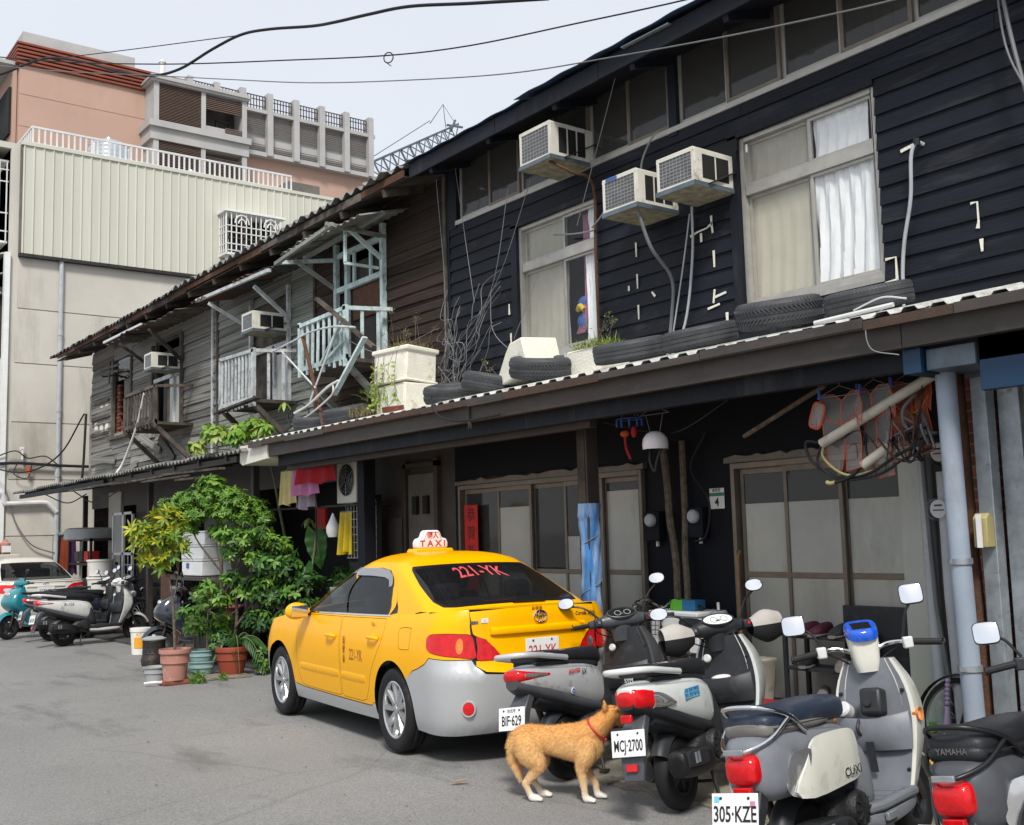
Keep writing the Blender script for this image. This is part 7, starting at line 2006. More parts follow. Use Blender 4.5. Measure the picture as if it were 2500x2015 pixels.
def shrub(label,base,trunks,blobs,leafm,L=.09,W=.035,whorl=7,per=40,seed=0,droop=.2,bark='bark',twigr=.004,name='potted_shrub',cat='shrub',group=None,surf=.75,mats2=None):
 """trunks: list of (points, r0, r1) relative to base; blobs: (x, y, z, r) relative"""
 r=random.Random(seed);B=Vector(base)
 t=thing(name,label,cat,base,group=group)
 tm=MB()
 ends=[]
 for pts,r0,r1 in trunks:
  P=spline(pts,5);tm.tube(P,[lerp(r0,r1,i/(len(P)-1))for i in range(len(P))],7);ends.append(P)
 vs=[];fs=[];v2=[];f2=[]
 for bi,(bx_,by,bz,br)in enumerate(blobs):
  c=Vector((bx_,by,bz))
  # a limb reaching into this clump
  P=min(ends,key=lambda q:(q[-1]-c).length);s0=P[max(0,int(len(P)*.7))]
  tm.tube(spline([s0,s0.lerp(c,.5)+rdir(r)*br*.25,c],4),[lerp(.012,.004,i/8)for i in range(9)],5)
  n=int(per*(br/.2)**2)
  for _ in range(n):
   d=rdir(r);d.z=d.z*.8+.15;rad=br*(surf+(1-surf)*r.random())*r.uniform(.8,1.12)
   if r.random()<.3:rad*=r.uniform(.3,.8)
   p=c+d*rad;p.z=c.z+d.z*rad*.8
   if r.random()<.5:tm.tube([c.lerp(p,.35),p],[twigr,twigr*.5],4,cap=False)
   ax=(d+Vector((0,0,.6))+rdir(r)*.35).normalized()
   tgt,tf=(vs,fs)if not mats2 or r.random()<mats2[1]else(v2,f2)
   ph=r.uniform(0,6)
   for k in range(whorl):
    a=ph+2*PI*k/whorl+r.uniform(-.25,.25)
    u=ax.cross(Vector((1,.3,.2))).normalized();w=ax.cross(u)
    dd=(u*math.cos(a)+w*math.sin(a))*r.uniform(.7,1.1)+ax*r.uniform(.1,.7)-Vector((0,0,droop))
    leaf(tgt,tf,p,dd,ax,L*r.uniform(.65,1.2),W*r.uniform(.75,1.2),r.uniform(.1,.6))
 tm.build('trunk',bark,t,60)
 me=bpy.data.meshes.new('crown');me.from_pydata([tuple(v)for v in vs],[],fs);me.shade_smooth()
 fin(bpy.data.objects.new('crown',me),leafm,t)
 if v2:
  me=bpy.data.meshes.new('crown');me.from_pydata([tuple(v)for v in v2],[],f2);me.shade_smooth()
  fin(bpy.data.objects.new('crown',me),mats2[0],t)
 return t
def pot(label,x,y,prof,mat,h,soil=True,name='flower_pot',cat='pot',z=0.,rim=True,n=32):
 t=thing(name,label,cat,(x,y,z))
 wall=prof+[(prof[-1][0]-.012,prof[-1][1]),(prof[-1][0]-.018,prof[-1][1]-.03),(prof[-2][0]*.9,h*.55),(0,h*.55)]
 MB().lathe([(0,0)]+wall,n).build('vessel',mat,t,40)
 if soil:MB().lathe([(0,h*.86),(prof[-1][0]*.90,h*.85)],n).build('soil','soil',t)
 return t
 # pots in front
p1_=pot('pale scuffed terracotta pot at the street corner of the plant group',4.72,12.96,[(.130,0),(.150,.18),(.168,.30),(.172,.31),(.186,.31),(.188,.345),(.184,.36)],'terracotta_pale',.36,z=.05)
tag(MB(T(4.70,12.96,0)).bx(-.15,.16,-.11,.11,.0,.05).build('paving_brick','brick_red',bevel=.006),'red brick underneath the pale terracotta pot','brick')
pot('upper teal plastic basin planted with saplings',5.21,13.40,[(.115,0),(.135,.05),(.148,.13),(.152,.15),(.168,.15),(.168,.162)],'basin_teal',.16,name='basin',cat='basin',z=.165)
pot('lower teal plastic basin stacked under another',5.22,13.40,[(.11,0),(.135,.05),(.15,.14),(.155,.16),(.175,.16),(.175,.172)],'basin_teal',.17,name='basin',cat='basin',z=.02)
pot('large red-brown plastic pot with a palm, nearest the taxi',5.52,13.18,[(.135,0),(.165,.12),(.185,.26),(.19,.30),(.208,.30),(.21,.345),(.206,.36)],'terracotta',.36)
pot('grey bucket half hidden behind the pale terracotta pot',4.66,13.45,[(.11,0),(.125,.10),(.135,.16),(.15,.16),(.15,.17)],'basin_grey',.17,name='bucket',cat='bucket',soil=False)
tag(MB(T(5.22,13.0,0)).prism([(-.42,-.05),(.42,-.16),(.46,.42),(-.42,.42)],.0,.028).build('paving_slab','apron',bevel=.005),'concrete slab under the teal basins and red pot','slab')
tag(MB().tube(spline([(4.38,13.02,.03),(4.46,12.95,.04),(4.56,12.93,.035)],5),.018,8).build('drain_pipe','white_steel'),'short white pipe on the ground beside the terracotta pot','pipe')
# perforated charcoal stove and bucket
sv=thing('charcoal_stove','dark perforated metal stove drum with a grey lid behind the pots','stove',(4.99,14.48,0))
MB().lathe([(0,.05),(.13,.05),(.155,.08),(.165,.14),(.15,.20),(.143,.22),(.143,.40),(.15,.41),(0,.41)],32).build('drum','stove_metal',sv,40)
MB().lathe([(.152,.405),(.155,.42),(.10,.445),(.03,.45),(.02,.47),(0,.47)],32).build('lid','basin_grey',sv)
for k in range(3):MB().bx(-.02,.02,-.02,.02,0,.06,T(.11*math.cos(k*2.1),.11*math.sin(k*2.1),0)).build('foot','dark_steel',sv)
for row,z in enumerate((.26,.32,.14)):
 for k in range(14):
  a=2*PI*k/14+row*.2;rr=.1445 if row<2 else.1655
  MB(RZ(a)@T(rr,0,z)@RY(PI/2)).lathe([(0,0),(.012,0)],8).build('air_hole','ac_dark',sv)
for z in(.235,.385):MB().lathe([(.146,z-.006),(.149,z),(.146,z+.006)],32).build('band','stove_metal',sv)
bu=thing('bucket','white paint bucket with a yellow label behind the stove drum','bucket',(5.60,16.85,0))
MB().lathe([(0,0),(.125,0),(.145,.33),(.155,.34),(.155,.39),(.145,.395),(0,.395)],32).build('shell','bucket_white',bu,40)
MB().lathe([(.1375,.10),(.1435,.26)],16,None,a0=-2.6,a1=-1.5).build('label','label_yellow',bu)
text('label_text','KC',.06,'label_yellow',bu,RZ(-2.05+PI/2)@T(0,-.147,.30)@RX(PI/2))
# croton
shrub('yellow and green croton bush growing from the pale terracotta pot',(4.72,12.96,.30),[([(0,0,0),(-.02,-.02,.35),(-.06,-.05,.72),(-.10,-.04,1.0)],.020,.010),([(-.05,-.04,.6),(-.02,-.1,.9),(.0,-.14,1.25)],.010,.006),([(-.08,-.04,.9),(-.25,-.0,1.2),(-.33,.02,1.4)],.009,.005)],[(-.40,.06,1.50,.16),(-.20,-.14,1.68,.16),(-.16,-.10,1.45,.18),(-.32,.04,1.15,.15),(-.07,-.15,1.22,.15),(-.02,-.22,1.40,.14),(-.28,-.05,1.36,.13),(-.10,-.18,1.58,.13),(-.42,.04,1.36,.10),(-.18,-.02,1.10,.11)],'leaf_croton',.125,.034,8,24,3,.15,name='croton_bush',cat='bush',mats2=('leaf_green',.78))
# broad flat-topped green tree behind
shrub('flat-topped green tree with dense glossy leaves behind the croton',(5.80,14.35,.05),[([(0,0,0),(.02,-.1,.6),(-.02,-.2,1.15),(-.05,-.25,1.6)],.035,.020),([(.0,-.15,.8),(.15,-.35,1.3),(.22,-.50,1.75)],.020,.010),([(-.02,-.2,1.2),(-.3,-.10,1.6),(-.42,-.03,1.9)],.016,.008),([(-.03,-.25,1.4),(-.12,-.3,1.8),(-.15,-.3,2.1)],.014,.008)],[(-.62,.05,2.10,.17),(-.45,-.05,2.16,.20),(-.25,-.20,2.22,.24),(.02,-.45,2.16,.24),(.24,-.62,2.05,.20),(-.05,-.36,2.0,.24),(-.36,-.12,1.98,.20),(.34,-.72,1.90,.16),(-.22,-.28,2.40,.16),(.15,-.5,1.92,.18),(-.52,0,1.98,.15),(-.10,-.25,1.75,.14),(.10,-.40,1.72,.16),(.30,-.6,1.68,.16),(-.40,-.05,1.80,.13)],'leaf_green',.064,.022,7,105,5,.2,name='flat_topped_tree',cat='tree',twigr=.0055,mats2=('leaf_bright',.55))
# round leaved top
shrub('round-leaved climber crowning the flat-topped tree',(5.62,14.02,2.2),[([(0,0,-.3),(.0,.0,.0),(.0,-.0,.2)],.012,.006)],[(0,0,.22,.13),(.12,-.10,.14,.11),(-.10,.08,.12,.10)],'leaf_bright',.13,.085,4,26,6,.5,name='climber',cat='climber')
# mid shrubs
shrub('leafy pale-green shrub with bare stems above the teal basins',(5.72,13.72,.05),[([(0,0,0),(.05,-.1,.6),(.0,-.15,1.15),(-.05,-.15,1.5)],.026,.012),([(.03,-.1,.5),(.25,-.3,.9),(.4,-.45,1.2)],.016,.008)],[(-.14,-.13,1.70,.17),(.05,-.26,1.62,.20),(.25,-.42,1.66,.19),(.42,-.55,1.55,.18),(.18,-.35,1.38,.17),(-.05,-.16,1.46,.14),(-.02,-.12,1.15,.15),(.12,-.28,.95,.16),(-.12,.0,.85,.14),(.3,-.4,1.1,.17),(-.1,.05,.55,.13)],'leaf_bright',.095,.036,5,56,8,.5,name='pale_shrub',cat='shrub',mats2=('leaf_dark',.6))
shrub('dark-leaved shrub filling the gap between the pots and the taxi',(6.12,13.2,.05),[([(0,0,0),(.05,0,.5),(.1,-.05,1.0)],.024,.010),([(0,0,.2),(.2,-.15,.7),(.3,-.2,1.1)],.016,.008)],[(-.1,.1,1.32,.22),(.12,-.05,1.28,.24),(.22,-.05,.95,.24),(.0,.1,.90,.22),(.15,-.1,.60,.22),(.36,-.2,1.1,.2),(-.2,.15,1.05,.18),(.1,-.05,.35,.22),(.35,-.2,.75,.22),(.35,-.25,.42,.2),(-.15,.15,.6,.2)],'leaf_dark',.125,.048,5,44,9,.6,name='dark_shrub',cat='shrub',mats2=('leaf_green',.8))
shrub('small sapling with upright leaves in the upper teal basin, left of the other',(5.13,13.45,.30),[([(0,0,0),(.01,.0,.2),(.03,0,.36)],.007,.004)],[(.02,.02,.36,.13),(.08,-.02,.28,.10)],'leaf_green',.12,.05,5,26,11,.4,name='sapling',cat='sapling',mats2=('leaf_bright',.7))
shrub('taller sapling in the upper teal basin, right of the other',(5.27,13.36,.30),[([(0,0,0),(.01,.02,.35),(.05,.06,.72)],.010,.005)],[(.06,.06,.76,.15),(.14,.02,.66,.13),(.02,.1,.60,.12),(.18,-.02,.40,.11)],'leaf_green',.12,.045,5,26,12,.4,name='sapling',cat='sapling',mats2=('leaf_bright',.75))
shrub('low leafy ground weeds at the foot of the terracotta pot',(4.92,12.78,.0),[([(0,0,0),(0,0,.05)],.004,.003)],[(0,0,.06,.09)],'leaf_green',.09,.03,6,40,13,.2,name='weed',cat='weed')
shrub('small weed sprouting at the edge of the concrete slab',(5.22,12.80,.0),[([(0,0,0),(0,0,.04)],.004,.003)],[(0,0,.05,.07)],'leaf_green',.08,.025,6,40,14,.2,name='weed',cat='weed')
shrub('bushy small plant in the large red pot',(5.46,13.24,.30),[([(0,0,0),(0,0,.12)],.008,.005)],[(-.04,.03,.16,.13),(.06,-.02,.12,.12),(-.08,.06,.06,.12)],'leaf_dark',.07,.028,6,60,15,.3,name='bushy_plant',cat='plant',mats2=('leaf_green',.6))
shrub('weedy plant between the red pot and the taxi wheel',(5.82,12.95,.0),[([(0,0,0),(0,0,.15)],.006,.004)],[(0,0,.14,.12),(.02,0,.26,.09)],'leaf_green',.09,.04,5,40,16,.3,name='weed',cat='weed',mats2=('leaf_dark',.5))
shrub('dark potted plant on the ground before the black post',(6.62,12.3,.05),[([(0,0,0),(0,0,1.0)],.008,.005)],[(0,0,1.12,.16),(.1,-.15,1.05,.13),(-.05,.1,1.0,.13)],'leaf_dark',.12,.05,5,26,17,.4,name='potted_plant',cat='plant')
pot('dull grey pot holding a dark plant beside the black post',6.60,12.32,[(.11,0),(.13,.2),(.145,.26),(.145,.28)],'basin_grey',.28,z=.78)
tag(MB().bx(6.4,6.8,12.1,12.6,.05,.78).build('plant_stand','door_brown',bevel=.01),'dark wooden stand under the grey plant pot','stand')
shrub('mid-green bush low between the stove drum and the teal basins',(5.42,14.0,.02),[([(0,0,0),(0,0,.4),(.02,0,.8)],.016,.008)],[(0,0,.55,.2),(.1,-.08,.78,.18),(-.12,.08,.72,.16),(.02,0,.98,.15),(.16,-.12,.5,.16)],'leaf_green',.10,.04,5,34,25,.5,name='low_bush',cat='bush',mats2=('leaf_dark',.55))
# palm
def frond(m,base,d,L,drop,n=22,lw=.012,ll=.17,r=random.Random(5)):
 vs,fs,st=m;P=[]
 for k in range(n+1):
  f=k/n;P.append(base+d*L*f+Vector((0,0,-drop*f*f*L+.10*math.sin(f*2)*L)))
 for k in range(2,n):
  tn=(P[k+1]-P[k-1]).normalized();s=tn.cross(Vector((0,0,1))).normalized()
  l=ll*math.sin(PI*(.1+.85*k/n))
  for q in(-1,1):leaf(vs,fs,P[k],s*q+tn*.45-Vector((0,0,.45)),Vector((0,0,1)),l,lw*1.6,.6,.1)
 st.tube(P,[lerp(.008,.002,k/n)for k in range(n+1)],5)
pm=thing('palm','small arching palm in the red pot beside the taxi','palm',(5.56,13.2,.30))
vs,fs,st=[],[],MB()
for k,(dx,dy,dz,L,dr)in enumerate(((.5,.1,.9,.75,1.3),(-.1,-.5,1.0,.7,1.4),(.7,-.3,.8,.8,1.3),(.2,.6,1,.6,1.1),(-.5,.1,1,.6,1.3),(.35,-.5,.7,.75,1.5))):
 frond((vs,fs,st),Vector((0,0,.05)),Vector((dx,dy,dz)).normalized(),L,dr)
st.tube([(0,0,-.02),(0,0,.1)],[.03,.02],8)
st.build('stems','bark_green',pm)
me=bpy.data.meshes.new('fronds');me.from_pydata([tuple(v)for v in vs],[],fs);me.shade_smooth();fin(bpy.data.objects.new('fronds',me),'leaf_dark',pm)
# elephant ears
ee=thing('elephant_ear','elephant-ear plant with two big dark heart-shaped leaves by the black post','plant',(6.42,13.0,.05))
def bigleaf(c,d,up,L,W,name='leaf'):
 d=d.normalized();s=d.cross(up).normalized();n=s.cross(d)
 m=MB();N1,N2=14,10
 def fn(u,v):
  f=u;w=W*interp([(0,.55),(.12,.9),(.3,1),(.6,.8),(.85,.4),(1,.02)],f);a=lerp(-1,1,v)
  q=c+d*(L*(f-.12))+s*(w*a)+n*(.05*abs(a)-.10*f*f+.012*math.sin(f*26)*abs(a))
  if f<.12:q=q+d*(-.10*L*abs(a)*(1-f/.12)+.10*L*(1-abs(a))*(1-f/.12))
  return q
 m.sheet(fn,22,12)
 o=m.build(name,'leaf_bigdark',ee,60)
 MB().tube([c+d*(L*(f-.02))+n*(.004-.10*(f+.1)**2)for f in[k/12 for k in range(11)]],[.007*(1-k/12)for k in range(11)],6).build('midrib','bark_green',o)
 return o
leafmat('leaf_bigdark',[(.035,.12,.03),(.05,.15,.035)],.35)
bigleaf(Vector((.13,-.11,1.68)),Vector((.05,-.05,-1)),Vector((-.75,-.62,.2)),.52,.15)
bigleaf(Vector((-.10,.10,1.45)),Vector((-.35,.3,-.55)),Vector((-.5,-.4,.75)),.50,.17)
bigleaf(Vector((.02,.0,1.25)),Vector((-.2,-.3,-.6)),Vector((-.5,-.5,.6)),.34,.12)
MB().tube(spline([(0,0,0),(.04,-.03,.8),(.13,-.11,1.68)],6),.014,7).tube(spline([(0,0,0),(-.06,.05,.8),(-.10,.10,1.45)],6),.012,7).tube(spline([(0,0,0),(.02,0,.7),(.02,0,1.25)],6),.010,7).build('stalks','bark_green',ee)
# money tree poking through the canopies
mt=shrub('slender tree with lime palmate leaves growing up past the canopy edge',(6.50,13.62,.05),[([(0,0,0),(.02,.02,1.2),(-.0,.30,2.1),(-.08,.36,2.6),(-.2,.5,2.95),(-.35,.6,3.1)],.024,.010)],[(-.72,.80,3.12,.17),(-.45,.62,3.08,.18),(-.28,.50,3.20,.17),(-.18,.40,3.14,.14),(-.9,.98,2.92,.10)],'leaf_lime',.16,.058,6,30,18,.7,bark='bark_green',name='palmate_tree',cat='tree',mats2=('leaf_bright',.6))
vs,fs=[],[]
for(c,n_)in((Vector((.10,.18,2.60)),7),(Vector((-.12,.28,2.78)),6),(Vector((-.05,.0,3.48)),3),(Vector((.25,-.1,1.9)),5)):
 r=random.Random(int(c.z*100))
 for k in range(n_):leaf(vs,fs,c,Vector((math.cos(k*6.28/n_),math.sin(k*6.28/n_),-.7)),Vector((0,0,1)),.17,.055,.7)
me=bpy.data.meshes.new('crown');me.from_pydata([tuple(v)for v in vs],[],fs);me.shade_smooth();fin(bpy.data.objects.new('crown',me),'leaf_lime',mt)
# weeds in the foam boxes
def weeds(label,base,sx,sy,n,h,mat,seed,stalks=0,heads='grass_dry',rot=0.):
 t=thing('weeds',label,'weeds',base,rot);r=random.Random(seed);vs=[];fs=[];st=MB()
 for _ in range(n):
  p=Vector((r.uniform(-sx,sx),r.uniform(-sy,sy),0));d=Vector((r.gauss(0,.35),r.gauss(0,.35),1));L=h*r.uniform(.4,1.1)
  leaf(vs,fs,p,d,Vector((r.uniform(-1,1),r.uniform(-1,1),.1)),L,.007,r.uniform(.2,1.2),.1)
  if r.random()<.5:leaf(vs,fs,p+d*L*.5,d+rdir(r)*.9,Vector((0,0,1)),h*.22,.018,.4)
 for _ in range(stalks):
  p=Vector((r.uniform(-sx,sx),r.uniform(-sy,sy),0));q=p+Vector((r.gauss(0,.06),r.gauss(0,.08),h*r.uniform(1.2,2.2)))
  st.tube([p,p.lerp(q,.5)+rdir(r)*.01,q],.0028,4)
  for k in range(9):
   e=q+Vector((r.gauss(0,.03),r.gauss(0,.03),r.uniform(-.06,.03)));st.tube([q-Vector((0,0,.05)),e],.0016,3);leaf(vs,fs,e,rdir(r),Vector((0,0,1)),.018,.014)
 if stalks:st.build('stalks','bark',t)
 me=bpy.data.meshes.new('blades');me.from_pydata([tuple(v)for v in vs],[],fs);me.shade_smooth();fin(bpy.data.objects.new('blades',me),mat,t)
 return t
weeds('dry brown weeds standing in the tall foam planter',(6.42,10.45,cz(6.42)+.62),.18,.24,150,.24,'grass_dry',1,9)
weeds('green leaves among the dry weeds of the tall foam planter',(6.42,10.35,cz(6.42)+.62),.16,.2,70,.16,'grass_bright',2,0)
weeds('bright green weeds in the foam planter below the smaller window',(6.52,7.28,cz(6.52)+.19),.13,.22,190,.16,'grass_bright',3,5)
weeds('straggly weeds beside the tilted foam lid',(6.35,8.52,cz(6.35)+.04),.06,.10,50,.16,'grass_bright',4,2)
weeds('weeds creeping down the side of the tall foam planter',(6.19,10.66,cz(6.17)+.16),.02,.12,60,.30,'grass_bright',5,0)
weeds('weeds between the old tyres and the tall foam planter',(6.2,11.0,cz(6.2)+.03),.10,.22,80,.18,'grass_dry',6,1)
weeds('grass tuft at the edge of the concrete strip behind the white scooter',(5.06,4.35,.0),.10,.10,90,.05,'grass_bright',7,0)
# vines over the tall planter
vs,fs,st=[],[],MB();r=random.Random(8)
vn=thing('vine','leafy vine trailing over the tall foam planter','vine',(6.19,10.43,cz(6.2)+.27))
for k in range(7):
 y=r.uniform(-.3,.35);P=[Vector((-.01,y,.42)),Vector((-.03,y+r.uniform(-.1,.1),.2)),Vector((-.04,y+r.uniform(-.15,.15),-.05)),Vector((-.05,y+r.uniform(-.2,.2),-.2))]
 P=spline(P,5);st.tube(P,.003,4)
 for p in P[3:]:
  for _ in range(2):
   if r.random()<.6:leaf(vs,fs,p,Vector((-.6,r.uniform(-1,1),r.uniform(-.6,.4))),Vector((-1,0,.3)),.055,.032,.3)
st.build('stems','bark',vn);me=bpy.data.meshes.new('leaves');me.from_pydata([tuple(v)for v in vs],[],fs);me.shade_smooth();fin(bpy.data.objects.new('leaves',me),'grass_bright',vn)
# one dead leaf on the road
vs,fs=[],[]
leaf(vs,fs,Vector((0,0,.006)),Vector((.8,-.6,.05)),Vector((0,0,1)),.15,.045,-.3,.5)
me=bpy.data.meshes.new('fallen_leaf');me.from_pydata([tuple(v)for v in vs],[],fs);me.shade_smooth()
dl=tag(fin(bpy.data.objects.new('fallen_leaf',me),'dead_leaf',None),'dry brown leaf lying on the road in front of the dog','leaf');dl.location=(4.17,6.30,0)
# == vehicles at the far left
gA='scooters parked at the far left'
sc1=scooter_sport('dusty white scooter seen from its right side, far left beside the white car',(5.12,19.22,0),82,'sc_dirtywhite','sc_plastic','vinyl','sc_dirtywhite',.15,'',None,0,lean=-.08,grp=gA,shieldcol='sc_dirtywhite',headcol='sc_dirtywhite')
text('side_lettering','R-125',.07,'wire_pale',sc1,T(.02,-.170,.68)@FR_,shear=.3)
scooter_sport('black scooter behind the dusty white one, before the white car',(5.25,20.5,0),92,'sc_plastic','sc_plastic','vinyl','trim_black',.3,'',None,0,lean=-.08,grp=gA)
scooter_sport('teal scooter pointing at the camera, at the left edge of the picture',(5.92,21.95,0),250,'sc_teal','sc_plastic','vinyl','trim_black',-.2,'',None,0,lean=.06,nose=.32,grp=gA,headcol='sc_teal')
scooter_sport('navy scooter facing the street behind the pots, front apron low',(6.70,15.40,0),286,'sc_navy','sc_plastic','vinyl','trim_black',-.2,'',None,0,lean=.08,nose=.36,grp=gA,headcol='sc_navy')
scooter_sport('second black scooter packed between the dusty white one and the bicycle',(5.75,20.75,0),86,'sc_navy','sc_plastic','vinyl','trim_black',.4,'',None,0,lean=-.08,grp=gA)
def bicycle(label,loc,rz,basket=True,lean=.0,col='dark_steel',steer=0.,wheelr=.30):
 t=thing('bicycle',label,'bicycle',loc,rot=(lean,0,rz));wb=1.02;r=wheelr
 for x,nm in((0,'rear_wheel'),(wb,'front_wheel')):
  W=MB(T(x,0,r)@RX(PI/2)).lathe([(r-.035,-.014),(r-.012,-.02),(r,0),(r-.012,.02),(r-.035,.014)],36).build(nm,'tyre_clean',t,60)
  MB(T(x,0,r)@RX(PI/2)).lathe([(r-.034,-.012),(r-.045,0),(r-.034,.012)],36).build('rim','galv',W)
  sp=MB(T(x,0,r)@RX(PI/2))
  for k in range(20):sp.tube([(.018*math.cos(k*.6),.018*math.sin(k*.6),(-.02,.02)[k%2]),((r-.04)*math.cos(2*PI*k/20),(r-.04)*math.sin(2*PI*k/20),0)],.0014,4)
  sp.tube([(0,0,-.04),(0,0,.04)],.014,8);sp.build('spokes','galv',W)
  rg=[[(x+(r+.025)*math.cos(a),y,r+(r+.025-abs(y)*.3)*math.sin(a))for y in(-.028,-.014,0,.014,.028)]for a in[lerp(.3,2.9,k/16)for k in range(17)]]
  MB().loft(rg,cap=False,closed=False).build('mudguard',col,t,solid=.003)
 MB().tube([(0,.03,r),(.42,.0,.28)],.012,7).tube([(.42,0,.28),(.30,0,.80)],.015,8).tube([(.42,0,.28),(.88,0,.70)],.018,8).tube([(.36,0,.55),(.89,0,.78)],.014,8).tube([(.30,0,.72),(0,.03,r)],.009,7).build('frame',col,t)
 MB().tube([(.87,0,.88),(.93,0,.62),(wb,.05,r)],.012,7).tube([(.93,0,.62),(wb,-.05,r)],.012,7).build('fork',col,t)
 MB().tube(spline([(.72,.27,.98),(.84,.25,1.0),(.90,.12,1.02),(.88,0,.96),(.90,-.12,1.02),(.84,-.25,1.0),(.72,-.27,.98)],6),.011,8).tube([(.88,0,.8),(.88,0,.97)],.012,8).build('handlebar','chrome',t)
 for s in(1,-1):
  MB().tube([(.72,s*.27,.98),(.62,s*.275,.965)],.016,8).build('grip','rubber',t)
  MB().tube(spline([(.80,s*.25,.98),(.77,s*.30,.95),(.66,s*.30,.93)],4),.005,5).build('brake_lever','chrome',t)
 sloft([(.12,.86,.10,.02),(.2,.87,.11,.035),(.3,.875,.07,.03),(.42,.875,.02,.02)],2.4).build('saddle','vinyl',t)
 MB().tube([(-.1,.06,.64),(.3,.05,.62)],.006,5).tube([(-.1,-.06,.64),(.3,-.05,.62)],.006,5).tube([(-.1,-.06,.64),(-.1,.06,.64)],.006,5).tube([(-.05,.06,.64),(0,.05,r)],.006,5).build('rear_carrier',col,t)
 MB(T(.42,0,.28)@RX(PI/2)).lathe([(.085,-.004),(.09,0),(.085,.004)],20).build('chainring','galv',t)
 if basket:
  b=MB()
  for k in range(7):
   z=lerp(.72,.96,k/6);w=lerp(.12,.16,k/6);d=lerp(.10,.13,k/6)
   b.tube([(1.05-d,-w,z),(1.05+d,-w,z),(1.05+d,w,z),(1.05-d,w,z),(1.05-d,-w,z)],.003,4)
  for k in range(9):
   f=lerp(-1,1,k/8)
   b.tube([(.95,.12*f,.72),(.92,.16*f,.96)],.0025,4).tube([(1.15,.12*f,.72),(1.18,.16*f,.96)],.0025,4).tube([(1.05+.10*f,-.12,.72),(1.05+.13*f,-.16,.96)],.0025,4).tube([(1.05+.10*f,.12,.72),(1.05+.13*f,.16,.96)],.0025,4)
  b.build('wire_basket','dark_steel',t)
 return t
bicycle('black bicycle with chrome handlebar on the porch behind the silver scooter',(6.35,6.05,.04),1.15,True,.05)
bicycle('bicycle whose wheel shows behind the pipes at the right of the porch',(6.78,3.05,.04),1.62,False,.04)
bicycle('dark bicycle with wire basket behind the dusty white scooter',(6.75,20.1,.05),-1.0,True,.06)
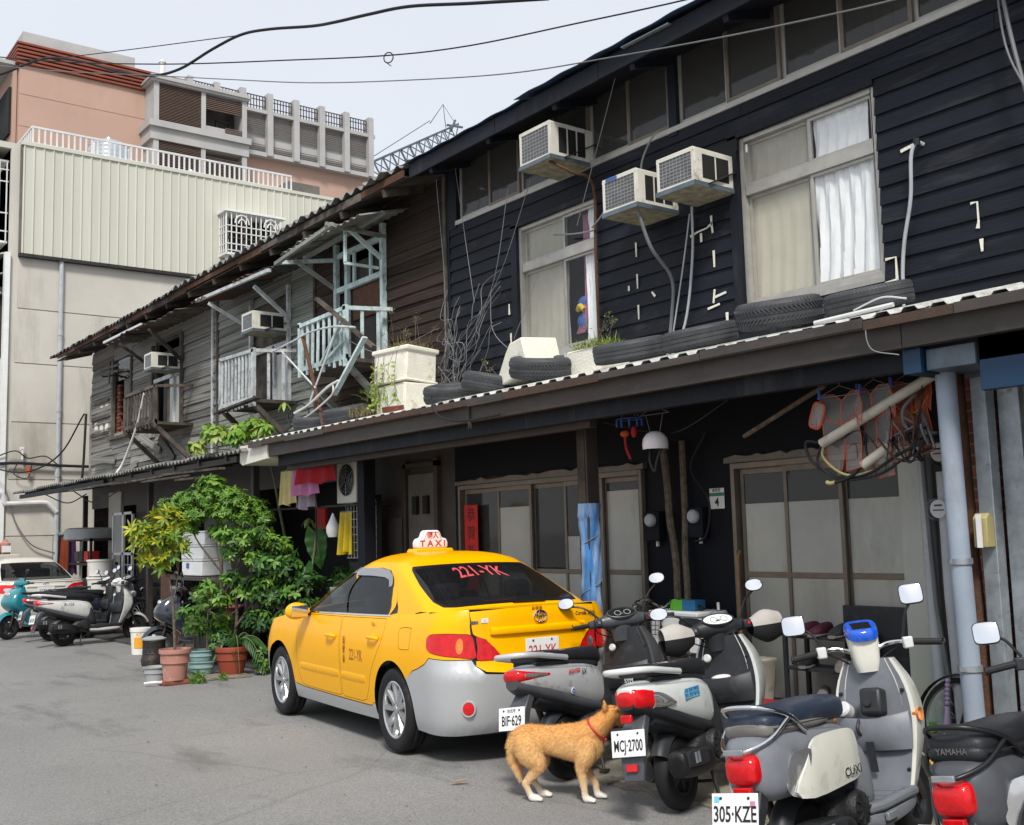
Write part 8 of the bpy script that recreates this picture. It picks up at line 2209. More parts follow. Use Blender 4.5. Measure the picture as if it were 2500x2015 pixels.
# white saloon, rear towards the camera
def build_white_car():
 t=thing('white_car','pale saloon car with red tail lamps parked at the far left','car',(5.75,24.0,0),PI/2+.02)
 S=CarShell([(.2,-.92),(.34,-1.0),(.5,-1.03),(.62,-1.02),(.70,-1.0),(.9,-.97),(1.0,-.94)],[(.2,.78),(.4,.84),(.6,.855),(.75,.85),(.88,.83),(1.0,.77)],[(.2,3.2),(.5,3.4),(.8,3.2),(1.0,2.8)],None,nr=3.2)
 P=S.pt
 def ztop(q):return interp([(S.q0,.985),(-.8,.985),(0,.965),(1,.945),(2,.93),(2.7,.87),(S.q1,.72)],q)
 tl=smooth2([(-.58,.80),(-.60,.90),(S.qy(.78,.93),.93),(S.qy(.62,.925),.925),(S.qy(.50,.90),.90),(S.qy(.42,.84),.84),(S.qy(.40,.78),.78),(S.qy(.60,.765),.765),(S.qy(.78,.765),.765)],4)
 def arch(cx):return[(cx+.36*math.cos(lerp(0,PI,k/14)),.31+.36*math.sin(lerp(0,PI,k/14)))for k in range(15)]
 body=[(q,ztop(q))for q in np.linspace(S.q0+.001,S.q1-.001,60)]+[(S.q1-.001,.2)]+[(2.96,.2)]+arch(2.6)+[(2.24,.2),(.36,.2)]+arch(0)+[(-.36,.2),(S.q0+.001,.2)]
 B=panel(body,[tl],P,.07,(1,-1)).build('body','car_white',t,50)
 panel([(S.q0+.001,.22),(S.q0+.001,.97)]+[(q,ztop(q)-.01)for q in np.linspace(-1.8,3.9,40)]+[(S.q1-.001,.22)],[],lambda q,z,i:P(q,z,.015),.12,(1,-1)).build('light_block_shell','trim_black',t)  # added black backing inside the body to block light, like the taxi's
 for s in(1,-1):
  L=panel(tl,[],lambda q,z,i:P(q,z,-.004),.04,(s,)).build('tail_lamp','lamp_red',t,60)
  heart=smooth2([(S.qy(.72,.80),.80),(S.qy(.74,.86),.86),(S.qy(.60,.86),.86),(S.qy(.48,.84),.84),(S.qy(.46,.80),.80)],3)
  panel(heart,[],lambda q,z,i:P(q,z,-.008),.04,(s,)).build('reversing_lamp','lamp_clear',L,60)
 def rearx(y,z):return P(S.qy(abs(y),z),z)[0]
 for(z,h)in((.955,.006),(.70,.008),(.50,.006)):
  MB().loft([[(rearx(y,z)-.004,y,z-h),(rearx(y,z)-.007,y,z),(rearx(y,z)-.004,y,z+h),(rearx(y,z)+.01,y,z)]for y in np.linspace(-.72,.72,24)]).build('seam','trim_black' if z<.9 else 'chrome',t)
 MB().loft([[(rearx(y,.88)+.01,y,.86),(rearx(y,.88)-.02,y,.868),(rearx(y,.88)-.02,y,.888),(rearx(y,.88)+.01,y,.90)]for y in np.linspace(-.36,.36,14)]).build('garnish','car_white',t)
 for(ry,rz)in((.05,.034),(.016,.031)):MB().tube([(rearx(0,.93)-.01,ry*math.cos(a),.925+rz*math.sin(a))for a in[2*PI*k/24 for k in range(24)]],.005,6,closed=True).build('emblem','chrome',t)
 FB=RZ(-PI/2)@RX(PI/2)
 pl=MB(T(rearx(0,.79)-.01,0,.79)).bx(-.004,0,-.16,.16,-.075,.075).build('number_plate','plate_white',t,bevel=.003)
 text('plate_text','5582·DL',.09,'ink',pl,T(rearx(0,.79)-.0155,0,.785)@FB,sx=.8)
 text('model_lettering','CAMRY',.045,'chrome',t,T(rearx(-.45,.94)-.006,-.47,.945)@RZ(.1)@FB,sx=1.2)
 G=Green([(.9,-.55),(.98,-.46),(1.1,-.22),(1.25,.08),(1.36,.36),(1.42,.5)],[(.9,.80),(.98,.765),(1.1,.71),(1.25,.63),(1.36,.565),(1.42,.52)],[(.9,2.4),(.98,2.2),(1.1,1.9),(1.25,1.5),(1.36,1.2),(1.42,1.0)])
 g=G.pt;zr=1.37
 rw=[(-G.k*PI/2+.001,.995),(G.uy(.5,.995),.995),(G.uy(.68,1.0),1.0),(G.uy(.60,1.22),1.22),(G.uy(.53,1.33),1.33),(-G.k*PI/2+.001,1.345)]
 sw=[(G.ux(x,z),z)for x,z in[(.2,1.0),(1.9,.97),(1.35,1.27),(1.1,1.32),(.55,1.32),(.32,1.15)]]
 outer=[(u,.972)for u in np.linspace(-G.k*PI/2+.001,2+G.k*PI/2-.001,40)]+[(u,zr)for u in np.linspace(2+G.k*PI/2-.001,-G.k*PI/2+.001,40)]
 panel(outer,[rw,sw],g,.07,(1,-1)).build('glasshouse_frame','car_white',t,55)
 panel(rw,[],lambda u,z,i:g(u,z,.004),.08,(1,-1)).build('rear_screen','rear_glass',t,60)
 for s in(1,-1):panel(sw,[],lambda u,z,i:g(u,z,.004),.08,(s,)).build('side_window','car_glass',t,60)
 base=[g(u,zr)for u in np.linspace(-G.k*PI/2,2+G.k*PI/2,36)];loop=base+[(p[0],-p[1],p[2])for p in base[::-1][1:-1]]
 MB().loft([[(.78+(p[0]-.78)*k,p[1]*k,zr+.07*(1-k**3.2))for p in loop]for k in(1,.97,.9,.78,.6,.35,.1)]).build('roof','car_white',t,55)
 rows=[]
 for q in np.linspace(S.q0+.004,-.35,20):
  x,y,z=P(q,ztop(q));rows.append([(x,y*v,z+.008)for v in np.linspace(-1,1,9)])
 MB().loft(rows,cap=False,closed=False).build('deck','car_white',t)
 for x in(0,2.6):
  for s in(1,-1):alloy_wheel(t,x,s*.75,s,.31,.19)
 MB().bx(-.8,3.2,-.7,.7,.2,.3).build('underbody','underside',t)
 MB().bx(-.4,-.1,-.65,.65,.7,1.05).bx(.9,1.05,-.6,.6,.6,1.2).build('seats','seat_grey',t,bevel=.05)
 return t
build_white_car()
tag(MB(T(3.35,25.6,0)).prism([(-.9,.25),(.85,.25),(.85,.85),(.62,.98),(.40,1.42),(-.8,1.46),(-.9,.9)],0,1.0,RX(PI/2)).build('second_white_car','car_white',bevel=.08,seg=3),'corner of a second white car at the extreme left edge','car')  # plain extruded outline for the edge of a second car
# == things under the far canopy
def cloth(label,w,h,loc,rz,mat,seed,wav=.03,name='garment',cat='clothing',folds=5,flare=1.2,group='laundry hanging under the canopy'):
 r=random.Random(seed);ph=r.uniform(0,6);t=thing(name,label,cat,loc,rz,group)
 def fn(u,v):
  k=lerp(flare,1,v);x=(u-.5)*w*k
  return(wav*math.sin(u*folds*PI+ph)*(1.3-v),x,-h*(1-v)+.02*math.sin(u*9+ph)*(1-v))
 MB().sheet(fn,36,14).build('cloth',mat,t,60,solid=.003)
 MB().tube([(0,-w*.4,.01),(0,w*.4,.01)],.004,5).tube(spline([(0,0,.01),(0,.0,.06),(.0,.02,.09)],4),.003,5).build('hanger','wire_pale',t)
 return t
defmat('cl_yellow',(.62,.55,.26),rough=.85);defmat('cl_pink',(.52,.20,.38),rough=.85);defmat('cl_red',(.34,.012,.02),rough=.85);defmat('cl_lav',(.32,.27,.34),rough=.85)
defmat('rain_yellow',(.50,.38,.015),rough=.4);defmat('cl_orange',(.45,.08,.02),rough=.85);defmat('cl_purple',(.08,.02,.10),rough=.85);defmat('pink_plastic',(.62,.22,.22),rough=.35)
cloth('cream yellow skirt hanging leftmost on the drying line',.26,.44,(6.30,13.22,2.56),.2,'cl_yellow',1)
cloth('lavender skirt hanging behind the pink shirt',.40,.42,(6.42,12.92,2.48),.2,'cl_lav',2)
cloth('pink shirt hanging between the yellow skirt and the red cloth',.42,.44,(6.30,12.72,2.66),.2,'cl_pink',3)
cloth('dark red cloth draped over the drying line',.62,.36,(6.26,12.35,2.72),.2,'cl_red',4)
cloth('yellow raincoat hanging beside the black post',.24,.50,(6.48,11.96,1.98),.2,'rain_yellow',5,.05)
bag=thing('plastic_bag','white plastic shopping bag hanging left of the yellow raincoat','bag',(6.5,12.34,1.98))
MB().lathe([(.0,-.30),(.06,-.30),(.085,-.24),(.085,-.17),(.05,-.10),(.02,-.03),(.008,0)],14).build('bag','foam_white',bag,60)
ou=thing('outdoor_unit','white outdoor air conditioner unit with round fan grille beside the black post','air conditioner',(6.62,12.20,2.10))
MB().bx(0,.28,-.24,.26,0,.58).build('case','ac_white',ou,bevel=.01)
MB(T(-.004,0,.29)@RY(-PI/2)).lathe([(.0,.0),(.20,.0)],28).build('fan_opening','ac_dark',ou)
gm=MB(T(-.008,0,.29)@RY(-PI/2))
for r_ in(.04,.08,.12,.16,.20):gm.tube([(r_*math.cos(a),r_*math.sin(a),.004)for a in[2*PI*k/28 for k in range(28)]],.003,4,closed=True)
for k in range(6):gm.tube([(.03*math.cos(k*1.05),.03*math.sin(k*1.05),.005),(.2*math.cos(k*1.05),.2*math.sin(k*1.05),.005)],.003,4)
gm.build('fan_grille','galv',ou,kind='stuff')
MB().bar((-.05,-.26,-.02),(.5,-.26,-.02),.03,.03).bar((-.05,.28,-.02),(.5,.28,-.02),.03,.03).build('bracket','dark_steel',ou)
gr=thing('window_grille','white wire window grille behind the plastic bag','grille',(6.95,12.4,1.4))
for k in range(10):MB().bx(-.006,.006,-.35+k*.08-.004,-.35+k*.08+.004,0,.75).build('bar','white_steel',gr)
for k in range(8):MB().bx(-.004,.004,-.37,.40,k*.10,k*.10+.008).build('bar','white_steel',gr)
MB().bx(.05,.06,-.4,.42,-.05,.8).build('dark_pane','room_dark',gr)
tag(MB(T(6.93,13.5,1.95)).bx(0,.05,-.12,.12,-.16,.14).build('red_box','paper_red',bevel=.005),'small red box fixed to the wall behind the shrubs','box')
tag(MB().tube([(6.3,13.9,2.74),(6.28,11.5,2.76)],.014,7).tube([(6.5,14.2,2.08),(6.5,11.6,2.06)],.016,7).tube([(6.45,12.7,2.75),(6.45,12.7,1.5)],.012,6).build('drying_rail','dark_steel'),'dark steel drying rail under the canopy left of the post','rail')
# foam box stack and wicker chair behind the plants
for k,(dz,lab)in enumerate(((1.14,'bottom white foam box of the stack behind the plants'),(1.40,'middle white foam box of the stack behind the plants'),(1.62,'top white foam box of the stack behind the plants'))):
 fbx=thing('foam_box',lab,'foam box',(6.62,16.8,dz),.04*k,'white foam boxes stacked behind the plants')
 MB().bx(-.25,.25,-.42,.42,0,.185 if k else.225).build('box','foam_white',fbx,bevel=.015)
 MB().bx(-.26,.26,-.43,.43,.187 if k else.227,.215 if k else.255).build('lid','foam_white',fbx,bevel=.012)
MB(T(6.62,16.8,1.32)).bx(-.262,-.258,.10,.20,-.06,.02).build('print','peg_blue',fbx).parent=None
bpy.data.objects['print']["label"]='blue printed label on the foam box stack';bpy.data.objects['print']["category"]='label';bpy.data.objects['print'].name='box_label'
tb_=thing('work_table','dark cluttered table under the foam boxes','table',(6.6,16.0,.05))
MB().bx(-.35,.4,-1.6,1.6,1.03,1.08).build('top','door_brown',tb_)
for(x,y)in((-.3,-1.5),(.35,-1.5),(-.3,1.5),(.35,1.5)):MB().bx(x-.03,x+.03,y-.03,y+.03,0,1.03).build('leg','door_brown',tb_)
wc=thing('wicker_chair','round-backed wicker chair half hidden behind the plants','chair',(6.2,15.9,.05))
for k in range(5):MB().tube([(.10+.0*k,.36*math.cos(a),.62+.36*math.sin(a)-.035*k)for a in[lerp(0,PI,j/18)for j in range(19)]],.014,6).build('back_hoop','wicker',wc)
for k in range(9):MB().tube([(.08,-.30+k*.075,.40),(.10,-.30+k*.075,.62+.33*math.sqrt(max(0,1-((-.30+k*.075)/.36)**2)))],.007,5).build('back_cane','wicker',wc)
MB().lathe([(0,.38),(.33,.38),(.34,.41),(.33,.44),(0,.45)],24).build('seat','wicker',wc)
for k in range(4):MB().tube([(.25*math.cos(k*1.57+.8),.25*math.sin(k*1.57+.8),.38),(.3*math.cos(k*1.57+.8),.3*math.sin(k*1.57+.8),0)],.016,6).build('leg','wicker',wc)
pk=thing('pink_basket','pink plastic basin lying among the plants','basin',(6.1,14.75,.62))
MB().lathe([(0,0),(.16,.0),(.22,.12),(.24,.13),(.24,.15),(.21,.14),(.15,.02),(0,.02)],28).build('shell','pink_plastic',pk,40)
tag(MB(T(6.1,14.75,.05)).bx(-.3,.3,-.4,.4,0,.57).build('storage_crate','ac_dark',bevel=.02),'dark storage crate under the pink basin','crate')
tag(MB(T(6.35,17.7,.05)).bx(-.03,.03,-.35,.35,.0,1.1).build('red_board','rust',bevel=.006),'red-brown board standing behind the navy scooter','board')
# clutter at the far end
rk=thing('clothes_rack','white clothes rack with orange and purple garments at the far end','clothes rack',(6.75,24.9,.05))
MB().bar((0,-.7,1.9),(0,.9,1.9),.04,.04).bar((0,-.7,0),(0,-.7,1.9),.04,.04).bar((0,.9,0),(0,.9,1.9),.04,.04).bar((0,.6,0),(0,.6,1.9),.04,.04).bar((0,.3,1.5),(0,.9,1.5),.04,.04).bar((0,.3,1.0),(0,.9,1.0),.04,.04).build('frame','white_steel',rk)
cloth('orange garment on the far clothes rack',.45,.75,(6.65,25.0,1.85),.1,'cl_orange',21,group='garments on the far rack')
cloth('purple garment on the far clothes rack',.45,.80,(6.65,24.5,1.85),.1,'cl_purple',22,group='garments on the far rack')
cloth('black garment on the far clothes rack',.40,.80,(6.65,25.35,1.9),.1,'ac_dark',23,group='garments on the far rack')
dr=thing('round_tub','wide grey tub upside down on shelves at the far end','tub',(6.85,23.9,1.9))
MB().lathe([(.50,-.12),(.52,-.10),(.50,.10),(.40,.13),(0,.13)],28).build('shell','basin_grey',dr)
tag(MB(T(6.9,23.9,.05)).bx(-.3,.3,-.9,.7,1.2,1.25).bx(-.3,.3,-.9,.7,.6,.65).bx(-.3,-.25,-.9,-.85,0,1.75).bx(-.3,-.25,.65,.7,0,1.75).bx(.25,.3,.65,.7,0,1.75).bx(-.3,.3,-.9,.7,1.7,1.75).build('shelf_unit','dark_steel'),'dark shelves under the grey tub','shelf')
for k,(y,z,m)in enumerate(((23.4,1.32,'paper_red'),(23.8,1.32,'room_grey'),(24.1,1.32,'door_brown'),(23.5,.75,'room_grey'),(24.1,.75,'galv'))):
 tag(MB(T(6.75,y,z)).bx(-.12,.12,-.13,.13,0,.22).build('carton',m,bevel=.01),['red carton on the top dark shelf','grey carton on the top dark shelf','brown carton on the top dark shelf','grey carton on the lower dark shelf','silver tin on the lower dark shelf'][k],'carton')
for k,(z,lab)in enumerate(((.72,'lower white plastic tub of the far pair'),(1.06,'upper white plastic tub of the far pair'))):
 b_=thing('bucket',lab,'bucket',(6.55,22.1,z));MB().lathe([(0,0),(.22,0),(.25,.28),(.265,.285),(.265,.32),(0,.325)],28).build('shell','bucket_white',b_,40)
tag(MB(T(6.55,22.1,.05)).bx(-.3,.3,-.3,.3,0,.67).build('crate','door_brown',bevel=.02),'brown crate under the white tubs','crate')
for k,(x,y,lab)in enumerate(((6.0,27.65,'pale red plastic jug with a white label on the ledge behind the white car'),(5.75,27.65,'clear plastic jug left of the red one'))):
 j=thing('jug',lab,'jug',(x,y,1.5));MB().lathe([(0,0),(.11,0),(.12,.04),(.12,.26),(.06,.31),(.05,.34),(0,.34)],16).build('bottle','terracotta_pale' if k==0 else 'pvc_grey',j);MB().bx(-.10,.10,-.145,-.138,.05,.2).build('label','plate_white',j)
tag(MB(T(5.8,27.68,0)).bx(-.5,.5,-.2,.2,0,1.5).build('wall_ledge','concrete',bevel=.02),'concrete ledge carrying jugs behind the white car','ledge')
# == porch clutter behind the scooters
structure(MB().bx(6.62,WX+1.5,-2.5,12.2,.03,.27).build('porch_step','porch',bevel=.02))
bn=thing('grey_bin','pale grey plastic storage bin on the porch behind the white scooter','bin',(6.95,6.05,.27))
MB().loft([ring_ for ring_ in([(x*k,y*k,z)for x,y in((-.14,-.16),(.14,-.16),(.14,.16),(-.14,.16))]for z,k in((0,.85),(.30,1.0),(.32,1.06),(.34,1.06)))]).build('box','pvc_cream',bn,bevel=.012)
fx=thing('foam_box','white foam box carrying the green tissue carton on the porch','foam box',(6.95,6.72,.62))
MB().bx(-.18,.18,-.28,.28,0,.30).build('box','foam_white',fx,bevel=.015);MB().bx(-.19,.19,-.29,.29,.302,.345).build('lid','foam_white',fx,bevel=.012)
tag(MB(T(6.95,6.72,.27)).bx(-.2,.2,-.3,.3,0,.345).build('crate','door_brown',bevel=.01),'brown crate under the white foam box on the porch','crate')
tc_=thing('tissue_carton','green and blue tissue carton on the white foam box','carton',(6.93,6.70,.97),.1)
defmat('box_green',(.10,.40,.03),rough=.5,var=.08);defmat('box_blue',(.02,.14,.30),rough=.5,var=.08)
MB().bx(-.07,.07,-.0,.13,0,.085).build('green_end','box_green',tc_);MB().bx(-.07,.07,-.14,-.001,0,.085).build('blue_end','box_blue',tc_)
bs=thing('broom','wooden-handled broom leaning on the door frame','broom',(6.98,6.16,.27))
MB().tube([(0,0,.05),(.08,.06,1.15)],.012,7).build('handle','wicker',bs);MB().tube([(.08,.06,1.13),(.085,.085,1.20)],.008,6).tube([(.08,.06,1.13),(.085,.035,1.20)],.008,6).build('fork_top','wicker',bs)
MB().bx(-.03,.03,-.12,.12,0,.10).build('bristles','rust',bs)
tag(MB().tube([(6.8,6.2,.3),(6.86,6.28,1.05)],.012,7).build('white_stick','white_steel'),'white stick leaning beside the broom','stick')
rc=thing('rattan_hoop','round rattan tray standing behind the white scooter headset','tray',(6.98,6.42,.70))
MB(RY(PI/2)).lathe([(.20,-.02),(.22,0),(.20,.02),(.17,.01),(0,.0)],28).build('rim','wicker',rc)
pbag=thing('plastic_bag','crumpled grey plastic bag hanging beside the rattan tray','bag',(6.72,6.14,.90))
MB().sheet(lambda u,v:((.08+.015*math.sin(u*19+v*7))*math.cos(u*2*PI)*math.sin(PI*(.12+.85*v)),(.10+.02*math.sin(u*13))*math.sin(u*2*PI)*math.sin(PI*(.12+.85*v)),.10*math.cos(PI*v)),30,14).build('bag','galv',pbag,60)
srk=thing('shoe_rack','black shoe rack against the sliding door, shoes on its top','shoe rack',(6.95,5.25,.27))
for z in(.06,.30,.54):MB().bx(-.14,.14,-.33,.33,z,z+.02).build('shelf','sc_plastic',srk)
for(x,y)in((-.13,-.32),(-.13,.32),(.13,-.32),(.13,.32)):MB().bx(x-.015,x+.015,y-.015,y+.015,0,.58).build('leg','sc_plastic',srk)
def shoe(label,x,y,z,rz,mat,boot=False):
 t=thing('boot' if boot else 'shoe',label,'boot' if boot else 'shoe',(x,y,z),rz,'footwear on the porch')
 sloft([(-.13,.045,.03,.04),(-.10,.05,.042,.05),(0,.045,.04,.045),(.08,.035,.048,.032),(.14,.028,.035,.02)],2.6).build('upper',mat,t)
 sloft([(-.135,.012,.036,.012),(0,.012,.042,.012),(.09,.012,.052,.012),(.148,.012,.03,.012)],3).build('sole','sc_plastic' if boot else 'vinyl_grey',t)
 if boot:MB().tube([(-.085,0,.05),(-.085,0,.26)],.048,14).build('shaft',mat,t)
defmat('shoe_maroon',(.07,.012,.03),rough=.7)
for k,(y,z,m,lab)in enumerate(((5.42,.83,'shoe_maroon','maroon slipper at the left of the rack top'),(5.29,.83,'shoe_maroon','maroon slipper right of its mate on the rack top'),(5.12,.83,'sc_plastic','black shoe at the right of the rack top'),(5.42,.59,'vinyl','black shoe on the middle shelf, left'),(5.10,.59,'vinyl_grey','grey shoe on the middle shelf, right'),(5.3,.35,'vinyl_grey','grey shoe on the lowest shelf'))):
 shoe(lab,6.90,y,z,PI+.1*k,m)
shoe('black rubber boot standing right of the shoe rack',6.80,4.86,.27,2.6,'sc_plastic',True)
shoe('second black rubber boot right of the shoe rack',6.92,4.76,.27,2.9,'sc_plastic',True)
tag(MB(T(6.85,4.5,.272)).bx(-.18,.18,-.24,.24,0,.012).build('doormat','box_green',bevel=.004),'green plastic doormat by the boots','mat')
tag(MB(T(6.85,5.8,.272)).bx(-.10,.10,-.14,.14,0,.03).build('red_cloth','cl_red',bevel=.012),'dark red rag on the porch floor by the grey bin','rag')
tag(MB(T(7.12,4.95,.27)).bx(0,.02,-.36,.30,0,.78).build('leaning_board','sc_plastic',bevel=.03,seg=4),'dark board leaning behind the shoe rack','board')
um=thing('umbrella','folded lilac umbrella leaning by the pale pipes','umbrella',(6.42,4.02,.05),rot=(.05,.05,0))
defmat('lilac',(.38,.30,.45),rough=.5)
MB().lathe([(.008,.02),(.03,.10),(.028,.30),(.014,.45)],10).build('canopy','lilac',um)
for k in range(6):MB().ball((0,0,.47+k*.028),.018,.018,.016,10,6).build('handle_bead','lilac',um)
yt=thing('yellow_toy','yellow plastic pail on the ground behind the retro scooter','pail',(6.25,3.98,.02))
MB().lathe([(0,0),(.08,0),(.10,.15),(.105,.16),(.09,.16),(0,.14)],18).build('shell','label_yellow',yt)
def hanger(parent,M,w=.22,mat='wire_pale'):
 MB(M).tube([(0,-w,-.07),(0,0,0),(0,w,-.07),(0,-w,-.07)],.003,5).tube(spline([(0,0,0),(0,0,.04),(0,.02,.06),(0,.03,.03)],4),.003,5).build('hanger',mat,parent)
def raincoat(label,loc,rz,body,w,h,seed,trim='trim_orange'):
 t=thing('raincoat',label,'raincoat',loc,rz,'raincoats drying under the canopy');r=random.Random(seed);ph=r.uniform(0,6)
 def S_(a,z):return Vector((.03*math.sin(a*12+ph)+.02*math.sin(z*14+a*5+ph),a,z))
 out=[(-w*.42,0),(-w*.5,-.10),(-w*.44,-.22),(-w*.36,-.16),(-w*.40,-h),(-.02,-h-.02),(.01,-h*.7),(.03,-h-.01),(w*.36,-h*.96),(w*.36,-.16),(w*.46,-.24),(w*.5,-.10),(w*.40,0),(.08,.0),(0,-.05),(-.08,0)]
 def mp(a,b,i):return tuple(S_(a,b))
 panel(out,[],mp,.035).build('sheet',body,t,60)
 m=MB()
 P=[S_(a,b)for a,b in resample(out,.03)];m.tube([p for p in P],.0036,5,closed=True)
 m.tube([S_(a,b)for a,b in resample([(-w*.42,-.12),(-w*.2,-.20),(0,-.22),(w*.25,-.18),(w*.4,-.12)],.03,False)],.005,5)
 m.tube([S_(0,-.05-k*.03)for k in range(int((h-.1)/.03))],.005,5)
 m.build('trim',trim,t)
 hanger(t,T(0,0,.05),w*.45,'wire_pale')
 for y in(-w*.4,w*.4):MB(T(0,y,.0)).bx(-.008,.008,-.008,.008,-.03,.04).build('peg','peg_blue',t)
 return t
raincoat('clear plastic raincoat with orange trim hanging under the canopy',(6.28,4.55,2.56),.05,'plastic_clear',.40,.52,1)
raincoat('second clear raincoat hanging right of the first under the canopy',(6.36,4.33,2.58),-.1,'plastic_clear',.36,.60,2)
raincoat('orange plastic raincoat hanging beside the pale blue downpipe',(6.42,4.10,2.60),.0,'plastic_orange',.36,.48,3)
pkt=thing('raincoat_pouch','clear pouch with orange edging dangling from the raincoat','pouch',(6.26,4.73,2.42),rot=(.35,0,0))
MB().tube([(0,.05*math.copysign(abs(math.cos(a))**.5,math.cos(a)),.09*math.copysign(abs(math.sin(a))**.5,math.sin(a)))for a in[2*PI*k/28 for k in range(28)]],.008,6,closed=True).build('edging','trim_orange',pkt)
MB().bx(-.004,.004,-.045,.045,-.085,.085).build('film','plastic_clear',pkt)
pv=thing('pvc_pipe','cream plastic pipe slanting under the canopy with cables from its end','pipe',(6.25,4.70,2.22))
def hollow(a,b,r,mat,parent,O):
 a=Vector(a)-Vector(O);b=Vector(b)-Vector(O);d=(b-a).normalized();q=d.to_track_quat('Z','Y').to_matrix().to_4x4()
 L=(b-a).length
 MB(T(*a)@q).lathe([(r,0),(r,L),(r-.005,L),(r-.005,0),(r,0)],16).build('tube',mat,parent)
hollow((6.25,4.70,2.22),(6.38,3.86,2.62),.034,'pvc_cream',pv,(6.25,4.70,2.22))
pv2=thing('pvc_pipe','short cream pipe offcut below the slanting one, full of cables','pipe',(6.28,4.40,2.05))
hollow((6.28,4.40,2.05),(6.33,4.22,2.17),.032,'pvc_cream',pv2,(6.28,4.40,2.05))
cbn=thing('cable_loops','loops of black and yellow cable hanging from the cream pipes','cables',(6.28,4.5,2.0))
O=T(-6.28,-4.5,-2.0)
for k,(pts,r_,m)in enumerate((([(6.26,4.72,2.23),(6.24,4.82,2.24),(6.25,4.80,2.12),(6.27,4.68,2.02),(6.28,4.55,1.98),(6.29,4.35,2.00),(6.30,4.15,2.10),(6.34,3.98,2.17),(6.5,3.85,2.2)],.011,'cable'),([(6.26,4.70,2.22),(6.25,4.74,2.10),(6.27,4.64,1.99),(6.28,4.5,1.96),(6.30,4.28,1.99),(6.32,4.1,2.08),(6.4,3.95,2.14)],.009,'cable'),([(6.26,4.69,2.21),(6.26,4.70,2.13),(6.27,4.60,2.03),(6.28,4.48,1.99),(6.30,4.30,2.02),(6.31,4.20,2.07)],.009,'box_yellow'),([(6.28,4.40,2.06),(6.27,4.46,2.0),(6.27,4.56,1.96),(6.27,4.64,1.945)],.012,'cable'),([(6.33,4.22,2.17),(6.36,4.12,2.22),(6.38,4.0,2.20),(6.45,3.9,2.26),(6.46,3.86,2.45)],.011,'cable'),([(6.40,4.05,2.5),(6.36,4.12,2.40),(6.36,4.10,2.28),(6.40,3.98,2.24),(6.5,3.86,2.22)],.013,'cable_grey'),([(6.27,4.62,1.95),(6.27,4.66,1.945),(6.27,4.69,1.955)],.014,'box_yellow'))):
 MB(O).tube(spline(pts,7),r_,7).build('cable',m,cbn)
r=random.Random(9)
for k in range(12):
 y0=r.uniform(3.9,4.7);y1=r.uniform(3.85,4.4);pts=[(6.32+r.uniform(-.05,.05),lerp(y0,y1,j/4)+r.gauss(0,.05),lerp(r.uniform(2.15,2.3),r.uniform(2.1,2.55),j/4)-.12*math.sin(PI*j/4)+r.gauss(0,.03))for j in range(5)]
 MB(O).tube(spline(pts,6),r.choice((.004,.006,.008)),5).build('cable',r.choice(('cable','cable','cable_grey','rust')),cbn)
tag(MB().tube([(6.5,5.60,2.36),(6.36,4.72,2.64)],.018,8).build('bamboo_pole','bark'),'bamboo pole slung under the canopy left of the raincoats','pole')
ch=thing('clip_hanger','blue clip hanger with small washing, left of the white helmet','hanger',(6.35,6.72,2.60))
MB().tube([(.09*math.cos(a),.13*math.sin(a),0)for a in[2*PI*k/24 for k in range(24)]],.005,6,closed=True).build('frame','peg_blue',ch)
for k in range(10):
 a=2*PI*k/10;MB(T(.09*math.cos(a),.13*math.sin(a),-.025)).bx(-.007,.007,-.007,.007,-.035,.02).build('peg','peg_blue',ch)
for k in range(4):MB().tube([(.09*math.cos(k*1.57),.13*math.sin(k*1.57),0),(0,0,.12)],.002,4).build('chain','wire_pale',ch)
MB().ball((0,.06,-.12),.035,.045,.03).build('sock','cl_orange',ch);MB().ball((.02,-.03,-.11),.02,.03,.05).build('sock','cl_red',ch);MB().tube(spline([(0,.06,-.12),(0,.05,-.24),(0,.0,-.34)],4),.012,6).build('ribbon','cl_red',ch)
he=thing('sun_helmet','white rounded helmet with a black strap hanging from a coat hanger','helmet',(6.35,6.42,2.36))
MB().lathe([(.105,-.04),(.108,0),(.10,.05),(.07,.09),(.03,.108),(0,.11)],24).build('shell','sign_white',he)
MB().lathe([(.10,-.04),(.085,-.02),(.0,-.01)],24).build('lining','ac_dark',he)
MB().tube(spline([(0,.06,-.04),(-.02,.05,-.14),(-.02,.0,-.22),(-.02,-.03,-.14),(0,-.06,-.04)],5),.012,6).build('strap','vinyl',he)
hanger(he,T(0,0,.32),.17)
MB().tube([(0,-.1,.25),(0,-.05,.08)],.003,4).tube([(0,.1,.25),(0,.05,.08)],.003,4).build('cord','wire_pale',he)
lb_=thing('light_bulb','bare unlit bulb under the canopy beam near the dark post','bulb',(6.62,9.97,2.70))
MB().ball((0,0,0),.035,.035,.045).build('globe','pvc_grey',lb_);MB().lathe([(.02,.04),(.02,.08)],10).build('socket','ac_dark',lb_)
for k,(y,z,m)in enumerate(((11.85,2.30,'paper_red'),(11.95,2.1,'paper_red'))):
 tag(MB(T(6.75,y,z)).bx(-.005,.005,-.06,.06,-.10,.10).build('red_charm',m),['red paper charm hanging in the dark doorway','lower red paper charm hanging in the dark doorway'][k],'charm')
tag(MB().tube(spline([(6.3,7.0,2.60),(6.5,6.7,2.50),(6.4,6.2,2.45),(6.3,5.6,2.62),(6.1,5.2,2.72)],6),.006,5).tube(spline([(7.15,6.6,2.5),(7.1,6.75,2.2),(7.1,6.55,1.9),(7.12,6.62,1.6),(7.12,6.76,1.55)],6),.010,5).build('loose_cables','cable'),'thin dark cables drooping across the black porch wall','cables')
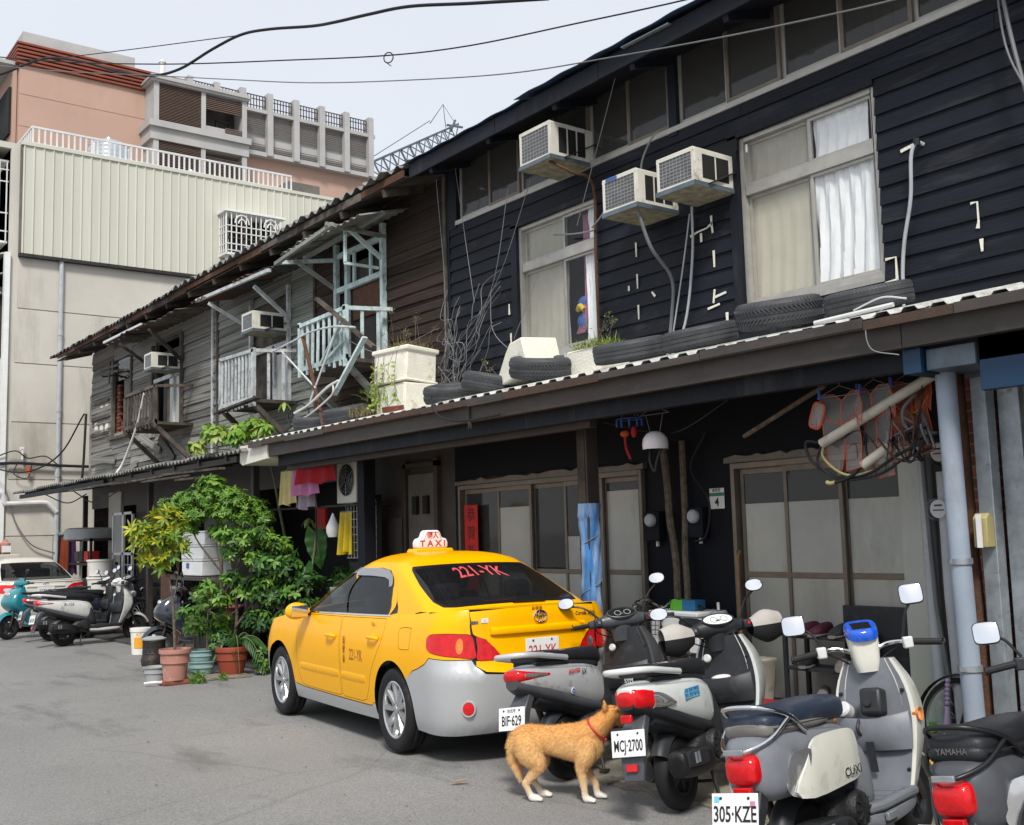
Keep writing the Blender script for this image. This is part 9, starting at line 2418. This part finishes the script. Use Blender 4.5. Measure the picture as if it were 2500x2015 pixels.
# == wires
def wire(label,pts,r,mat,cat='cable',n=6,name='overhead_cable'):
 return tag(MB().tube(spline(pts,n),r,7).build(name,mat,None,60),label,cat)
wire('thick black overhead cable making a double bend across the sky',[(2.68,17.24,8.33),(3.31,16.28,8.4),(3.49,15.67,8.36),(3.67,15.07,8.28),(3.93,14.44,8.06),(4.22,13.79,7.75),(4.44,13.18,7.53),(4.59,12.6,7.44),(4.76,11.98,7.5),(4.88,11.42,7.49),(4.99,10.88,7.37),(5.2,10.28,7.22),(5.24,9.79,7.08),(5.33,9.26,6.97),(5.47,8.7,6.86),(5.74,8.04,6.69),(6.1,7.31,6.53)],.017,'cable')
wa=wire('thin overhead wire with a twisted loop, above the roof ridge',[(2.89,17.0,8.89),(3.21,15.84,8.47),(3.79,14.48,8.03),(4.61,12.93,7.63),(5.43,11.37,7.3),(6.0,9.99,6.98),(6.29,8.83,6.72),(6.64,7.6,6.55),(6.94,6.42,6.38),(7.0,5.42,6.19)],.008,'cable')
MB().tube([(5.97+.055*math.cos(a)*.6,9.95-.055*math.cos(a)*.8,6.93+.06*math.sin(a))for a in[2*PI*k/20 for k in range(20)]],.007,6,closed=True).tube([(5.95,10.0,6.90),(5.99,9.93,6.83)],.005,5).build('twist','cable',wa)
wire('lowest thin overhead wire, crossing in front of the black house',[(2.9,17.02,8.77),(3.21,15.83,8.34),(3.69,14.51,7.89),(4.4,12.91,7.42),(4.79,11.54,6.97),(5.19,10.27,6.57),(5.58,8.9,6.2),(5.81,7.51,5.82),(5.88,6.24,5.51),(5.85,5.04,5.2),(5.83,4.2,5.0),(5.78,3.63,4.86),(5.75,3.15,4.77)],.006,'cable_grey')
wire('thinnest straight wire joining the thick cable at its bend',[(3.88,15.06,8.34),(4.33,13.51,7.98),(5.03,11.76,7.66)],.006,'cable')
wire('cable sagging from the far wall to the corner of the weathered house',[(5.6,27.8,3.55),(6.3,27.2,3.4),(6.8,26.2,3.75),(7.05,25.2,4.6)],.018,'cable')
wire('bundle of cables hanging down the far corner of the weathered house',[(7.08,25.15,4.6),(7.06,25.15,4.0),(7.05,25.2,3.4),(7.0,25.2,2.9)],.028,'cable')
# tangle of old wires at the seam between the houses
tg=thing('wire_tangle','tangle of loose pale wires where the black and weathered houses meet','wires',(7.1,10.3,3.3))
r=random.Random(31);O=T(-7.1,-10.3,-3.3)
for k in range(22):
 a=Vector((7.08,r.uniform(10.15,10.62),3.25));top=Vector((7.10,r.choice((10.62,10.55,10.3,9.9,9.5)),r.uniform(3.7,4.6)))
 m_=6;pts=[a.lerp(top,j/m_)+(Vector((r.uniform(-.10,0),r.gauss(0,.085),r.gauss(0,.055)))if 0<j<m_ else Vector())for j in range(m_+1)]
 MB(O).tube(spline(pts,5),r.choice((.003,.004,.005)),4).build('wire','wire_pale' if k%3 else 'cable_grey',tg)
for pts in([(6.9,10.45,5.85),(7.08,10.58,4.6),(7.06,10.6,3.3)],[(6.95,10.12,5.9),(7.08,9.98,4.3)],[(6.9,9.05,5.35),(7.05,9.62,4.35),(7.08,10.5,3.6)],[(6.85,8.6,5.3),(7.05,9.6,4.34),(7.06,10.9,3.55)],[(7.05,9.62,4.35),(7.06,9.6,3.9),(7.08,9.2,3.56)],[(7.05,9.6,4.0),(7.05,10.2,3.55),(7.0,11.6,3.3)],[(7.06,8.75,4.4),(7.04,9.2,3.75)],[(6.9,7.3,6.0),(7.08,8.15,4.75)],[(7.0,10.6,4.1),(6.7,11.4,3.9),(6.6,12.2,4.2)]):
 MB(O).tube(spline(pts,6),.0045,4).build('wire','wire_pale',tg)
wire('rope of dark cable coiled on the canopy end below the mint balcony',[(6.2,12.9,3.12),(6.3,13.2,3.3),(6.35,12.9,3.42),(6.3,12.6,3.25),(6.2,12.95,3.1),(6.25,13.4,3.0),(6.1,13.2,2.97)],.012,'cable','cable',8,'coiled_cable')
wire('dark cable looping from the canopy edge onto the brown beam',[(6.0,9.3,3.02),(5.93,9.15,3.06),(5.84,9.0,2.98),(5.83,8.85,2.82),(5.85,8.5,2.74),(5.86,7.9,2.74)],.010,'cable','cable',8,'loose_cable')
wire('thin pale cord hanging off the canopy edge near the pipe offcut',[(5.95,3.95,3.0),(5.84,4.0,2.9),(5.83,3.97,2.74),(5.86,3.8,2.68)],.004,'wire_pale','cord',8,'cord')
# grit and scraps on the road
r=random.Random(77);m=MB()
for k in range(230):
 y=r.uniform(1.5,17);x=r.uniform(.2,4.9)if r.random()<.7 else r.uniform(3.5,5.1);q=r.uniform(.002,.006)*(1.8 if r.random()<.08 else 1)
 M=T(x,y,.003)@RZ(r.uniform(0,6))@RX(r.uniform(-.4,.4))
 m.bx(-q*r.uniform(.5,2.2),q,-q*.7,q*.7,-q*.3,q*.5,M)
o=m.build('grit','apron',None,kind='stuff');tag(o,'pale grit and scraps scattered over the road','grit')
